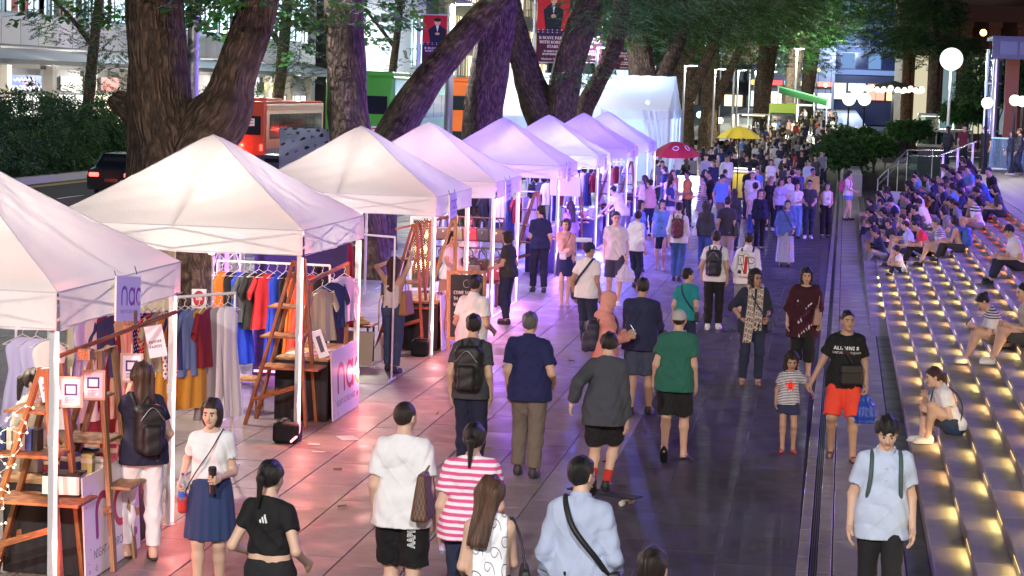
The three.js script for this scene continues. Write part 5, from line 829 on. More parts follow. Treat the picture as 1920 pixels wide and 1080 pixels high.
// small far lamps seen as points of light down the street
[[1283, 205, 150], [1296, 190, 170], [1312, 215, 160], [1326, 182, 190], [1342, 205, 200], [1350, 226, 170], [1520, 150, 280], [1535, 132, 300], [1548, 160, 290], [1508, 128, 270], [1560, 112, 310], [1496, 105, 260]].forEach(([px, py, D], k) => { const p = atD(px, py, D), b = rise(D), t = thing('small_lamp', `tiny ${['white', 'warm white', 'pale green', 'amber'][k % 4]} lamp shining far down the street`, 'lamp', V(p.x, b, p.z), 0, 'points of light far down the street'); mesh('post', cyl(.04, .03, Math.max(.3, p.y - b), 0, Math.max(.3, p.y - b) / 2, 0, 8), blackM, t); mesh('lamp_globe', sph(.26, 0, p.y - b, 0, 12, 8), glow([[.9, .97, 1], [1, .9, .7], [.6, 1, .85], [1, .6, .2]][k % 4], 4), t); });
// ---------------------------------------------------------------- things people carry
function attach(p, name, label, cat) { const t = thing(name, label, cat, p.position); t.rotation.copy(p.rotation); t.scale.copy(p.scale); return t; }
function backpack(p, label, c, o = {}) {
  const t = attach(p, 'backpack', label, 'backpack'), u = p.joints.up, w = o.w || .29, h = o.h || .44, d = .15, y = o.y || 1.17;
  const c0 = u(0, y, -.2), gm = meshField((x, yy, z) => { const qx = Math.abs(x) - w / 2 + .07, qy = Math.abs(yy) - h / 2 + .08, qz = Math.abs(z) - d / 2 + .055; let e = Math.hypot(Math.max(qx, 0), Math.max(qy, 0), Math.max(qz, 0)) + Math.min(Math.max(qx, qy, qz), 0) - .065; const px = Math.abs(x) - w / 2 + .1, py = Math.abs(yy + .09) - .09, pz = Math.abs(z + .085) - .01; e = smin(e, Math.hypot(Math.max(px, 0), Math.max(py, 0), Math.max(pz, 0)) - .04, .02); return e + .004 * Math.sin(yy * 50 + x * 20); }, [-.2, -.28, -.2], [.2, .28, .14], .014);
  const b = mesh('bag', gm, o.map ? mat([1, 1, 1], .7, { map: o.map }) : mat(c, .6), t, c0);
  if (o.map) { const g = b.geometry, ps = g.attributes.position, uv = new Float32Array(ps.count * 2); for (let k = 0; k < ps.count; k++) { uv[2 * k] = .5 - ps.getX(k) / .4; uv[2 * k + 1] = .5 + ps.getY(k) / .5; } g.setAttribute('uv', new THREE.BufferAttribute(uv, 2)); }
  b.rotation.x = (o.lean || 0);
  for (const s of [1, -1]) mesh('strap', tube([u(s * .09, 1.3, -.14), u(s * .105, 1.43, -.06), u(s * .11, 1.42, .06), u(s * .115, 1.28, .13), u(s * .13, 1.1, .08), u(s * .13, 1.0, -.08)], .017, 6, 26), mat(o.sc || c, .7), t);
  mesh('zip', tube([V(-w * .38, .08, -.1), V(0, .19, -.1), V(w * .38, .08, -.1)].map(v => v.add(c0)), .005, 5, 16), mat([.25, .25, .27], .4, { metalness: .6 }), t); mesh('handle', tube([u(-.04, y + h / 2 - .01, -.16), u(0, y + h / 2 + .05, -.17), u(.04, y + h / 2 - .01, -.16)], .009, 5, 10), mat(c, .7), t);
  return t;
}
function sling(p, label, c, s = 1, o = {}) { // strap over one shoulder, bag at the other hip
  const t = attach(p, o.name || 'sling_bag', label, 'bag'), u = p.joints.up, k = o.k || 1, f = o.front ? .17 : .03;
  const pts = [u(s * .1, 1.455, -.01), u(s * .03 * k, 1.3, .165 * k), u(-s * .1 * k, 1.1, .165 * k), u(-s * .2 * k, .93, .03), u(-s * .12 * k, 1.1, -.155 * k), u(s * .03 * k, 1.3, -.165 * k)];
  mesh('strap', new THREE.TubeGeometry(new THREE.CatmullRomCurve3(pts, true), 48, o.r || .013, 5, true), mat(o.sc || c, .6), t);
  const q = u(-s * (o.front ? .08 : .22) * k, o.y || .9, f), w = o.w || .24, h = o.h || .2; mesh('bag', rbox(o.front ? w : .09, h, o.front ? .09 : w, .035, q.x, q.y, q.z, 0, o.front ? -s * .3 : 0, 0, 3), mat(c, .5), t); mesh('flap', rbox(o.front ? w * 1.02 : .1, h * .45, o.front ? .1 : w * 1.02, .03, q.x, q.y + h * .26, q.z, 0, o.front ? -s * .3 : 0, 0, 3), mat(c.map(v => v * .8 + .01), .5), t);
  return t;
}
function tote(p, label, c, s = 1, o = {}) { // on the shoulder, hanging under the arm
  const t = attach(p, 'tote_bag', label, 'bag'), u = p.joints.up, x = s * (o.x || .27), w = o.w || .34, h = o.h || .3; const y = o.y || .98;
  const g = new RoundedBoxGeometry(.12, h, w, 3, .03), a = g.attributes.position; for (let k = 0; k < a.count; k++) { const v = a.getY(k) / h + .5; a.setX(k, a.getX(k) * lerp(1.2, .5, v)); a.setZ(k, a.getZ(k) * lerp(1.1, .8, v)); } g.computeVertexNormals(); const q = u(x, y, o.z || -.05);
  mesh('bag', g.translate(q.x, q.y, q.z), o.map ? mat([1, 1, 1], .55, { map: o.map }) : mat(c, .55), t); for (const z of [-.05, .05]) mesh('handle', tube([u(x, y + h * .45, z * 1.6 + (o.z || -.05)), u(s * .22, 1.3, z), u(s * .15, 1.43, z * .5), u(s * .14, 1.3, z - .02 * s)], .009, 5, 20), mat(o.sc || c, .5), t); return t;
}
function held(p, side, label, kind, c) {
  const J = p.joints, h = (side > 0 ? J.palmL : J.palmR).clone(), t = attach(p, kind === 'phone' ? 'phone' : kind === 'bottle' ? 'bottle' : kind === 'tumbler' ? 'tumbler' : 'carrier_bag', label, kind === 'phone' ? 'phone' : kind === 'bottle' || kind === 'tumbler' ? 'bottle' : 'bag');
  if (kind === 'phone') { mesh('case', rbox(.075, .15, .009, .004, h.x, h.y + .05, h.z + .015, -.6, 0, 0, 2), blackM, t); mesh('screen', box(.066, .135, .003, h.x, h.y + .053, h.z + .008, -.6), glow([.6, .75, 1], 1.5), t); }
  else if (kind === 'bottle') { mesh('bottle', put(new THREE.LatheGeometry([[0, -.11], [.034, -.11], [.036, -.06], [.032, -.03], [.036, 0], [.035, .05], [.014, .09], [.013, .11], [0, .11]].map(v => new THREE.Vector2(...v)), 16), h.x, h.y, h.z), mat([.7, .8, .9], .1, { transmission: .8, thickness: 0 }), t); mesh('label', cyl(.0365, .0365, .06, h.x, h.y - .045, h.z, 16), mat(c, .5), t); mesh('cap', cyl(.015, .015, .02, h.x, h.y + .12, h.z, 12), mat(c, .5), t); }
  else if (kind === 'tumbler') { mesh('cup', cyl(.03, .036, .2, h.x, h.y - .02, h.z, 18, .15), mat(c, .35), t); mesh('lid', cyl(.038, .034, .03, h.x, h.y + .09, h.z + .016, 18, .15), blackM, t); }
  else { const w = kind === 'small' ? .1 : .15, L = kind === 'small' ? .22 : .32; mesh('bag', meshField((x, y, z) => { const v = clamp(-y / L, 0, 1), r = w * (.25 + .95 * Math.sin(Math.min(1, v * 1.15) * 1.9)); return Math.max((Math.hypot(x, z * 1.5) - r + .012 * Math.sin(Math.atan2(z, x) * 9) + .006 * Math.sin(y * 60)) * .6, y, -L - y); }, [-w * 1.4, -L - .02, -w * 1.2], [w * 1.4, .01, w * 1.2], .014).translate(h.x, h.y - .03, h.z), mat(c, .4, { transmission: .25, thickness: 0 }), t); mesh('handle', tube([V(h.x - .02, h.y - .05, h.z), V(h.x, h.y + .01, h.z), V(h.x + .02, h.y - .05, h.z)], .006, 5, 10), mat(c, .5), t); }
  return t;
}
// printed cloth
const stripes = (c1, c2, n, extra) => canvasTex(1024, 512, (x, w, h) => { x.fillStyle = c1; x.fillRect(0, 0, w, h); x.fillStyle = c2; for (let k = 0; k < n; k++) x.fillRect(0, k * h / n, w, h / n * .5); extra && extra(x, w, h); });
const printTex = (base, draw) => canvasTex(1024, 512, (x, w, h) => { x.fillStyle = base; x.fillRect(0, 0, w, h); draw(x, w, h); });
// front half u 0..0.5 is 0.7 m wide and v spans y = 0.4 .. 1.5 m
const FX = m => (m / .7 + .5) * 512, FY = y => (1 - (y - .4) / 1.1) * 512;
const T_alumni = printTex('#0d0d10', x => { x.fillStyle = '#e8e8ea'; x.font = 'bold 34px sans-serif'; x.textAlign = 'center'; x.save(); x.translate(FX(0), FY(1.27)); x.scale(1.35, .8); x.fillText('ALUMNI 8', 0, 0); x.font = '20px sans-serif'; x.fillText('UNTUK', -55, 26); x.fillStyle = '#d02a2a'; x.fillText('SATU', 0, 26); x.fillStyle = '#e8e8ea'; x.fillText('TUJUAN', 60, 26); x.restore(); });
const T_star = stripes('#e9e9ec', '#26262e', 40, x => { const X = FX(0), Y = FY(1.2); x.save(); x.translate(X, Y); x.scale(1.5, 1); x.fillStyle = '#ff4a3c'; x.beginPath(); for (let k = 0; k < 10; k++) { const r = k % 2 ? 26 : 58, a = -Math.PI / 2 + k * Math.PI / 5; x.lineTo(Math.cos(a) * r, Math.sin(a) * r); } x.fill(); x.fillStyle = '#222'; x.font = 'bold 26px sans-serif'; x.textAlign = 'center'; x.fillText('ST', 0, -2); x.fillText('AR', 0, 24); x.restore(); });
const T_pink = stripes('#f3e3ea', '#d9578a', 22), T_grey = stripes('#d8d8de', '#3c3c48', 30), T_bw = stripes('#e6e6ee', '#15151f', 16);
const T_adi = printTex('#0b0b0d', x => { x.fillStyle = '#ddd'; const X = 512 + (512 - FX(0)), Y = FY(1.33); for (let k = 0; k < 3; k++) { x.save(); x.translate(X - 16 + k * 16, Y + 14); x.rotate(-.4); x.fillRect(-5, -10 - k * 9, 10, 12 + k * 9); x.restore(); } });
const T_aape = printTex('#0c0c0e', x => { x.fillStyle = '#e6e6e6'; x.font = 'bold 44px sans-serif'; x.save(); x.translate(512 + (512 - FX(-.13)), FY(.66)); x.rotate(-Math.PI / 2); x.strokeStyle = '#e6e6e6'; x.lineWidth = 3; x.scale(.62, 1.3); x.strokeText('AAPE', 0, 0); x.restore(); });
const T_floral = printTex('#ecebee', x => { x.strokeStyle = '#55535f'; x.lineWidth = 3; for (let k = 0; k < 90; k++) { const X = (k * 137) % 1024, Y = (k * 211) % 512; x.beginPath(); x.arc(X, Y, 14 + k % 12, 0, 4); x.quadraticCurveTo(X + 30, Y - 20, X + 40, Y + 24); x.stroke(); } });
const T_maroon = printTex('#3a0d1d', x => { for (let k = 0; k < 46; k++) { x.fillStyle = ['#7a1c58', '#d9d2d8', '#20101c', '#5a1a3a'][k % 4]; x.beginPath(); x.ellipse(256 + ((k * 97) % 180) - 90, 120 + (k * 61) % 260, 8 + k % 12, 4 + k % 7, k, 0, 7); x.fill(); } });
const T_check = canvasTex(256, 256, (x, w, h) => { x.fillStyle = '#e4e4ee'; x.fillRect(0, 0, w, h); x.fillStyle = '#20202e'; for (let j = 0; j < 16; j++) for (let i = 0; i < 16; i++) if ((i + j) % 2) x.fillRect(i * 16, j * 16, 16, 16); }); T_check.wrapS = T_check.wrapT = THREE.RepeatWrapping; T_check.repeat.set(5, 2.5);
const T_leo = canvasTex(256, 256, (x, w, h) => { x.fillStyle = '#b3a597'; x.fillRect(0, 0, w, h); for (let k = 0; k < 110; k++) { x.fillStyle = ['#3a2f2b', '#e1d8cd', '#54463f'][k % 3]; x.beginPath(); x.ellipse((k * 73) % 256, (k * 131) % 256, 7 + k % 6, 5 + k % 4, k, 0, 7); x.fill(); } }); T_leo.wrapS = T_leo.wrapT = THREE.RepeatWrapping; T_leo.repeat.set(3, 3);
const T_mono = canvasTex(128, 128, (x, w, h) => { x.fillStyle = '#4a3226'; x.fillRect(0, 0, w, h); x.fillStyle = '#6b4d38'; for (let j = 0; j < 8; j++) for (let i = 0; i < 8; i++) if ((i + j) % 2) x.fillRect(i * 16, j * 16, 16, 16); });
const T_plaid = canvasTex(256, 256, (x, w, h) => { x.fillStyle = '#3a3e78'; x.fillRect(0, 0, w, h); x.fillStyle = 'rgba(200,200,240,.25)'; for (let k = 0; k < 16; k++) { x.fillRect(k * 16, 0, 5, h); x.fillRect(0, k * 16, w, 5); } });
const T_pack = canvasTex(256, 320, (x, w, h) => { x.fillStyle = '#e7e4e2'; x.fillRect(0, 0, w, h); x.strokeStyle = '#1b1b1d'; x.lineWidth = 7; x.strokeRect(40, 60, 60, 100); x.beginPath(); x.arc(190, 110, 36, 0, 7); x.stroke(); x.beginPath(); x.moveTo(150, 60); x.lineTo(180, 250); x.moveTo(60, 90); x.lineTo(110, 250); x.stroke(); x.fillStyle = '#c0281f'; x.beginPath(); x.moveTo(118, 70); x.lineTo(150, 70); x.lineTo(146, 260); x.lineTo(106, 260); x.fill(); x.fillStyle = '#1b1b1d'; x.fillRect(40, 220, 40, 40); x.fillRect(170, 200, 22, 60); });
const W = { white: [.78, .77, .78], offw: [.7, .68, .66], black: [.012, .012, .014], navy: [.02, .028, .085], dnavy: [.012, .015, .04], grey: [.22, .22, .24], char: [.045, .047, .055], sky: [.42, .5, .68], teal: [.015, .24, .26], green: [.02, .13, .09], khaki: [.15, .12, .095], jean: [.05, .1, .26], djean: [.018, .026, .06], pink: [.62, .27, .26], peach: [.68, .38, .32], red: [.62, .05, .035], maroon: [.12, .02, .03], beige: [.5, .43, .34], blue: [.14, .26, .6], lav: [.45, .42, .62], orange: [.7, .25, .08], yellow: [.6, .5, .1], tan: [.35, .2, .1] };
const byHead = (px, py, h) => G(px, py, h).setY(0);
// ---------------------------------------------------------------- people one can pick out
let q;
q = stand({ h: 1.66, f: 1, hair: 'long', hc: 'brown', hy: .1, top: { c: W.dnavy, sl: .6, hem: .84, loose: .022 }, bot: { c: W.white, len: 1.9 }, aL: [.05, 1.4, .25], aR: [.2, .95, .1], gL: 1, shoe: 'sandal', sc: [.05, .03, .02], skin: 0 }, G(262, 1048), 215, 'person with long hair in navy top and white trousers with black backpack'); backpack(q, 'black backpack worn by the shopper in white trousers', W.black);
stand({ h: 1.6, f: 1, hair: 'ponytail', hc: 'dark', hy: .2, hp: .15, top: { c: W.beige, sl: .65, hem: .5, loose: .02 }, bot: { c: [.55, .45, .3], len: 1.5, loose: .05 }, aL: [.2, .98, .16], aR: 'down', skin: 0 }, byHead(62, 692, 1.6), 75, 'person with ponytail in beige outfit behind the perfume table');
q = stand({ h: 1.57, f: 1, hair: 'bob', hc: 'dark', hy: -.12, top: { c: W.white, sl: .55, hem: .98, loose: .014 }, bot: { kind: 'skirt', c: [.025, .045, .13], hem: .53, r: .235, pleat: .009 }, aR: [.25, 1.0, .02], aL: [.13, 1.08, .2], gL: 1, gR: 1, fL: [.08, .08, -.08], fR: [-.08, .08, .1], skin: 0, shoe: 'flat' }, byHead(398, 750, 1.57), 5, 'person in white tee and navy pleated skirt carrying a bottle and tumbler'); held(q, 1, 'black drink tumbler held by the person in the pleated skirt', 'tumbler', [.03, .02, .02]); held(q, -1, 'plastic water bottle with blue label held beside the pleated skirt', 'bottle', [.03, .12, .55]); sling(q, 'small red sling bag of the person in the pleated skirt', [.55, .03, .03], 1, { sc: [.05, .05, .06], r: .006, w: .16, h: .16, y: .82 });
stand({ h: 1.6, f: 1, hair: 'ponytail', hc: 'black', hy: -.2, hp: .1, top: { map: T_adi, c: W.black, sl: .5, hem: 1.07 }, bot: { c: W.black }, aL: [.22, 1.03, .12], aR: [.24, 1.0, .1], skin: 0 }, byHead(508, 866, 1.6), 172, 'person in black cropped tee with small white triangle mark and dark hair');
q = stand({ h: 1.72, hair: 'buzz', hc: 'dark', hy: -.35, top: { c: W.white, sl: .72, hem: .8, loose: .028, sloose: .02 }, bot: { map: T_aape, c: W.black, len: .95, loose: .035 }, aL: [.26, .86, .05], aR: [.26, .86, .02], skin: 0 }, byHead(760, 755, 1.72), 178, 'person with shaved head in white tee and lettered black shorts'); tote(q, 'brown patterned tote bag on the shoulder of the white tee', [.2, .12, .08], -1, { map: T_mono, w: .36, h: .34, y: 1.06, x: .2, z: -.13 });
q = stand({ h: 1.64, f: 1, w: 1.08, hair: 'ponytail', hc: 'black', top: { map: T_pink, c: W.pink, sl: .66, hem: .84, loose: .024, sloose: .016 }, bot: { c: W.djean }, aL: [.27, .86, .05], aR: [.22, .95, .2], gL: 1, skin: 0 }, byHead(888, 795, 1.64), 178, 'person in pink and white striped tee with a low ponytail'); held(q, 1, 'clear plastic bottle held beside the pink striped tee', 'bottle', [.6, .4, .65]);
q = stand({ h: 1.56, f: 1, hair: 'long', hc: [.09, .04, .022], hy: -.5, hp: .2, top: { map: T_floral, c: W.white, sl: 0, hem: .8 }, bot: { c: W.black }, aR: 'phone', aL: 'low', gR: 1, skin: 0 }, byHead(922, 898, 1.56), 190, 'person with long chestnut hair in white patterned sleeveless top'); held(q, -1, 'lit phone held by the person with chestnut hair', 'phone'); tote(q, 'black shoulder bag beside the white patterned top', W.black, -1, { y: .95 });
q = stand({ h: 1.71, hair: 'short', hy: -.55, glasses: 1, top: { c: [.4, .46, .62], sl: 1.95, hem: .82, loose: .02, sloose: .012, collar: 1 }, bot: { c: W.char }, aL: [.26, .9, .1], aR: [.26, .92, .12], skin: 0 }, byHead(1092, 860, 1.71), 180, 'person in pale blue long sleeved shirt with a dark strap across the back'); sling(q, 'dark sling bag across the pale blue long sleeved shirt', W.black, 1, { r: .02, k: 1.08 });
stand({ h: 1.68, hair: 'short', hc: 'dark', hy: -.3, top: { c: W.char }, bot: { c: W.black }, skin: 1 }, byHead(1225, 1032, 1.68), 180, 'person of whom only the dark haired head shows at the picture bottom');
q = stand({ h: 1.7, hair: 'fringe', hp: .32, top: { c: [.5, .58, .74], sl: .62, hem: .79, loose: .024, sloose: .016, collar: 1 }, bot: { c: W.black, loose: .01 }, aL: [.27, .88, .06], aR: [.28, .88, .06], fL: [.08, .08, .2], fR: [-.08, .1, -.18], skin: 0 }, byHead(1664, 782, 1.7), 3, 'person in pale blue short sleeved shirt looking down beside the steps'); backpack(q, 'dark green backpack of the person looking down', [.03, .05, .05], { sc: [.06, .1, .1] });
{ const bt = mesh('button', [0, 1, 2, 3, 4, 5].map(k => sph(.006, .0, 1.34 - k * .09, .132 + (k > 2 ? .0 : 0), 8, 6)), mat([.7, .72, .75], .4), q); }
q = stand({ h: 1.7, hair: 'short', hc: 'black', top: { c: W.char, sl: .66, hem: .84 }, bot: { c: W.dnavy }, aL: [.24, .9, .06], aR: [.24, .9, .1], skin: 1, ...walk(.05) }, byHead(888, 591, 1.7), 178, 'person in charcoal shirt and dark jeans with black backpack'); backpack(q, 'large black backpack over a charcoal shirt', W.black, { h: .5, w: .31 });
stand({ h: 1.72, w: 1.14, hair: 'short', hc: 'grey', hy: -.1, top: { c: [.012, .014, .075], sl: .72, hem: .8, loose: .02, sloose: .012, collar: 1 }, bot: { c: W.khaki, loose: .022 }, aL: [.27, .86, .04], aR: [.24, .98, .12], skin: 1, fL: [.1, .08, .06], fR: [-.11, .08, -.1] }, G(985, 893), 176, 'grey haired person in navy polo shirt and khaki trousers');
q = stand({ h: 1.66, hair: 'fringe', hp: .25, lean: .14, top: { c: [.05, .055, .07], sl: 1.9, hem: .78, loose: .035, sloose: .014 }, bot: { c: W.black, len: .88, loose: .03 }, aL: [.33, .98, -.1], aR: [.27, .84, .06], fL: [.08, .22, -.14], fR: [-.03, .17, .08], pL: .7, socks: [.5, .03, .02], skin: 0, sc: W.black }, G(1128, 938), 176, 'person in dark long sleeved top and black shorts riding a skateboard');
{ const t = thing('skateboard', 'black skateboard with red socked rider', 'skateboard', G(1133, 940), 1.1); mesh('deck', rbox(.2, .014, .78, .006, 0, .085, 0, 0, 0, 0, 1), blackM, t); for (const z of [-.26, .26]) { mesh('truck', bar(V(-.08, .05, z), V(.08, .05, z), .012), steelM, t); for (const x of [-.085, .085]) mesh('wheel', cyl(.027, .027, .035, x, .028, z, 14, 0, 0, Math.PI / 2), mat([.5, .5, .48], .4), t); } }
q = stand({ h: 1.72, w: 1.1, hair: 'short', hy: .1, hp: .2, top: { c: [.016, .02, .06], sl: 1.9, hem: .82, loose: .026, sloose: .016 }, bot: { c: [.05, .06, .1], len: .95, loose: .03 }, aL: 'push', aR: 'push', gL: 1, gR: 1, skin: 2, sc: [.02, .02, .025], fL: [.09, .08, -.05], fR: [-.12, .08, .1] }, G(1196, 778), 174, 'person in navy hooded top and denim shorts pushing a pushchair');
{ const c = G(1203, 770).add(V(.05, 0, -.62)), t = thing('pushchair', 'dark folding pushchair pushed by the person in the navy top', 'pushchair', c, .05); mesh('frame', [bar(V(-.22, .08, .25), V(-.2, 1.0, .38), .013), bar(V(.22, .08, .25), V(.2, 1.0, .38), .013), bar(V(-.2, 1, .38), V(.2, 1, .38), .016), bar(V(-.22, .08, -.3), V(-.2, .75, .3), .013), bar(V(.22, .08, -.3), V(.2, .75, .3), .013)], mat([.1, .1, .11], .4, { metalness: .7 }), t); mesh('seat', meshField((x, y, z) => Math.max(Math.min(ell(x, y, z, 0, .42, 0, .19, .07, .2), ell(x, y, z, 0, .62, .17, .19, .26, .06))), [-.22, .3, -.25], [.22, .92, .26], .016), mat([.03, .03, .035], .8), t); mesh('hood', put(new THREE.SphereGeometry(.24, 18, 10, 0, Math.PI * 2, 0, Math.PI / 2), 0, .78, .05), mat([.3, .03, .05], .8, { side: THREE.DoubleSide }), t); for (const [x, z] of [[-.24, .25], [.24, .25], [-.24, -.3], [.24, -.3]]) { const w = mesh('wheel', put(new THREE.TorusGeometry(.07, .016, 8, 20), x, .086, z, 0, Math.PI / 2), blackM, t); mesh('hub', cyl(.02, .02, .04, x, .086, z, 10, 0, 0, Math.PI / 2), steelM, w); } }
held(q, 1, 'white carrier bag hanging at the pushchair handle', 'carrier', [.7, .68, .66]);
stand({ h: 1.66, w: 1.06, hair: 'buzz', hc: 'dark', cap: [.4, .38, .36], capBack: 0, hp: .1, top: { c: [.02, .12, .085], sl: .62, hem: .79, loose: .028, sloose: .02 }, bot: { c: W.black, len: .95, loose: .03 }, aL: [.27, .85, .02], aR: [.27, .86, .1], fL: [.07, .16, -.22], fR: [-.1, .08, .12], pL: 1.1, shoe: 'flat', sc: W.black, skin: 1 }, G(1262, 862), 174, 'person in dark green tee grey cap and black shorts walking in slippers');
stand({ h: 1.68, w: 1.05, hair: 'short', top: { c: W.offw, sl: .66, hem: .83, loose: .02, collar: 1 }, bot: { c: [.3, .2, .18], loose: .02 }, aL: [.2, 1.0, .2], aR: [.22, 1.0, .18], skin: 2 }, byHead(890, 517, 1.68), 160, 'person in off white polo shirt reading the chalkboard');
q = stand({ h: 1.46, hs: 1.08, hair: 'short', hy: -.9, top: { c: W.teal, sl: .65, hem: .84 }, bot: { c: W.djean }, aL: 'down', aR: [.22, .9, .05], skin: 1 }, byHead(1290, 506, 1.46), 168, 'boy in teal tee looking sideways with a black sling bag'); sling(q, 'black sling bag worn over the teal tee', W.black, 1, { w: .2, h: .18 });
q = stand({ h: 1.7, hair: 'short', top: { c: W.white, sl: .62, hem: .84 }, bot: { c: W.black }, aL: [.27, .9, .06], aR: [.26, .88, .02], sc: [.75, .75, .75], skin: 1, ...{ fL: [.09, .08, -.05], fR: [-.09, .08, .08] } }, G(1336, 618), 176, 'person in white tee and black trousers with white sneakers and backpack'); backpack(q, 'dark blue backpack with a top handle over a white tee', [.015, .018, .035], { h: .48 });
q = stand({ h: 1.69, hair: 'short', top: { c: W.white, sl: 1.2, hem: .82, collar: 1 }, bot: { c: W.grey, len: .97, loose: .03 }, aL: [.24, .9, .06], aR: [.24, .9, .06], sc: W.black, skin: 0 }, G(1396, 620), 178, 'person in white shirt and grey shorts with illustrated white backpack'); backpack(q, 'white backpack drawn with black figures and a red tower', [.7, .7, .7], { map: T_pack, sc: W.black, h: .48, w: .31 });
q = stand({ h: 1.62, f: 1, w: 1.08, hair: 'curly', hc: 'dark', hy: .5, glasses: 1, top: { c: [.02, .025, .05], sl: 1.15, hem: .78, loose: .024, sloose: .02 }, bot: { c: W.djean }, aR: 'hip', aL: [.2, 1.0, .14], gL: 1, shoe: 'sandal', sc: [.12, .07, .05], fL: [.1, .08, .02], fR: [-.14, .08, .0], skin: 2 }, G(1408, 722), 8, 'person in dark top with hand on hip and a spotted scarf');
{ const t = attach(q, 'scarf', 'long brown and cream spotted scarf hanging from the shoulders', 'scarf'), u = q.joints.up; for (const [s, L] of [[1, .62], [-1, .8]]) mesh('end', grid(.16, L, 10, 20, (a, v) => { const w = lerp(.07, .1, v); return u(s * lerp(.07, .05 + (s < 0 ? .05 * v : 0), v) + (a - .5) * w * 1.4, 1.44 - v * L, .135 + .03 * Math.sin(v * 3) + .012 * Math.sin(a * 14 + v * 9)); }), mat([1, 1, 1], .9, { map: T_leo, side: THREE.DoubleSide }), t); mesh('collar', tube([u(.08, 1.43, .12), u(.1, 1.47, .0), u(0, 1.48, -.09), u(-.1, 1.47, 0), u(-.08, 1.43, .12)], .035, 8, 24), mat([1, 1, 1], .9, { map: T_leo }), t); }
sling(q, 'navy cloth bag at the hip of the person with the spotted scarf', [.02, .03, .1], -1, { w: .3, h: .24, y: .93, k: 1.1 });
q = stand({ h: 1.6, f: 1, w: 1.14, hair: 'curly', hc: 'black', top: { map: T_maroon, c: W.maroon, sl: 1.1, hem: .66, loose: .035, sloose: .03 }, bot: { c: W.black, len: 1.5, loose: .03 }, aR: [.28, .88, .08], aL: [.3, .88, .08], gL: 1, sc: [.3, .25, .22], skin: 1, belly: .02 }, G(1503, 712), 4, 'person in loose maroon patterned blouse with dark cropped trousers'); tote(q, 'tan handbag at the side of the maroon blouse', [.32, .19, .13], 1, { w: .3, h: .26, x: .2, z: .16, y: 1.0 });
const girl = stand({ h: 1.1, hs: 1.32, w: .92, hair: 'curly', hc: 'dark', hp: .25, hy: .1, top: { map: T_star, c: W.grey, sl: .6, hem: .86, loose: .03 }, bot: { c: [.025, .03, .08], len: .55, loose: .03 }, aR: [.26, .9, .06], aL: [.42, 1.08, .08], shoe: 'flat', sc: [.45, .03, .04], skin: 2 }, G(1476, 848), 4, 'small child in striped tee with a red star holding a hand');
q = stand({ h: 1.68, hair: 'short', hy: .35, hp: -.1, top: { map: T_alumni, c: W.black, sl: .66, hem: .83, loose: .024, sloose: .02 }, bot: { c: [.75, .06, .03], len: .97, loose: .02 }, aR: [.45, .86, .05], aL: [.29, .87, .03], gL: 1, gR: 1, shoe: 'sandal', sc: [.08, .05, .04], skin: 2, fL: [.13, .08, .1], fR: [-.13, .14, -.1], pR: .6 }, G(1577, 862), 0, 'person in black lettered tee and bright red shorts holding a child by the hand'); sling(q, 'black sling bag worn in front over the lettered tee', W.black, -1, { front: 1, w: .26, h: .24, y: 1.0, r: .015 }); held(q, 1, 'blue plastic carrier bag held beside the red shorts', 'carrier', [.02, .07, .45]);
q = stand({ h: 1.67, hair: 'buzz', hc: 'dark', cap: [.02, .025, .08], hy: -.6, hp: .1, top: { c: W.white, sl: .62, hem: .83 }, bot: { c: W.djean }, aL: [.25, .88, .03], aR: [.24, .9, .1], skin: 2, ...walk(.12) }, G(1098, 655), 160, 'person in white tee and navy cap with a navy sling bag'); sling(q, 'navy sling bag on the back of the white tee beside the headscarf', [.02, .025, .07], -1, { r: .02, w: .26, h: .22 });
q = stand({ h: 1.58, f: 1, hair: 'hijab', hc: [.62, .28, .24], hp: .35, top: { c: [.6, .24, .2], sl: 1.95, hem: .55, loose: .035, sloose: .02 }, bot: { c: [.55, .22, .18], loose: .05 }, aL: [.05, 1.15, .3], aR: [.05, 1.12, .3], gL: 1, gR: 1, skin: 1 }, byHead(1140, 548, 1.58), 105, 'person in salmon pink headscarf and outfit looking at a phone'); held(q, 1, 'lit phone in the hands of the person in the pink headscarf', 'phone'); backpack(q, 'navy backpack worn over the salmon pink outfit', [.02, .022, .05], { y: 1.12 });
q = stand({ h: 1.77, hair: 'short', hy: .25, top: { c: [.7, .67, .64], sl: .62, hem: .83, loose: .02 }, bot: { c: [.05, .05, .085], len: .93, loose: .025 }, aL: [.24, .86, .1], aR: [.25, .86, -.02], gL: 1, ...{ fL: [.09, .08, .14], fR: [-.09, .11, -.18], pR: .5 }, sc: [.6, .6, .6], skin: 0, q: 'hi' }, G(1150, 572), 4, 'tall person in cream tee and dark shorts carrying a white bag'); held(q, 1, 'white plastic carrier bag held by the person in the cream tee', 'carrier', [.75, .75, .78]);
q = stand({ h: 1.62, f: 1, hair: 'bob', hc: 'brown', hy: -.5, top: { c: W.peach, sl: 1.1, hem: .98, sloose: .02 }, bot: { kind: 'skirt', c: [.02, .025, .1], hem: .58, r: .2, pleat: .002 }, aL: 'lap', aR: 'tap', shoe: 'flat', sc: [.5, .45, .42], skin: 0, ...{ fL: [.06, .08, .02], fR: [-.06, .08, .05] } }, G(1057, 572), 12, 'person in peach top and navy skirt waiting near the trolley'); sling(q, 'small white sling pouch over the peach top', W.white, 1, { front: 1, sc: W.black, w: .15, h: .17, y: 1.0, r: .006 });
const M = 'mid';
stand({ q: M, h: 1.6, f: 1, hair: 'bun', hy: .5, top: { c: W.white, sl: 1.3, hem: .82, loose: .026 }, bot: { c: W.djean }, aL: 'low', skin: 1, ...walk(.1) }, G(1190, 540), 150, 'person with hair tied up in white blouse and dark jeans');
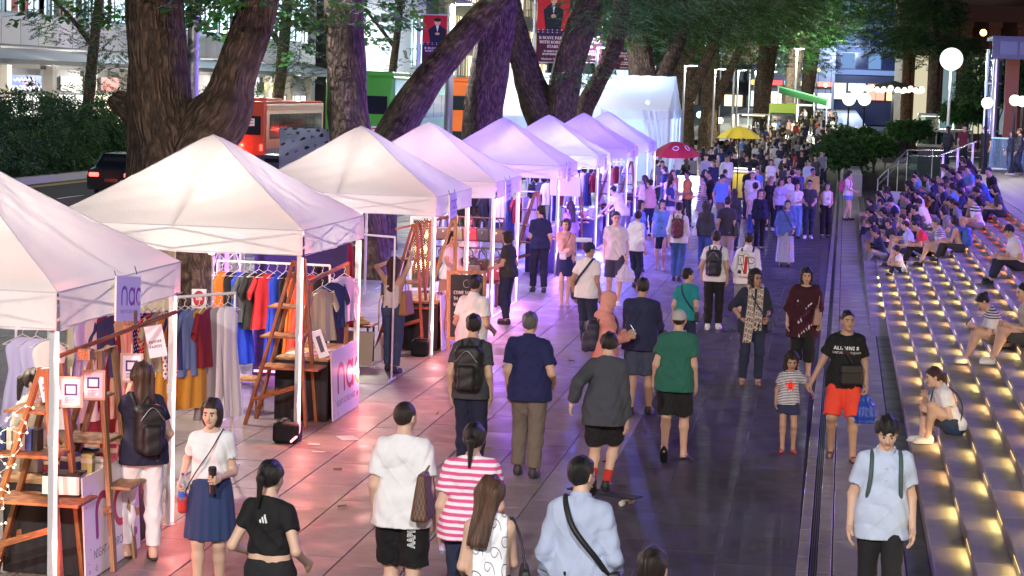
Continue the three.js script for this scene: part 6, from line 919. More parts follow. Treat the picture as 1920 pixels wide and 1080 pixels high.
stand({ q: M, h: 1.6, f: 1, hair: 'bob', hc: 'dark', hy: .2, top: { c: W.blue, sl: .6, hem: .8, loose: .022 }, bot: { kind: 'skirt', c: W.dnavy, hem: .52, r: .17, pleat: 0 }, sc: [.5, .45, .4], shoe: 'flat', skin: 0, ...walk(.08) }, G(1237, 506), 5, 'person in blue top and navy pencil skirt walking');
q = stand({ q: M, h: 1.7, hair: 'short', top: { c: W.offw, sl: 1.4, hem: .84 }, bot: { c: W.jean }, skin: 1, ...walk(.14) }, G(1268, 528), 176, 'person in white shirt and blue jeans with a brown backpack'); backpack(q, 'reddish brown backpack over a white shirt', [.12, .02, .025]);
q = stand({ q: M, h: 1.6, f: 1, hair: 'long', hc: 'dark', top: { c: W.char, sl: 1.2 }, bot: { c: W.jean }, skin: 0 }, byHead(1325, 378, 1.6), 178, 'person with long hair dark top and jeans carrying a white shoulder bag'); tote(q, 'white shoulder bag beside long dark hair', [.72, .7, .72], 1, { w: .36, h: .22 });
q = stand({ q: M, h: 1.7, hair: 'short', top: { c: [.05, .04, .07], sl: .66, hem: .82 }, bot: { c: [.42, .32, .33] }, skin: 1, ...walk(.06) }, byHead(1365, 370, 1.7), 176, 'person in dark shirt and pale pink trousers'); tote(q, 'black bag on the shoulder above pale pink trousers', W.black, -1, { x: .24 });
stand({ q: M, h: 1.7, hair: 'short', hy: -.4, top: { c: [.55, .5, .52], sl: .62, hem: .84 }, bot: { c: W.jean }, skin: 1, ...walk(.1) }, G(1412, 460), 200, 'person in pale grey tee and jeans turning aside');
stand({ q: M, h: 1.72, w: 1.1, hair: 'buzz', hc: 'grey', top: { c: W.offw, sl: .66, hem: .82 }, bot: { c: W.khaki }, skin: 0, ...walk(.1) }, byHead(1412, 322, 1.72), 6, 'stout grey haired person in white tee facing the stalls');
stand({ q: M, h: 1.62, f: 1, hair: 'long', hc: 'blond', hy: .4, top: { c: W.black, sl: .5 }, bot: { c: W.black }, sc: [.75, .75, .75], skin: 0, ...walk(.1) }, G(1442, 432), 20, 'person with long blond hair dressed all in black');
q = stand({ q: M, h: 1.58, f: 1, w: 1.12, hair: 'bob', hc: 'dark', hp: -.15, top: { c: [.1, .16, .4], sl: 1.2, hem: .8, loose: .04, sloose: .04 }, bot: { kind: 'skirt', c: [1, 1, 1], map: T_check, hem: .12, r: .25, pleat: .01 }, aL: [.2, .95, .14], skin: 1 }, G(1471, 500), 10, 'person in blue shawl top and checked long skirt looking up'); sling(q, 'black bag at the hip of the checked long skirt', W.black, -1, { w: .26, h: .2 });
{ const g = q.children.find(c => c.name === 'skirt').geometry, p = g.attributes.position, uv = new Float32Array(p.count * 2); for (let k = 0; k < p.count; k++) { uv[2 * k] = (Math.atan2(p.getZ(k), p.getX(k)) / 6.283 + .5); uv[2 * k + 1] = p.getY(k); } g.setAttribute('uv', new THREE.BufferAttribute(uv, 2)); }
stand({ q: M, h: 1.6, f: 1, hair: 'long', hc: 'dark', hp: -.1, top: { c: W.white, sl: .5, hem: 1.0 }, bot: { c: W.blue }, aL: 'cross', aR: 'cross', skin: 0 }, G(1491, 447), 5, 'person in white cropped tee and light blue jeans');
stand({ q: M, h: 1.68, hair: 'short', glasses: 1, top: { c: W.char, sl: .66 }, bot: { c: W.djean }, aL: 'hold', aR: 'hold', sc: [.6, .6, .6], skin: 1 }, G(1514, 447), 2, 'person in dark tee holding a sheaf of papers');
stand({ q: M, h: 1.6, f: 1, hair: 'long', hc: 'black', top: { c: W.white, sl: 0, hem: 1.0 }, bot: { c: W.black, loose: .03 }, aL: 'hold', aR: [.22, .9, .05], skin: 1 }, G(1547, 446), 4, 'person in white sleeveless top and wide black trousers');
stand({ q: M, h: 1.7, hair: 'short', hy: -.3, top: { c: W.blue, map: T_plaid, sl: 1.3 }, bot: { c: W.jean }, skin: 1, ...walk(.1) }, byHead(1497, 316, 1.7), 10, 'person in blue plaid shirt walking in the crowd');
stand({ q: M, h: 1.6, f: 1, hair: 'long', hc: 'dark', top: { c: W.lav, sl: .6 }, bot: { c: W.djean }, skin: 1, ...walk(.1) }, byHead(1465, 335, 1.6), 12, 'person in lilac tee beside the plaid shirt');
stand({ q: M, h: 1.6, f: 1, hair: 'bob', hc: 'dark', top: { c: W.blue, sl: .6 }, bot: { c: W.djean }, skin: 1 }, byHead(1201, 376, 1.6), 60, 'person in blue tee standing near the sixth tent');
stand({ q: M, h: 1.6, f: 1, hair: 'long', hc: 'brown', top: { c: W.orange, sl: 1.2, loose: .03 }, bot: { c: W.white, len: .5 }, skin: 0 }, byHead(1262, 318, 1.62), 30, 'person in orange blouse and white shorts by the red parasol');
stand({ q: M, h: 1.62, f: 1, hair: 'ponytail', hc: 'black', top: { map: T_bw, c: W.white, sl: 0, hem: .84 }, bot: { c: W.grey, len: .9 }, aL: 'hold', skin: 0 }, byHead(1318, 328, 1.62), -70, 'person in black and white striped sleeveless top');
stand({ q: M, h: 1.74, hair: 'short', lean: .1, top: { c: W.black, sl: 1.9, loose: .03 }, bot: { c: W.djean }, aR: 'hold', skin: 1 }, byHead(1335, 322, 1.72), -80, 'tall person in black hooded top bending to a stall');
stand({ q: M, h: 1.6, f: 1, hair: 'long', hc: 'dark', top: { c: [.05, .06, .2], sl: .6 }, bot: { c: W.white, len: .5 }, aL: 'hold', aR: 'hold', skin: 0 }, byHead(1258, 335, 1.6), 80, 'person in navy tee and white shorts near the blue strips');
stand({ q: M, h: 1.68, hair: 'short', top: { c: W.orange, sl: .7 }, bot: { c: W.char }, aL: 'hold', skin: 2 }, byHead(1290, 322, 1.68), -60, 'person in orange tee by the pushchair stall');
stand({ q: M, h: 1.6, f: 1, hair: 'long', hc: 'dark', top: { c: W.char, sl: 1.2 }, bot: { c: W.djean }, skin: 1 }, byHead(1378, 355, 1.6), 176, 'person with long dark hair and dark jacket before the yellow parasol');
stand({ q: M, h: 1.6, f: 1, hair: 'long', hc: 'dark', top: { c: W.dnavy, sl: 1.9 }, bot: { c: W.black }, skin: 0 }, byHead(1384, 357, 1.6).add(V(.55, 0, -1)), 10, 'person in dark blue cardigan facing the camera side');
// sellers and shoppers at the stalls
q = stand({ h: 1.62, f: 1, hair: 'long', hc: 'brown', hp: -.1, top: { c: W.offw, sl: 0, hem: .96, bare: 1 }, bot: { c: [.06, .09, .17] }, aL: 'up', aR: [.2, 1.72, .2], skin: 0 }, P(-5.95, 28.55), 170, 'person in strapless white top reaching up to the high rail'); tote(q, 'large tan leather shoulder bag beside the strapless white top', [.4, .17, .06], -1, { w: .34, h: .36, x: .24, y: 1.05 });
stand({ h: 1.6, f: 1, hair: 'bun', hc: 'black', hy: .4, top: { c: W.black, sl: 0, hem: .9, bare: 1 }, bot: { c: W.black }, aL: 'hold', aR: 'hold', skin: 0 }, P(-6.75, 27.3), 190, 'person in black strappy top browsing clothes behind the second tent');
stand({ q: M, h: 1.6, f: 1, hair: 'long', hc: 'dark', hp: .35, top: { c: W.white, sl: .5 }, bot: { c: [.35, .2, .14], kind: 'skirt', hem: .5 }, aL: 'hold', aR: [.12, 1.1, .42], skin: 0 }, byHead(866, 420, 1.6).setZ(-34.4).setX(-6.2), 40, 'seller in white top looking down at her hands behind the chalkboard');
stand({ q: M, h: 1.6, f: 1, hair: 'bob', hc: 'dark', top: { c: [.03, .035, .03], sl: .6 }, bot: { c: W.djean }, aL: 'hold', skin: 1 }, P(-5.35, 35.2), 250, 'person in dark tee and jeans facing the seller in white');
stand({ q: M, h: 1.6, f: 1, hair: 'bob', hc: 'brown', hp: .3, top: { c: W.white, sl: .5 }, bot: { c: W.grey }, aL: 'hold', aR: 'hold', skin: 0 }, P(-6.7, 39.0), 20, 'seller in white tee standing behind the handbags');
stand({ q: M, h: 1.72, hair: 'short', hy: .6, top: { c: [.015, .02, .07], sl: .7 }, bot: { c: W.dnavy }, aL: 'hold', skin: 1 }, P(-5.6, 41.0), 200, 'person in navy shirt standing beyond the handbag rack');
stand({ q: M, h: 1.6, f: 1, hair: 'long', hc: 'dark', top: { c: [.3, .2, .4], sl: 1.9 }, bot: { c: W.black }, aL: 'hold', skin: 0 }, P(-5.55, 45.4), 230, 'shopper in mauve cardigan at the fifth tent');
stand({ q: M, h: 1.68, hair: 'short', lean: .5, top: { c: W.white, sl: .7 }, bot: { c: [.3, .28, .3] }, aL: 'reach', aR: 'reach', skin: 1 }, P(-5.2, 53.6), 240, 'person in white shirt bending over the sixth tent table');
stand({ q: M, h: 1.6, f: 1, hair: 'long', hc: 'dark', top: { c: W.lav, sl: 1.2 }, bot: { c: W.djean }, aL: 'hold', skin: 1 }, P(-5.3, 61.2), 230, 'shopper in lavender top at the seventh tent');
stand({ q: M, h: 1.66, hair: 'short', top: { c: W.navy, sl: .7 }, bot: { c: W.char }, aL: 'hold', skin: 2 }, P(-5.2, 67.5), 250, 'shopper in navy shirt at the eighth tent');
stand({ q: M, h: 1.6, f: 1, hair: 'bun', hc: 'dark', top: { c: W.peach, sl: .6 }, bot: { c: W.djean }, aL: 'hold', skin: 0 }, P(-4.9, 58.4), 240, 'shopper in peach tee between the sixth and seventh tents');
stand({ q: M, h: 1.6, f: 1, hair: 'long', hc: 'brown', top: { c: W.white, sl: .6 }, bot: { c: W.jean }, aL: 'hold', skin: 0 }, P(-4.7, 63.2), 200, 'shopper in white tee near the seventh tent');
// ---------------------------------------------------------------- people sitting on the steps
function sitOn(o, k, D, label, face = -90, group) { const p = person({ sit: 0, fL: [.1, -.18, .54], fR: [-.1, -.18, .5], ...o }); p.position.copy(stepPos(k, D, .48)).add(V(0, .012, 0)); p.rotation.y = face * Math.PI / 180; scene.add(p); p.updateMatrixWorld(true); return tag(p, label, 'person', group); }
q = sitOn({ h: 1.6, f: 1, hair: 'ponytail', hc: [.05, .02, .015], hp: -.05, lean: .42, top: { c: W.white, sl: .6, hem: .9, loose: .026 }, bot: { c: [.03, .05, .1], len: .5, loose: .02 }, aL: [.16, 1.13, .33, 1], aR: 'chin', fL: [.07, -.06, .33], fR: [-.05, -.06, .38], sc: [.62, .6, .55], skin: 0 }, 1, 24.1, 'person in white blouse and denim shorts sitting chin in hand on the steps', -82); sling(q, 'small dark pouch of the person sitting chin in hand', [.03, .03, .03], -1, { front: 1, w: .2, h: .12, y: 1.06, r: .01 });
q = sitOn({ h: 1.62, f: 1, hair: 'bun', hc: 'black', hp: .4, lean: .5, top: { map: T_grey, c: W.grey, sl: .7, loose: .024 }, bot: { c: W.khaki, len: .6 }, aL: [.1, 1.14, .46, 1], aR: [.1, 1.14, .44, 1], gL: 1, gR: 1, sc: [.55, .55, .55], skin: 1 }, 4, 29.6, 'person with bun in grey striped shirt looking at a phone on the steps', -84); held(q, 1, 'lit phone of the person with a bun on the steps', 'phone');
sitOn({ h: 1.7, hair: 'short', hy: .2, lean: .2, top: { c: [.42, .37, .31], sl: .66, loose: .026 }, bot: { c: W.char, len: .85, loose: .025 }, aL: [.12, 1.12, .32, 1], aR: [.1, 1.12, .34, 1], gL: 1, sc: [.6, .62, .6], skin: 1 }, 5, 28.7, 'person in sand coloured tee and dark shorts sitting beside the striped shirt', -84);
sitOn({ h: 1.7, hair: 'fringe', hy: .9, lean: .35, top: { c: W.white, sl: .66, collar: 1 }, bot: { c: W.djean }, aL: 'lap', aR: 'knee', skin: 0, sc: W.black }, 7, 38.5, 'person in white polo shirt sitting hunched on the upper steps', -80);
sitOn({ h: 1.12, hs: 1.3, hair: 'fringe', hy: -.4, lean: .3, top: { c: W.white, sl: .6, loose: .03 }, bot: { c: W.djean, loose: .02 }, aL: 'knee', aR: [.1, 1.2, .3, 1], fL: [.09, -.05, .36], fR: [-.09, -.05, .36], skin: 1 }, 1, 46.5, 'small boy in white tee sitting alone low on the steps', -95);
sitOn({ q: M, h: 1.68, hair: 'short', hp: .3, lean: .45, top: { c: [.7, .04, .05], sl: .66 }, bot: { c: W.black }, aL: 'knee', aR: 'knee', skin: 1 }, 3, 48.5, 'person in bright red tee sitting forward on the steps', -90);
sitOn({ q: M, h: 1.68, hair: 'short', hc: 'grey', lean: .35, top: { map: T_grey, c: W.white, sl: .66 }, bot: { c: [.5, .42, .36], len: .8 }, aL: 'knee', aR: 'knee', skin: 0, sc: W.black }, 4, 47, 'grey haired person in striped shirt sitting with shorts on the steps', -88);
q = sitOn({ q: M, h: 1.6, f: 1, hair: 'long', hc: 'dark', lean: .3, top: { c: [.18, .18, .24], sl: 0 }, bot: { c: W.char }, aL: 'knee', aR: 'knee', skin: 0 }, 5, 46.3, 'person with long hair in grey sleeveless top sitting with a blue backpack', -110); backpack(q, 'bright blue backpack worn while sitting on the steps', [.04, .14, .5]);
sitOn({ q: M, h: 1.7, hair: 'short', hp: .3, lean: .4, top: { c: [.03, .09, .3], sl: .66 }, bot: { c: W.djean }, aL: 'knee', aR: 'knee', skin: 1 }, 9, 57, 'person in blue tee sitting on the red lit upper steps', -85);
sitOn({ q: M, h: 1.7, hair: 'short', hy: .5, lean: .3, top: { c: W.black, sl: 1.9, loose: .03 }, bot: { c: W.black }, aL: 'lap', aR: 'lap', skin: 1 }, 10, 59, 'person in black hooded top sitting on the topmost step', -70);
sitOn({ q: M, h: 1.6, f: 1, hair: 'bun', hc: 'blond', lean: .2, top: { c: W.black, sl: 0, bare: 1 }, bot: { c: W.black, loose: .04 }, aL: 'knee', aR: 'lap', skin: 0 }, 2, 55.5, 'person with fair hair in black strappy dress sitting on the steps', -140);
sitOn({ q: M, h: 1.66, hair: 'short', lean: .3, top: { map: T_bw, c: W.white, sl: .66 }, bot: { c: W.grey, len: .8 }, aL: 'knee', aR: 'lap', skin: 0 }, 7, 50.5, 'person in dark top with white lines sitting on the orange lit steps', -75);
q = stand({ q: M, h: 1.64, f: 1, hair: 'long', hc: 'dark', hp: .3, top: { c: W.white, sl: .6 }, bot: { c: W.blue, len: .45, loose: .03 }, aL: 'hold', aR: 'hold', skin: 0 }, byHead(1592, 322, 1.62), 70, 'person standing in white tee with a pink backpack at the foot of the steps'); backpack(q, 'bright pink backpack of the person standing by the steps', [.7, .08, .3]);
// ---------------------------------------------------------------- the rest of the crowd
const tops = [['white', W.white], ['black', W.black], ['navy', W.navy], ['grey', W.grey], ['charcoal', W.char], ['blue', W.blue], ['pale blue', W.sky], ['red', W.red], ['peach', W.peach], ['lilac', W.lav], ['maroon', W.maroon], ['beige', W.beige], ['green', W.green], ['yellow', W.yellow]];
const bots = [['dark jeans', W.djean], ['black trousers', W.black], ['blue jeans', W.jean], ['khaki trousers', W.khaki], ['grey trousers', W.grey]];
function pool(qual) {
  const out = [], F2 = ['long', 'bob', 'ponytail', 'bun', 'long', 'curly'], MM = ['short', 'short', 'fringe', 'buzz', 'short', 'short'];
  for (let k = 0; k < 12; k++) { const f = k % 2; out.push(person({ q: qual, h: f ? 1.6 : 1.7, f, w: 1 + (k % 3) * .05, hair: f ? F2[k >> 1] : MM[k >> 1], hy: rr(-.5, .5), hp: rr(-.1, .3), top: { c: W.white, sl: [.6, .62, 1.9, .6, .65, 1.2][k % 6] }, bot: { c: W.djean, len: k % 5 === 3 ? .8 : 1.93 }, skin: k % 3, ...(k % 3 ? walk(.1 + (k % 4) * .04, k % 2 ? 1 : -1) : { aL: pick(['hold', 'down', 'phone']), aR: pick(['down', 'hold', 'low']) }) })); out[k].shorts = k % 5 === 3; out[k].fem = f; }
  return out;
}
function seatedPool(qual) { const out = []; for (let k = 0; k < 8; k++) { const f = k % 2; out.push(person({ q: qual, sit: 0, h: f ? 1.6 : 1.7, f, hair: f ? ['long', 'bob', 'ponytail', 'long'][k >> 1] : ['short', 'fringe', 'short', 'buzz'][k >> 1], hy: rr(-.6, .6), hp: rr(0, .4), lean: rr(.15, .55), fL: [.1, -.18, .54], fR: [-.1, -.18, .48], top: { c: W.white, sl: [.6, 1.9, .6, .62][k % 4] }, bot: { c: W.djean, len: k % 4 === 2 ? .7 : 1.93 }, aL: pick(['knee', 'lap']), aR: pick(['knee', 'lap', [.1, 1.16, .35, 1]]), skin: k % 3 })); out[k].fem = f; } return out; }
const used0 = used.person; const lowPool = pool('low'), midPool = pool('mid'), seatMid = seatedPool('mid'); used.person = used0;
function fromPool(src, pos, face, label, group, t, b, tall = 1) {
  const p = src.clone(); p.name = uniq('person'); p.position.copy(pos); p.rotation.y = face * Math.PI / 180; p.scale.multiplyScalar(tall); scene.add(p);
  for (const c of p.children) { if (c.name === 'shirt' || c.name === 'top') c.material = mat(t[1], .85); if (c.name === 'trousers' || c.name === 'shorts') c.material = mat(b[1], .85); if (c.name === 'hair') c.material = hairMat(HAIRC[pick(['black', 'black', 'dark', 'dark', 'brown'])]); if (c.name === 'shoe') c.material = mat(pick([[.03, .03, .03], [.5, .5, .5], [.12, .08, .05]]), .6); }
  return tag(p, label, 'person', group);
}
const placed = []; scene.traverse(o => { if (o.userData.category === 'person') placed.push([o.position.x, o.position.z]); });
const free = (x, z, r) => placed.every(([a, b]) => Math.hypot(a - x, b - z) > r);
const hairName = { long: 'long hair', bob: 'bobbed hair', ponytail: 'a ponytail', bun: 'a bun', curly: 'curly hair' };
function crowd(n, D0, D1, X0, X1, src, where, group, avoid) {
  let c = 0; for (let t = 0; t < n * 40 && c < n; t++) { const D = lerp(D0, D1, rnd()), X = lerp(X0(D), X1(D), rnd()); if (!free(X, -D, .55) || (avoid && avoid(X, D))) continue; placed.push([X, -D]); const s = pick(src), tp = rnd() < .72 ? pick([tops[0], tops[1], tops[1], tops[2], tops[4], tops[4], tops[3]]) : pick(tops), bt = pick(bots), to = rnd() < .55; fromPool(s, P(X, D, rise(D)), (to ? 0 : 180) + rr(-35, 35), `${s.fem ? 'long' : 'short'} haired person in ${tp[0]} top and ${s.shorts ? bt[0].split(' ')[0] + ' shorts' : bt[0]} ${to ? 'coming' : 'going'} ${where}`, group, tp, bt, rr(.95, 1.04)); c++; }
}
crowd(26, 62, 92, D => -4.6, D => -.4, midPool, 'past the tents', 'walkers past the end of the tents', (X, D) => X < -4.3 || Math.hypot(X + 3.43, D - 81) < .8);
crowd(70, 92, 140, D => -6.0, D => -.2, lowPool, 'amid the crowd', 'crowd in the middle of the promenade');
crowd(95, 140, 235, D => -6.5, D => .6, lowPool, 'far down the promenade', 'crowd far down the promenade');
crowd(9, 70, 90, D => -6.6, D => -4.6, midPool, 'near the parasols', 'visitors near the parasols', (X, D) => Math.hypot(X + 5.28, D - 71.8) < .8);
// seated crowd
{ let c = 0; for (let t = 0; t < 900 && c < 50; t++) { const k = Math.floor(rnd() * NST), D = lerp(48.5 + (k > 5 ? 3 : 0), 73, rnd()), p = stepPos(k, D, .48); if (!free(p.x, p.z, .62)) continue; placed.push([p.x, p.z]); const s = pick(seatMid), tp = pick([tops[0], tops[0], tops[1], tops[1], tops[2], tops[2], tops[3], tops[4], tops[4], tops[5], tops[9], tops[6]]), bt = pick(bots), a = rr(-130, -50); fromPool(s, p.add(V(0, .012, 0)), a, `${s.fem ? 'long' : 'short'} haired person in ${tp[0]} top and ${bt[0]} sitting ${k < 4 ? 'low' : k < 8 ? 'halfway' : 'high'} on the steps`, 'people sitting on the crowded steps', tp, bt); c++; } }
{ for (const [px, D, k, f] of [[1775, 84, 0, -40], [1805, 83, 1, 20], [1845, 80, 1, -20], [1895, 78, 2, -60], [1910, 77, 0, -90]]) { const c = atD(px, 300, D).setY(stepTop(NST - 1) + .03), tp = tops[[9, 1, 4, 10, 2][k + (px % 3)]] , bt = bots[k % 3]; if (!free(c.x, c.z, .5)) continue; placed.push([c.x, c.z]); fromPool(midPool[(px + k) % 12], c, f, `person in ${tp[0]} top standing on the terrace ${px < 1790 ? 'at the handrail' : px < 1830 ? 'behind the handrail' : px < 1870 ? 'beside the glass panel' : 'above the red lamps'} over ${bt[0]}`, 'people on the terrace', tp, bt); } }
// ---------------------------------------------------------------- far side of the road: lit shops
const coolW = [.78, .92, 1], warmW = [1, .86, .6];
const glassM = mat([.05, .06, .07], .12, { metalness: .2 }), concrete = mat([.36, .36, .38], .85, { bumpMap: graniteB, bumpScale: .004 }), darkWall = mat([.09, .09, .1], .8);
function litWin(parent, x, y, z, w, h, c, k, axis = 0, goods = 0) { // a lit pane with its frame; axis 0 faces +x, 1 faces +z
  const o = mesh('lit_window', box(axis ? w : .06, h, axis ? .06 : w), glow(c, k), parent, V(x, y, z)), fm = mat([.14, .14, .15], .5), g = [];
  const n = Math.max(1, Math.round(w / 1.6)); for (let i = 0; i <= n; i++) { const t = -w / 2 + w * i / n; g.push(axis ? box(.08, h, .1, t, 0, .04) : box(.1, h, .08, .04, 0, t)); } for (const yy of [-h / 2, h / 2]) g.push(axis ? box(w + .08, .1, .1, 0, yy, .05) : box(.1, .1, w + .08, .05, yy, 0));
  mesh('frame', g, fm, o);
  if (goods) Array.from({ length: goods }, () => { const t = rr(-w / 2 + .4, w / 2 - .4), hh = rr(.8, h * .7), ww = rr(.3, .8); return axis ? box(ww, hh, .05, t, -h / 2 + hh / 2, .045) : box(.05, hh, ww, .045, -h / 2 + hh / 2, t); }).forEach(g => mesh('display_item', g, mat(pick([[.3, .05, .05], [.1, .12, .2], [.35, .3, .25], [.05, .06, .06]]), .7), o));
  return o;
}
{
  const b = thing('shop_building', 'long pale shop building with lit windows and a glass awning across the road', 'building', P(-40, 122)); // local z = -(D-122)
  const Z = D => -(D - 122);
  mesh('wall', [box(8, 14, 78, -4.3, 7, 0)], concrete, b);
  const ar = mesh('awning', grid(76, 3.4, 40, 3, (u, v) => V(lerp(0, 3.2, v), lerp(5.25, 4.65, v) + .03 * Math.sin(u * 60), lerp(38, -38, u))), mat([.5, .53, .58], .5, { transmission: .3, thickness: 0, side: THREE.DoubleSide }), b); mesh('awning_edge', [box(.12, .22, 76, 3.2, 4.55, 0), box(.1, .3, 76, .05, 4.4, 0)], mat([.06, .06, .07], .6), b);
  for (let D = 86; D < 160; D += 2.4) mesh('band_panel', box(.1, 1.25, 2.34, .06, 6.05, Z(D)), mat([.34, .35, .4].map(v => v * rr(.9, 1.08)), .6), b);
  for (let k = 0; k < 12; k++) { const D = 88 + k * 6; const w = litWin(b, .06, 1.75, Z(D), 5.2, 2.5, k % 3 === 1 ? warmW : [.95, .93, .85], k < 5 ? 1.7 : 1.6, 0, 4); mesh('column', box(.5, 4.4, .6, .2, 2.2, Z(D + 3)), mat([.45, .42, .36], .8), b); litWin(b, .06, 8.8, Z(D), 5.4, 3.6, [.62, .88, 1], k === 7 || k === 8 ? 3.2 : k < 4 ? 1.4 : 2.4, 0, k < 4 ? 6 : 2); }
  const sg = (D, w, bg, t, fg) => { const tx = canvasTex(256, 64, (x, W2, H2) => { x.fillStyle = bg; x.fillRect(0, 0, W2, H2); if (t) { x.fillStyle = fg; x.fillRect(0, 44, W2, 20); x.strokeStyle = fg; x.lineWidth = 7; x.beginPath(); x.moveTo(40, 18); for (let k = 1; k < 12; k++) x.lineTo(40 + k * 15, 14 + (k % 2) * 10); x.stroke(); x.fillStyle = '#e08ac0'; x.fillRect(110, 30, 100, 12); } }); const o = new THREE.Mesh(box(.1, .75, w), [mat([.02, .02, .02], .5, { emissive: [1, 1, 1], emissiveMap: tx, emissiveIntensity: 1.1 }), ...Array(5).fill(darkWall)]); o.name = 'shop_sign'; o.position.set(.2, 3.55, Z(D)); b.add(o); };
  sg(99.5, 4.4, '#2a62b8', 1, '#eef'); sg(106, 3.2, '#f2eee4', 0, '#fff'); sg(112, 3, '#c8352c', 0, '#a33'); sg(137, 4, '#e2c830', 0, '#222'); sg(146, 4, '#eadf9a', 0, '#222');
  for (const D of [96, 108, 120, 132, 144]) pt(P(-37.2, D, 4.1), [1, .93, .82], 60, 8);
}
{
  const b = thing('tower_building', 'tall pale grey tower wall with dark lettering across the road', 'building', P(-40, 192)); const Z = D => -(D - 192);
  for (let k = 0; k < 7; k++) for (let j = 0; j < 3; j++) mesh('wall_panel', box(.3, 5.95, 4.95, -.2, 8 + j * 6, Z(172 + k * 5)), mat([.5, .53, .58].map(v => v * rr(.95, 1.04)), .55), b);
  mesh('core', box(10, 27, 44, -5.6, 13.5, 0), darkWall, b);
  for (const [D, y, w, h] of [[200, 8.4, 5, 5], [206, 8.4, 4.6, 5], [179, 3.4, 5, 3], [185, 3.4, 5, 3], [191, 3.4, 5, 3], [197, 3.4, 5, 3], [203, 3.4, 5, 3]]) litWin(b, .1, y, Z(D), w, h, y > 6 ? [.6, .92, 1] : [1, .92, .7], y > 6 ? 2.4 : 2.2, 0, 2);
  const tx = canvasTex(256, 64, (x, w, h) => { x.fillStyle = '#8f9bb0'; x.fillRect(0, 0, w, h); x.fillStyle = '#e9eef5'; x.font = 'bold 46px sans-serif'; x.textAlign = 'center'; x.fillText('ER II', 128, 48); });
  const o = new THREE.Mesh(box(.08, 1.1, 3.6), [mat([1, 1, 1], .5, { map: tx }), ...Array(5).fill(darkWall)]); o.name = 'lettering'; o.position.set(0.02, 7.1, Z(178.5)); b.add(o);
  lampPost('added lamp post lighting the pale tower wall', P(-33, 183), 8, [[-.6, 0]], [.85, .93, 1], 800, { r: .1, k: 20 });  // lamp added because the pale wall panels need brightening
}
{
  const b = thing('cream_building', 'cream building with rows of warm lit windows far across the road', 'building', P(-41, 262)); mesh('wall', box(8, 30, 84, -4.1, 15, 0), mat([.45, .4, .3], .8), b);
  for (let k = 0; k < 13; k++) for (let j = 0; j < 4; j++) litWin(b, .06, 2.2 + j * 4.2, 38 - k * 6.2, 4.2, 2.4, j ? [1, .86, .55] : coolW, h2(k, j, 3) > .3 ? 2.2 : .5, 0, 1);
  const c = thing('office_block', 'dark office block closing the view behind the far trees', 'building', P(-26, 345)); mesh('wall', box(34, 46, 10, 0, 23, -5.2), mat([.1, .11, .14], .7), c); for (let k = 0; k < 9; k++) for (let j = 0; j < 7; j++) litWin(c, -15 + k * 3.6, 3 + j * 4.4, 0, 3, 2.2, j < 1 ? warmW : [.6, .8, 1], h2(k, j, 9) > .4 ? 1.6 : .1, 1, 0);
}
{ // striped tower at the street's end
  const b = thing('striped_tower', 'dark blue tower with pale horizontal stripes at the end of the street', 'building', P(5.6, 335)); mesh('wall', box(12.5, 60, 14, 0, 30, -7.2), mat([.012, .02, .07], .3), b);
  for (let k = 0; k < 12; k++) { mesh('stripe', box(12.9, .75, .5, 0, 8.2 + k * 3.6, .1), mat([.34, .42, .62], .6), b); for (let i = 0; i < 6; i++) mesh(h2(k, i, 4) > .75 ? 'lit_window' : 'window', box(1.9, 2.4, .1, -5.2 + i * 2.08, 10 + k * 3.6, .06), h2(k, i, 4) > .75 ? glow([.25, .5, 1], .5) : mat([.015, .03, .11], .15), b); }
  for (let i = 0; i < 4; i++) litWin(b, -4.6 + i * 3, 5.2, .3, 2.7, 2.6, [[1, .9, .6], coolW, [1, .3, .2], [1, .85, .3]][i], 1.8, 1, 0);
  pt(P(3, 318, 12), [.5, .65, 1], 900, 20);
  const c = thing('arcade_building', 'low shop block with bright signs at the end of the street', 'building', P(-6, 322)); mesh('wall', box(13, 12, 8, 0, 6, -4.1), mat([.2, .2, .22], .8), c); for (let i = 0; i < 5; i++) { litWin(c, -5 + i * 2.5, 3.6, .05, 2.2, 2.4, pick([coolW, warmW]), 2, 1, 0); mesh('shop_sign', box(2.2, .7, .12, -5 + i * 2.5, 6.1, .1), glow([[1, .75, .15], [.9, .1, .1], [.3, .8, 1], [1, .9, .3], [1, .3, .2]][i], 1.8), c); }
}
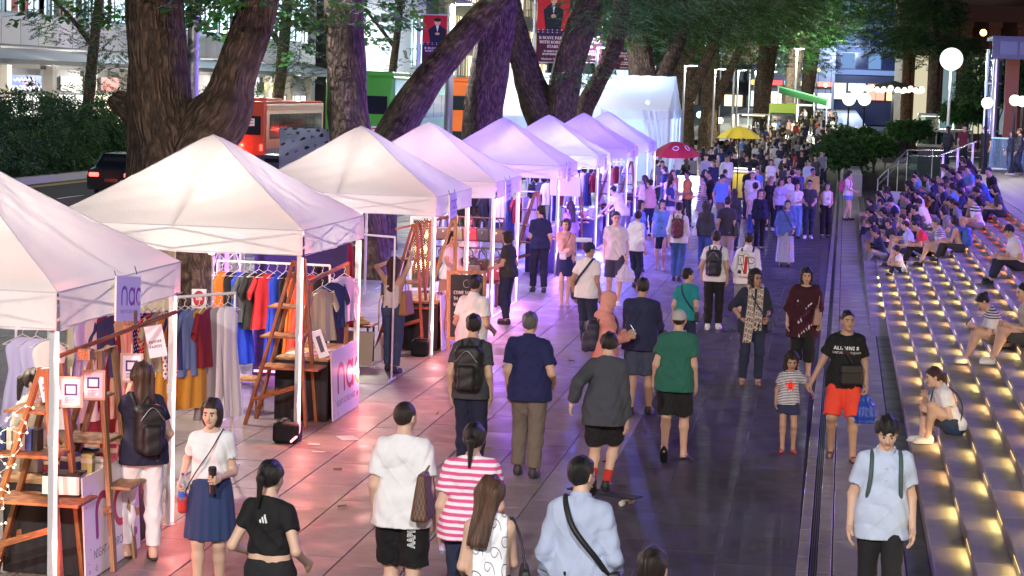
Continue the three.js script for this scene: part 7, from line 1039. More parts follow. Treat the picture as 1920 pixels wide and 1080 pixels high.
// ---------------------------------------------------------------- right hand side beyond the steps
{
  const b = thing('brick_building', 'dark red brick building with tall columns beyond the terrace', 'building', P(9.5, 168)); mesh('wall', box(14, 24, 20, 3, 12, -11), mat([.07, .03, .026], .8), b);
  for (let k = 0; k < 6; k++) { const x = -3.6 + k * 2.2; mesh('column', [rbox(.9, 9, .9, .1, x, 5.5, 0), rbox(1.1, .5, 1.1, .05, x, 10.1, 0)], mat([.2, .075, .055], .75), b); mesh('lit_window', box(1.0, 6, .1, x + 1.1, 4.6, -.6), glow([[1, .9, .6], [.6, .9, 1]][k % 2], k % 2 ? .25 : .6), b); }
  mesh('cornice', [box(15, .9, 1.6, 3, 10.8, -.4), box(15.4, .4, 1.9, 3, 11.4, -.4)], mat([.12, .05, .045], .7), b); for (const [x, y, h] of [[-2.5, 13.5, 3], [.2, 14, 2.4], [3.4, 14, 2.6]]) mesh('light_tube', box(.18, h, .18, x, y, .1), glow([.7, 1, .95], 1.6), b);
  mesh('light_tube', box(4.6, .25, .2, 1.5, 12.4, .3), glow([.9, 1, .75], 1.3), b);
  const l = thing('orange_lamp', 'round orange street lamp before the brick building', 'street lamp', atD(1837, 190, 140).setY(1)); mesh('post', cyl(.05, .04, 7.4, 0, 3.7, 0, 10), blackM, l); mesh('lamp_globe', sph(.22, 0, 7.6, 0), glow([1, .5, .12], 7), l); pt(l.position.clone().add(V(0, 7.6, 0)), [1, .5, .15], 60);
}
{ // white ball lamp on a mast
  const c = atD(1784, 111, 92), t = thing('ball_lamp', 'large glowing white ball lamp on a mast above the kiosk', 'lamp', c.clone().setY(1.5)); mesh('mast', cyl(.07, .06, c.y - 1.9, 0, (c.y - 1.9) / 2, 0, 12), steelM, t); mesh('lamp_globe', sph(.49, 0, c.y - 1.5, 0, 28, 20), glow([.95, .97, 1], 1.7), t); for (const z of [.52]) pt(c.clone().add(V(-.2, -.1, z)), [.95, .97, 1], 30, 20);
}
function globeLamp(label, px, py, D, r, base, c = [1, .93, .78], k = 2.2) { const p = atD(px, py, D), t = thing('globe_lamp', label, 'lamp', p.clone().setY(base)); mesh('post', [cyl(.05, .045, p.y - base - r, 0, (p.y - base - r) / 2, 0, 12), cyl(.12, .07, .25, 0, .12, 0, 12)], blackM, t); mesh('lamp_globe', sph(r, 0, p.y - base, 0, 20, 14), glow(c, k), t); mesh('cap', sph(r * .3, 0, p.y - base + r * .97, 0, 10, 8), blackM, t); pt(p, c, 14, 8); return t; }
globeLamp('round globe lamp on a black post before the shrubs', 1592, 186, 108, .33, .0); globeLamp('second round globe lamp on a black post beside the picture stand', 1621, 186, 108.6, .33, .0);
globeLamp('pale globe lamp beside the glass lift', 1851, 193, 74, .2, 1.58, [.95, .93, .9]); globeLamp('small globe lamp over the terrace people', 1903, 188, 76, .2, 1.58); globeLamp('small globe lamp close to another over the terrace', 1917, 190, 77.5, .2, 1.58);
{ // ring of bulbs
  const c = atD(1675, 166, 122), t = thing('bulb_canopy', 'round canopy edged with large white bulbs beyond the shrubs', 'canopy', c.clone().setY(.3)); const y = c.y - .3; mesh('ring', put(new THREE.TorusGeometry(1.62, .05, 8, 40), 0, y, 0, Math.PI / 2), blackM, t); mesh('roof', put(new THREE.ConeGeometry(1.7, .4, 32, 1, true), 0, y + .25, 0), mat([.25, .26, .2], .7, { side: THREE.DoubleSide }), t); const bg = sph(.17, 0, 0, 0, 12, 8), gm = glow([1, .97, .82], 1.7); for (let k = 0; k < 26; k++) mesh('light_bulb', bg, gm, t, V(Math.cos(k / 26 * 6.283) * 1.62, y - .05 + .06 * Math.sin(k * 2), Math.sin(k / 26 * 6.283) * 1.62)); mesh('post', cyl(.08, .07, y, 0, y / 2, 0, 12), blackM, t); pt(c.clone().add(V(0, -.3, 0)), [1, .95, .8], 45, 20);
}
{ // glass kiosk
  const c = atD(1772, 235, 118).setY(1.55), t = thing('glass_kiosk', 'white framed two storey glass kiosk behind the terrace', 'kiosk', c), w = 3.0; for (const y of [.5, 1.35, 2.2]) mesh('floor_beam', box(w, .14, 1.6, 0, y - .45, 0), mat([.75, .76, .72], .5), t); for (let k = 0; k < 4; k++) for (const z of [-.75, .75]) mesh('upright', box(.07, 1.75, .07, -w / 2 + .04 + k * (w - .08) / 3, .9, z), mat([.7, .7, .68], .5), t); for (let k = 0; k < 3; k++) for (const y of [.5, 1.33]) mesh('pane', box(w / 3 - .12, .68, .015, -w / 3 + k * w / 3, y, .75), mat([.75, .9, .9], .05, { transmission: 1, thickness: 0 }), t); mesh('light_panel', box(w - .4, .04, .8, 0, 1.66, 0), glow([1, .97, .85], 2.4), t); pt(c.clone().add(V(0, 1.55, 0)), [1, .97, .85], 14); mesh('counter', box(w - .6, .5, .4, 0, .32, -.3), mat([.1, .16, .2], .5), t);
}
{ // picture stand
  const c = atD(1684, 248, 112).setY(.3); const tx = canvasTex(192, 256, (x, w, h) => { x.fillStyle = '#8a8478'; x.fillRect(0, 0, w, h); x.fillStyle = '#3b3a44'; x.fillRect(90, 20, 95, 190); x.fillStyle = '#b9b09c'; x.fillRect(8, 12, 76, 110); x.fillStyle = '#5b5a66'; for (let k = 0; k < 30; k++) x.fillRect((k * 53) % 180, 20 + (k * 37) % 180, 12, 8); x.fillStyle = '#c9ccd8'; x.fillRect(96, 214, 86, 36); }); const t = thing('picture_stand', 'freestanding picture panels in grey and brown behind the shrubs', 'display stand', c); board('panel', 1.5, 1.85, .06, tx, t, V(0, 1.35, 0)); mesh('leg', [box(.06, .45, .06, -.6, .22, 0), box(.06, .45, .06, .6, .22, 0), box(.1, .04, .6, -.6, .02, 0), box(.1, .04, .6, .6, .02, 0)], blackM, t); }
// shrubs
[[1600, 262, 108, 1.0, .75, 'big clipped dark shrub at the end of the steps'], [1640, 272, 104, .55, .4, 'low green shrub beside the big clipped shrub'], [1575, 285, 100, .8, .6, 'small dark shrub at the promenade edge'], [1705, 242, 106, .55, .35, 'rounded green shrub before the picture panels'], [1870, 150, 98, 1.3, 1.2, 'leafy dark shrub behind the glass lift'], [1815, 205, 110, .8, .6, 'dark shrub beside the glass kiosk']].forEach(([px, py, D, r, ry, l], k) => { const c = atD(px, py, D), t = thing('shrub', l, 'shrub', c.clone().setY(Math.min(c.y - ry, k > 3 ? 1.6 : .1))); const y0 = c.y - t.position.y; mesh('stem', [bar(V(0, 0, 0), V(0, y0, 0), .06, .04), bar(V(0, y0 * .3, 0), V(r * .5, y0, .1), .03), bar(V(0, y0 * .3, 0), V(-r * .5, y0, -.1), .03)], bark, t); crown(t, 'foliage', [[0, y0, 0, r, ry], [r * .5, y0 - ry * .3, 0, r * .7, ry * .7], [-r * .5, y0 - ry * .3, .1, r * .7, ry * .7]], 620, sprayG[0], leafM[k % 2 ? 1 : 0], [1, 1.7]); });
{ // planted bank and low walls
  const s = struct('planter_bank', 'raised planter and low walls at the end of the steps'); mesh('bank', uvxz(box(9, .5, 26, 5.4, .2, -108)), mat([.04, .035, .03], .9), s); mesh('low_wall', uvxz(box(4.4, .75, .4, 4.0, .37, -76.5)), mat([.42, .41, .43], .7), s); mesh('low_wall', uvxz(box(.4, .9, 20, 1.25, .45, -98)), mat([.3, .29, .3], .8), s); mesh('back_wall', uvxz(box(9, 1.9, .5, 8.5, 1.0, -96)), mat([.07, .06, .055], .8), s);
  const gl = thing('glass_railing', 'glass railing with steel handrail around the stair opening', 'railing', P(0, 0)); const a = P(2.0, 84, .9), b = P(3.4, 92, 1.9), c = P(6.6, 92, 1.95); mesh('handrail', [bar(a, b, .03), bar(b, c, .03), bar(a.clone().setY(.65), b.clone().setY(1.65), .02), bar(b.clone().setY(1.65), c.clone().setY(1.7), .02)], mat([.6, .6, .63], .25, { metalness: .9 }), gl); for (let k = 0; k < 7; k++) { const p = k < 4 ? a.clone().lerp(b, k / 3) : b.clone().lerp(c, (k - 3) / 3); mesh('upright', bar(p.clone().setY(.2), p, .02), steelM, gl); } for (let k = 0; k < 3; k++) { const p = b.clone().lerp(c, (k + .5) / 3); mesh('pane', box(.95, 1.0, .012, p.x, p.y - .65, p.z), mat([.7, .85, .9], .05, { transmission: 1, thickness: 0 }), gl); }
  const hr = thing('handrail', 'sloping steel handrail with violet lit posts on the terrace', 'handrail', P(0, 0)); const p0 = atD(1762, 292, 76), p1 = atD(1832, 265, 74); mesh('rail', bar(p0, p1, .03), mat([.65, .65, .68], .25, { metalness: .9 }), hr); [.1, .5, .9].forEach(t => { const p = p0.clone().lerp(p1, t); mesh('lamp_post', box(.07, .85, .05, p.x, p.y - .43, p.z), glow([.4, .25, 1], 1.1), hr); pt(p.clone().add(V(-.1, -.3, .12)), [.4, .25, 1], 1.5); });
}
{ // glass lift, awning
  const c = atD(1858, 235, 86).setY(1.58), t = thing('glass_lift', 'mirrored glass lift shaft with rounded column', 'lift', c); mesh('shaft', cyl(.32, .32, 4.6, 0, 2.3, 0, 24), mat([.55, .6, .7], .12, { metalness: .9 }), t); for (let k = 0; k < 5; k++) mesh('ring', put(new THREE.TorusGeometry(.33, .03, 8, 28), 0, .4 + k * .95, 0, Math.PI / 2), steelM, t); mesh('light_strip', box(.04, 4.2, .04, -.3, 2.2, .2), glow([.5, .6, 1], 1.4), t); pt(c.clone().add(V(-.5, 2, .4)), [.5, .55, 1], 5);
  const d = atD(1890, 88, 84), a = thing('awning_roof', 'dark blue projecting awning over the terrace', 'awning', d.clone().setY(1.58)); const y = d.y - 1.58; mesh('roof', [box(3.2, .14, 3, .9, y + .3, 0), box(3.2, .8, .1, .9, y - .1, 1.5)], mat([.05, .06, .14], .5), a); for (let k = 0; k < 4; k++) mesh('panel', box(.66, .5, .06, -.1 + k * .74, y - .08, 1.58), mat([.1, .12, .24], .25), a); mesh('column', [cyl(.12, .12, y, -.5, y / 2, 1.2, 14), cyl(.12, .12, y, 2.2, y / 2, 1.2, 14)], mat([.5, .5, .55], .3, { metalness: .8 }), a); for (let k = 0; k < 3; k++) mesh('brick_pier', box(.5, y, .5, .3 + k * .9, y / 2, -1), mat([.3, .1, .06], .7), a);
  const g = atD(1885, 240, 80).setY(1.58), p = thing('curved_glass', 'curved blue glass barrier on the terrace', 'barrier', g); mesh('pane', grid(2.4, 1.2, 30, 2, (u, v) => V(lerp(-.6, 1.5, u), 1.15 - v * 1.1, .5 * Math.sin(u * 3.1))), mat([.35, .6, .8], .08, { transmission: .75, thickness: 0, side: THREE.DoubleSide }), p); mesh('rim_light', tube(Array.from({ length: 9 }, (_, k) => V(lerp(-.6, 1.5, k / 8), 1.17, .5 * Math.sin(k / 8 * 3.1))), .025, 8, 40), glow([.3, .45, 1], 1.6), p); mesh('foot', box(2.1, .06, .12, .45, .03, .3), steelM, p);
}
// ---------------------------------------------------------------- big marquee
{
  const t = thing('marquee', 'large white gabled marquee lit blue behind the canopy row', 'marquee', P(-10.8, 90)), w = 4.2, d = 3.6, e = 3.3, r = 4.75, fm = mat([.8, .82, .86], .6, { transmission: .4, thickness: 0, side: THREE.DoubleSide });
  for (const s of [1, -1]) mesh('roof_sheet', grid(8.4, 4, 50, 14, (u, v) => { const k = Math.abs(Math.sin(u * Math.PI * 4)); return V(lerp(-w, w, u), lerp(r, e, v) - .05 * k * Math.sin(v * Math.PI) + .015 * Math.sin(u * 90 + v * 30), s * v * d); }), fm, t);
  for (const x of [-w, w]) mesh('gable', grid(7.2, 1.4, 12, 3, (u, v) => { const z = lerp(-d, d, u), top = lerp(r, e, Math.abs(z) / d); return V(x + .02 * Math.sin(u * 30), lerp(top, e - .35, v), z); }), fm, t);
  for (const [x, z] of [[-w, d], [-w / 3, d], [w / 3, d], [w, d], [w, -d], [-w, -d]]) mesh('post', cyl(.05, .05, e, x, e / 2, z, 10), whiteP, t);
  mesh('valance', [grid(8.4, .4, 40, 2, (u, v) => V(lerp(-w, w, u), e - v * .4, d + .02 + .015 * Math.sin(u * 60)))], fm, t);
  for (const z of [d - .1, .6, -1.6, -d + .1]) mesh('drape', grid(.8, 3, 20, 8, (u, v) => V(w + .05 * Math.sin(u * 25), e - v * (e - .05), z - u * lerp(1.1, .45, Math.sin(v * Math.PI * .6)))), fm, t); mesh('drape', grid(1.2, 3, 24, 8, (u, v) => V(w - u * lerp(1.2, .6, Math.sin(v * Math.PI * .6)), e - v * (e - .05), d + .05 * Math.sin(u * 30))), fm, t);
  mesh('back_wall', grid(8.4, 3, 30, 2, (u, v) => V(lerp(-w, w, u), e - v * (e - .05), -d + .04 * Math.sin(u * 60))), fm, t);
  for (const x of [-1, 1, 3]) { mesh('light_bulb', sph(.09, x, 3.6, 0), glow([.45, .75, 1], 8), t); pt(P(-10.8 + x, 90, 3.6), [.4, .62, 1], 34, 5); }
  mesh('red_light', sph(.07, 1.4, 2.5, 1), glow([1, .1, .12], 6), t);
}
// ---------------------------------------------------------------- parasols
function parasol(label, pos, r, top, edge, c, o = {}) {
  const t = thing('parasol', label, 'parasol', pos); const n = 8, g = []; t.rotation.set(o.rx || 0, .2, o.rz || 0);
  for (let k = 0; k < n; k++) { const a0 = k / n * 6.2832, a1 = (k + 1) / n * 6.2832; mesh('panel', grid(1, 1, 6, 8, (u, v) => { const a = lerp(a0, a1, u), sc = Math.cos(Math.PI / n) / Math.cos((u - .5) * 2 * Math.PI / n), rad = r * v * lerp(1, sc, v); return V(Math.cos(a) * rad, top - (top - edge) * Math.pow(v, 1.7) - .02 * Math.sin(u * Math.PI) * v, Math.sin(a) * rad); }), mat(c, .8, { transmission: .3, thickness: 0, side: THREE.DoubleSide }), t); mesh('rib', bar(V(0, top - .02, 0), V(Math.cos(a0) * r, edge - .01, Math.sin(a0) * r), .008), o.rib || whiteP, t); }
  mesh('pole', cyl(.024, .02, top, 0, top / 2, 0, 12), o.pole || steelM, t); mesh('base', cyl(.28, .25, .08, 0, .04, 0, 20), blackM, t);
  if (o.mark) for (const a of [.9, 1.7]) mesh('emblem', put(new THREE.TorusGeometry(.1, .014, 6, 20), Math.cos(a) * r * .62, lerp(top, edge, .44) + .04, Math.sin(a) * r * .62, -1.0, Math.PI / 2 - a, 0), whiteP, t);
  return t;
}
parasol('red parasol with white round emblems at the end of the tents', P(-5.2, 72.2), .88, 2.4, 1.95, [.65, .03, .05], { mark: 1, rx: .12 });
parasol('yellow parasol on a dark pole over a stand in the crowd', P(-3.43, 81), .86, 2.85, 2.4, [.8, .68, .04], { pole: blackM }); { const t = thing('drink_stand', 'yellow drinks stand under the yellow parasol', 'stand', P(-3.2, 82)); mesh('body', rbox(.9, 1.05, .6, .03, 0, .53, 0), mat([.5, .4, .05], .5), t); mesh('counter', box(1, .05, .7, 0, 1.08, 0), whiteP, t); mesh('light_strip', box(.8, .05, .03, 0, 1.2, .3), glow([1, .95, .8], 2.5), t); pt(P(-3.3, 81.2, 1.7), [1, .93, .75], 7); }  // small light added beneath the yellow parasol to brighten its cloth
{ const t = thing('bar_counter', 'bright white lit bar counter beside the red parasol', 'counter', P(-4.6, 77)); mesh('body', box(1.6, 1, .5, 0, .5, 0), mat([.7, .7, .75], .4), t); mesh('light_strip', [box(1.7, .06, .06, 0, 1.0, .28), box(1.7, .06, .06, 0, .5, .28)], glow([.75, .85, 1], 4), t); pt(P(-4.6, 76.5, .8), [.7, .8, 1], 9); }
// ---------------------------------------------------------------- vehicles on the road
function wheel(parent, x, z, r, ry = 0) { const w = mesh('wheel', put(new THREE.TorusGeometry(r * .74, r * .26, 10, 24), x, r, z, 0, Math.PI / 2), mat([.015, .015, .016], .8), parent); mesh('rim', cyl(r * .55, r * .55, .16, x, r, z, 18, 0, 0, Math.PI / 2), mat([.4, .4, .42], .35, { metalness: .8 }), w); return w; }
function bus(label, X, D, h, L, c, c2, o = {}) { // rear faces the camera
  const t = thing('bus', label, 'bus', P(X, D, -.125)), w = 2.5, body = mat(c, .35, { clearcoat: .6, clearcoatRoughness: .2 });
  mesh('body', rbox(w, h - .35, L, .14, 0, .35 + (h - .35) / 2, -L / 2, 0, 0, 0, 3), body, t); mesh('skirt', [box(w + .02, .55, L - .3, 0, .62, -L / 2)], mat(c2, .4), t); mesh('roof_unit', rbox(w * .8, .2, 3, .06, 0, h + .06, -2.4), mat(c, .5), t);
  const decks = h > 4 ? [[1.35, .85], [2.95, .85]] : [[1.35, 1.2]]; decks.forEach(([y, hh], k) => { mesh('rear_window', rbox(w * .8, hh * .75, .05, .02, 0, y + hh / 2 + .05, .02), mat([.02, .025, .03], .1), t); for (const s of [1, -1]) for (let j = 0; j < 6; j++) mesh('side_window', box(.03, hh, (L - 1.2) / 6 - .07, s * (w / 2 + .012), y + hh / 2, -.7 - (j + .5) * (L - 1.2) / 6), j % 5 ? mat([.03, .035, .04], .08) : mat([.05, .06, .06], .08), t); });
  mesh('light_panel', box(w * .7, .03, L - 2, 0, decks.at(-1)[0] + decks.at(-1)[1] + .18, -L / 2), glow([1, .96, .88], .5), t);
  for (const s of [-1, 1]) { const l = mesh('tail_light', rbox(.14, .3, .05, .02, s * (w / 2 - .22), .95, .03), glow([1, .04, .03], 7), t); } pt(P(X, D - .25, .9), [1, .08, .05], 3.5);
  mesh('number_plate', box(.5, .12, .03, 0, .62, .03), mat([.02, .02, .02], .4), t); const st = canvasTex(64, 48, (x, W2, H2) => { x.fillStyle = '#f2eeee'; x.fillRect(0, 0, W2, H2); x.fillStyle = '#c8202a'; x.fillRect(8, 8, 22, 14); x.fillRect(36, 8, 20, 6); x.fillRect(8, 28, 48, 5); x.fillRect(8, 37, 30, 5); }); board('notice', .5, .36, .02, st, t, V(.45, h > 4 ? 2.5 : 2.15, .04));
  for (const z of [-1.8, -L + 2.4]) for (const x of [-w / 2 + .16, w / 2 - .16]) wheel(t, x, z, .48); mesh('bumper', rbox(w, .28, .16, .06, 0, .45, .03), mat(c2, .5), t); if (o.stripe) mesh('stripe', box(w + .03, .25, L - .4, 0, h * .9, -L / 2), mat(o.stripe, .4), t); return t;
}
bus('orange red single deck bus with purple lower panels seen from behind', -27.9, 97, 3.15, 11.5, [.62, .07, .03], [.09, .03, .16], { stripe: [.5, .09, .03] });
bus('bright green double deck bus seen from behind', -16.4, 72, 4.45, 11, [.09, .48, .05], [.03, .25, .03]);
bus('orange double deck bus ahead of the green bus', -16.2, 93, 4.4, 11, [.7, .14, .02], [.1, .03, .13], { stripe: [.6, .25, .15] });
function car(label, X, D, c, o = {}) {
  const t = thing('car', label, 'car', P(X, D, -.125 + rise(D))), prof = [[-2.1, .35], [-2.15, .7], [-2.0, .92], [-1.45, 1.0], [-.75, 1.42], [.55, 1.44], [1.25, 1.0], [2.0, .82], [2.15, .55], [2.1, .3]];
  const sh = new THREE.Shape(prof.map(p => new THREE.Vector2(...p))), g = new THREE.ExtrudeGeometry(sh, { depth: 1.5, bevelEnabled: true, bevelThickness: .13, bevelSize: .06, bevelSegments: 3, curveSegments: 6 }); g.translate(0, 0, -.75); g.rotateY(Math.PI / 2); // front towards -z
  mesh('body', g, mat(c, .25, { clearcoat: 1, clearcoatRoughness: .1, metalness: .3 }), t); mesh('rear_window', box(1.35, .5, .02, 0, 1.22, 1.18, -.98), mat([.015, .018, .02], .06), t);
  for (const s of [-1, 1]) { const sw = new THREE.Shape([[-1.2, 1.02], [-.72, 1.36], [.5, 1.37], [1.05, 1.02]].map(p => new THREE.Vector2(...p))), k = new THREE.ExtrudeGeometry(sw, { depth: .01, bevelEnabled: false }); k.rotateY(Math.PI / 2); mesh('side_window', k.translate(s * .885 - .005, 0, 0), mat([.015, .018, .02], .06), t); mesh('tail_light', rbox(.34, .15, .06, .03, s * .62, .8, 2.17), glow([1, .05, .04], 8), t); for (const z of [-1.35, 1.3]) wheel(t, s * .76, z, .31); mesh('mirror', rbox(.18, .12, .1, .03, s * .98, 1.03, -.75), mat(c, .3), t); }
  mesh('number_plate', box(.48, .11, .02, 0, .62, 2.2), mat([.02, .02, .02], .4), t); pt(P(X, D - 2.6, .7 + rise(D)), [1, .08, .05], 1.6); return t;
}
car('black car with glowing tail lights on the road', -24.0, 70, [.008, .008, .01]); car('silver grey car beside the peeling board', -19.4, 74, [.12, .13, .14]);
car('dark car queueing ahead of the orange double deck bus', -16.3, 112, [.05, .03, .03]); car('white car far down the road', -20.5, 128, [.6, .6, .62]); car('red car far down the road', -16.4, 140, [.4, .02, .03]); car('green taxi far down the road', -20.6, 158, [.1, .4, .1]); car('grey car far down the road near the traffic light', -16.4, 176, [.2, .2, .22]); car('blue taxi beyond the far banners', -20.6, 196, [.05, .1, .4]);
{ const p = atD(560, 300, 51), t = thing('hoarding', 'white utility board with peeling paint before the bus', 'board', p.clone().setY(0)); const tx = canvasTex(256, 192, (x, w, h) => { x.fillStyle = '#c3ccd6'; x.fillRect(0, 0, w, h); for (let k = 0; k < 70; k++) { x.fillStyle = ['#2c2a30', '#6b4a3e', '#3b4149'][k % 3]; const X = (k * 83) % w, Y = Math.pow(((k * 47) % 100) / 100, 1.8) * h; x.beginPath(); x.ellipse(X, Y, 2 + k % 8, 2 + (k * 3) % 6, k, 0, 7); x.fill(); } }); board('panel', 1.7, 1.15, .05, tx, t, V(.35, 2.3, 0)); mesh('leg', [bar(V(-.45, 0, 0), V(-.45, 1.75, 0), .04), bar(V(1.1, 0, 0), V(1.1, 1.75, 0), .04)], steelM, t); }
// ---------------------------------------------------------------- banners on poles
const suit = (bg) => canvasTex(256, 512, (x, w, h) => { const g = x.createLinearGradient(0, 0, 0, 300); g.addColorStop(0, '#b3182a'); g.addColorStop(1, '#c9202f'); x.fillStyle = g; x.fillRect(0, 0, w, h); x.fillStyle = '#15182c'; x.beginPath(); x.moveTo(70, 290); x.lineTo(50, 150); x.lineTo(100, 105); x.lineTo(156, 105); x.lineTo(206, 150); x.lineTo(186, 290); x.fill(); x.fillStyle = '#e9e4e2'; x.beginPath(); x.moveTo(116, 105); x.lineTo(140, 105); x.lineTo(128, 175); x.fill(); x.fillStyle = '#d7a688'; x.beginPath(); x.ellipse(128, 70, 26, 34, 0, 0, 7); x.fill(); x.beginPath(); x.ellipse(128, 190, 20, 14, 0, 0, 7); x.fill(); x.fillStyle = '#20130f'; x.beginPath(); x.ellipse(128, 46, 30, 20, 0, 0, 7); x.fill(); x.fillStyle = '#1d1b3c'; x.fillRect(0, 290, w, 30); x.fillStyle = '#4a1030'; x.fillRect(0, 320, w, 192); for (let k = 0; k < 40; k++) { x.fillStyle = ['#3a3f86', '#8a2040', '#c8c8e0'][k % 3]; x.beginPath(); x.arc((k * 61) % w, 285 + (k * 17) % 34, 4, 0, 7); x.fill(); } x.fillStyle = '#f1e6ee'; x.textAlign = 'center'; x.font = 'bold 27px serif'; x.fillText('K-WAVE PARTY', 128, 350); x.fillText('WITH KOREAN', 128, 380); x.fillText('STARS', 128, 410); x.font = 'bold 17px sans-serif'; x.fillText('01 MARCH 2019 -', 128, 440); x.fillText('30 SEPTEMBER 2019', 128, 460); x.font = 'italic 20px serif'; x.fillText('Madame Tussauds', 128, 494); });
const suitT = suit(), floral = canvasTex(128, 320, (x, w, h) => { x.fillStyle = '#a9a394'; x.fillRect(0, 0, w, h); x.fillStyle = '#cfe0dc'; x.fillRect(0, 0, w, 70); for (let k = 0; k < 50; k++) { x.fillStyle = ['#b5402f', '#d98b5a', '#5a6b3a', '#8a5f4a'][k % 4]; x.beginPath(); x.arc((k * 37) % w, 90 + (k * 53) % 190, 5 + k % 8, 0, 7); x.fill(); } x.fillStyle = '#c0302a'; x.beginPath(); x.arc(64, 130, 24, 0, 7); x.fill(); x.fillStyle = '#2a2a5c'; x.fillRect(0, 285, w, 35); });
[[1003, 1060, -22, 118, 100, suitT, 'red banner of a dark suited figure beside the forked tree'], [1076, 1122, -22, 118, 106, suitT, 'red banner of a dark suited figure behind the forking tree'], [785, 838, 28, 122, 71, suitT, 'red banner hanging beside the bright street lamp'], [1153, 1196, 38, 132, 124, suitT, 'dark red banner behind the blue lit tree'], [1264, 1314, 60, 140, 158, suitT, 'maroon banner beyond the big marquee'], [1354, 1376, 62, 144, 185, floral, 'floral banner close to the white street lamp'], [1381, 1407, 62, 144, 190, floral, 'floral banner on the far side of the white street lamp'], [1408, 1433, 77, 146, 215, floral, 'floral banner further along the promenade'], [1433, 1451, 84, 146, 217, floral, 'narrow floral banner by the tree with full crown']].forEach(([x0, x1, y0, y1, D, tx, l]) => {
  const a = atD(x0, y0, D), b = atD(x1, y1, D), c = a.clone().add(b).multiplyScalar(.5), t = thing('banner', l, 'banner', V(a.x + .15, rise(D) - .1, c.z)), w = Math.abs(b.x - a.x), h = a.y - b.y; const o = new THREE.Mesh(grid(w, h, 10, 12, (u, v) => V(u * w, a.y - v * h + .1, .04 * Math.sin(u * 5 + v * 3))), mat([1, 1, 1], .8, { map: tx, side: THREE.DoubleSide })); const uv = o.geometry.attributes.uv; for (let k = 0; k < uv.count; k++) uv.setXY(k, uv.getX(k) / w, 1 - uv.getY(k) / h); o.name = 'cloth'; t.add(o); mesh('pole', cyl(.07, .06, a.y + .5, -.12, (a.y + .5) / 2, 0, 10), steelM, t); mesh('arm', [bar(V(-.12, a.y + .12, 0), V(w, a.y + .12, 0), .025), bar(V(-.12, b.y + .1, 0), V(w, b.y + .1, 0), .025)], steelM, t);
});
{ const c = atD(1267, 172, 150), t = thing('traffic_light', 'traffic light showing green beyond the marquee', 'traffic light', c.clone().setY(0)); mesh('post', cyl(.06, .06, c.y - .4, 0, (c.y - .4) / 2, 0, 10), blackM, t); mesh('housing', rbox(.36, 1.05, .25, .04, 0, c.y, 0), blackM, t); mesh('green_light', sph(.17, 0, c.y - .02, .12), glow([.05, 1, .6], 9), t); mesh('lens', [sph(.1, 0, c.y + .32, .1), sph(.1, 0, c.y - .36, .1)], mat([.05, .02, .02], .3), t); }
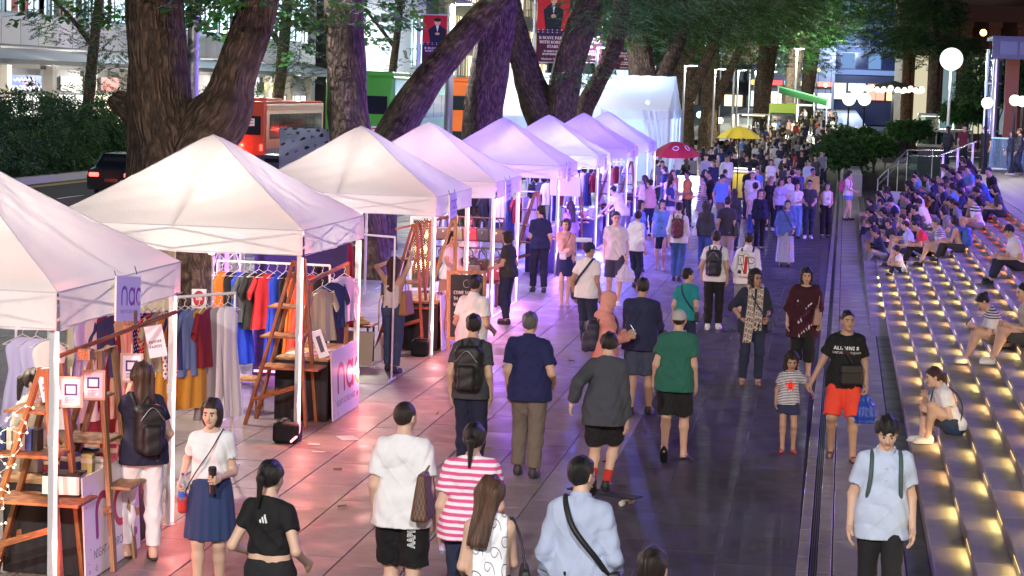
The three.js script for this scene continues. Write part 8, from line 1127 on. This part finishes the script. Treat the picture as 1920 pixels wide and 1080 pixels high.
// truck with awning
{ const D = 176, c = atD(1466, 243, D), t = thing('food_truck', 'yellow green box truck facing the camera in the crowd', 'truck', V(c.x, rise(D), c.z)); mesh('box_body', rbox(2.3, 1.9, 4.5, .06, 0, 2.0, -2.6), mat([.4, .52, .05], .5), t); mesh('cab', rbox(2.1, 1.75, 1.5, .15, 0, 1.3, -.2, 0, 0, 0, 3), mat([.05, .055, .06], .4), t); mesh('windscreen', rbox(1.8, .7, .06, .03, 0, 1.6, .56), mat([.02, .025, .03], .1), t); mesh('bumper', rbox(2.1, .3, .2, .05, 0, .5, .55), mat([.1, .1, .1], .5), t); for (const s of [-1, 1]) { mesh('head_light', rbox(.3, .18, .06, .03, s * .75, .82, .56), mat([.6, .62, .6], .2), t); wheel(t, s * .9, -.2, .42); wheel(t, s * .9, -3.4, .42); } mesh('lit_window', box(.05, 1.3, 3, 1.18, 2.1, -2.6), glow([.9, 1, .6], 1.8), t); pt(P(c.x + 1.8, D + 2.4, 2.2 + rise(D)), [.9, 1, .7], 40);
  const a = atD(1457, 172, 182), b = atD(1553, 198, 178), o = thing('green_awning', 'long slanted green awning over the crowd beside the truck', 'awning', V(a.x, rise(180), a.z)); const dx = b.x - a.x; mesh('sheet', grid(5, 2, 20, 4, (u, v) => V(u * dx, lerp(a.y, b.y, u) - rise(180) + .5 - v * .6, -v * 2 + .03 * Math.sin(u * 40))), mat([.06, .35, .09], .7, { transmission: .25, thickness: 0, side: THREE.DoubleSide }), o); mesh('edge', bar(V(0, a.y - rise(180) + .5, 0), V(dx, b.y - rise(180) + .5, 0), .06), mat([.2, .6, .25], .6), o); mesh('post', [bar(V(.1, 0, 0), V(.1, a.y - rise(180) + .4, 0), .05), bar(V(dx - .1, 0, 0), V(dx - .1, b.y - rise(180) + .4, 0), .05)], steelM, o); pt(P(a.x + 2.5, 179, rise(180) + 2.6), [.9, .95, 1], 60);
  for (const [X, D2, l, c3] of [[-2.6, 205, 'stall with a lit white counter far down the promenade', coolW], [-5.4, 150, 'small lit stall at the tree side of the crowd', warmW], [-5.8, 235, 'distant lit stall at the tree side', coolW]]) { const s = thing('lit_stall', l, 'stall', P(X, D2, rise(D2))); mesh('counter', box(2, 1, .8, 0, .5, 0), mat([.5, .5, .5], .6), s); mesh('roof', box(2.4, .1, 2, 0, 2.5, 0), mat([.6, .6, .6], .7), s); for (const [x, z] of [[-1.1, .9], [1.1, .9], [-1.1, -.9], [1.1, -.9]]) mesh('post', bar(V(x, 0, z), V(x, 2.5, z), .03), steelM, s); mesh('light_panel', box(1.6, .05, .5, 0, 2.42, 0), glow(c3, 4), s); pt(P(X, D2, rise(D2) + 2.3), c3, 45); } }
// scraps of tape on the slabs
for (const [px, py, w, l, a] of [[652, 822, .2, .3, .5], [588, 834, .13, .1, .2], [597, 848, .14, .07, .1], [668, 806, .1, .16, .9], [1000, 470, .12, .2, .4]]) { const o = mesh('tape_scrap', box(w, .003, l), mat([.62, .58, .56], .6), scene, G(px, py).setY(.006)); o.rotation.y = a; tag(o, 'pale scrap of tape stuck on the paving near the stalls', 'tape', 'tape scraps on the paving'); }
// litter and fallen leaves
{ const lf = [[.16, .1, .05], [.1, .06, .03], [.2, .14, .06]]; for (let k = 0; k < 34; k++) { const px = rr(620, 1300), py = rr(560, 1070), c = G(px, py, .004); if (c.x > .5 || c.x < -5.4) continue; const o = mesh('fallen_leaf', new THREE.PlaneGeometry(.05, .09, 2, 3), mat(lf[k % 3], .8, { side: THREE.DoubleSide }), scene, c); const p = o.geometry.attributes.position; for (let j = 0; j < p.count; j++) { p.setZ(j, .012 * Math.sin(j * 2 + k)); p.setX(j, p.getX(j) * (1 - Math.abs(p.getY(j)) * 14)); } o.geometry.computeVertexNormals(); o.rotation.set(-Math.PI / 2, 0, rr(0, 6)); o.position.y = .016; tag(o, 'small dry brown leaf lying on the promenade slabs', 'leaf', 'fallen leaves on the paving'); } }
scene.traverse(o => { if (o.isMesh) { o.castShadow = true; o.receiveShadow = true; } });
renderer.render(scene, camera);
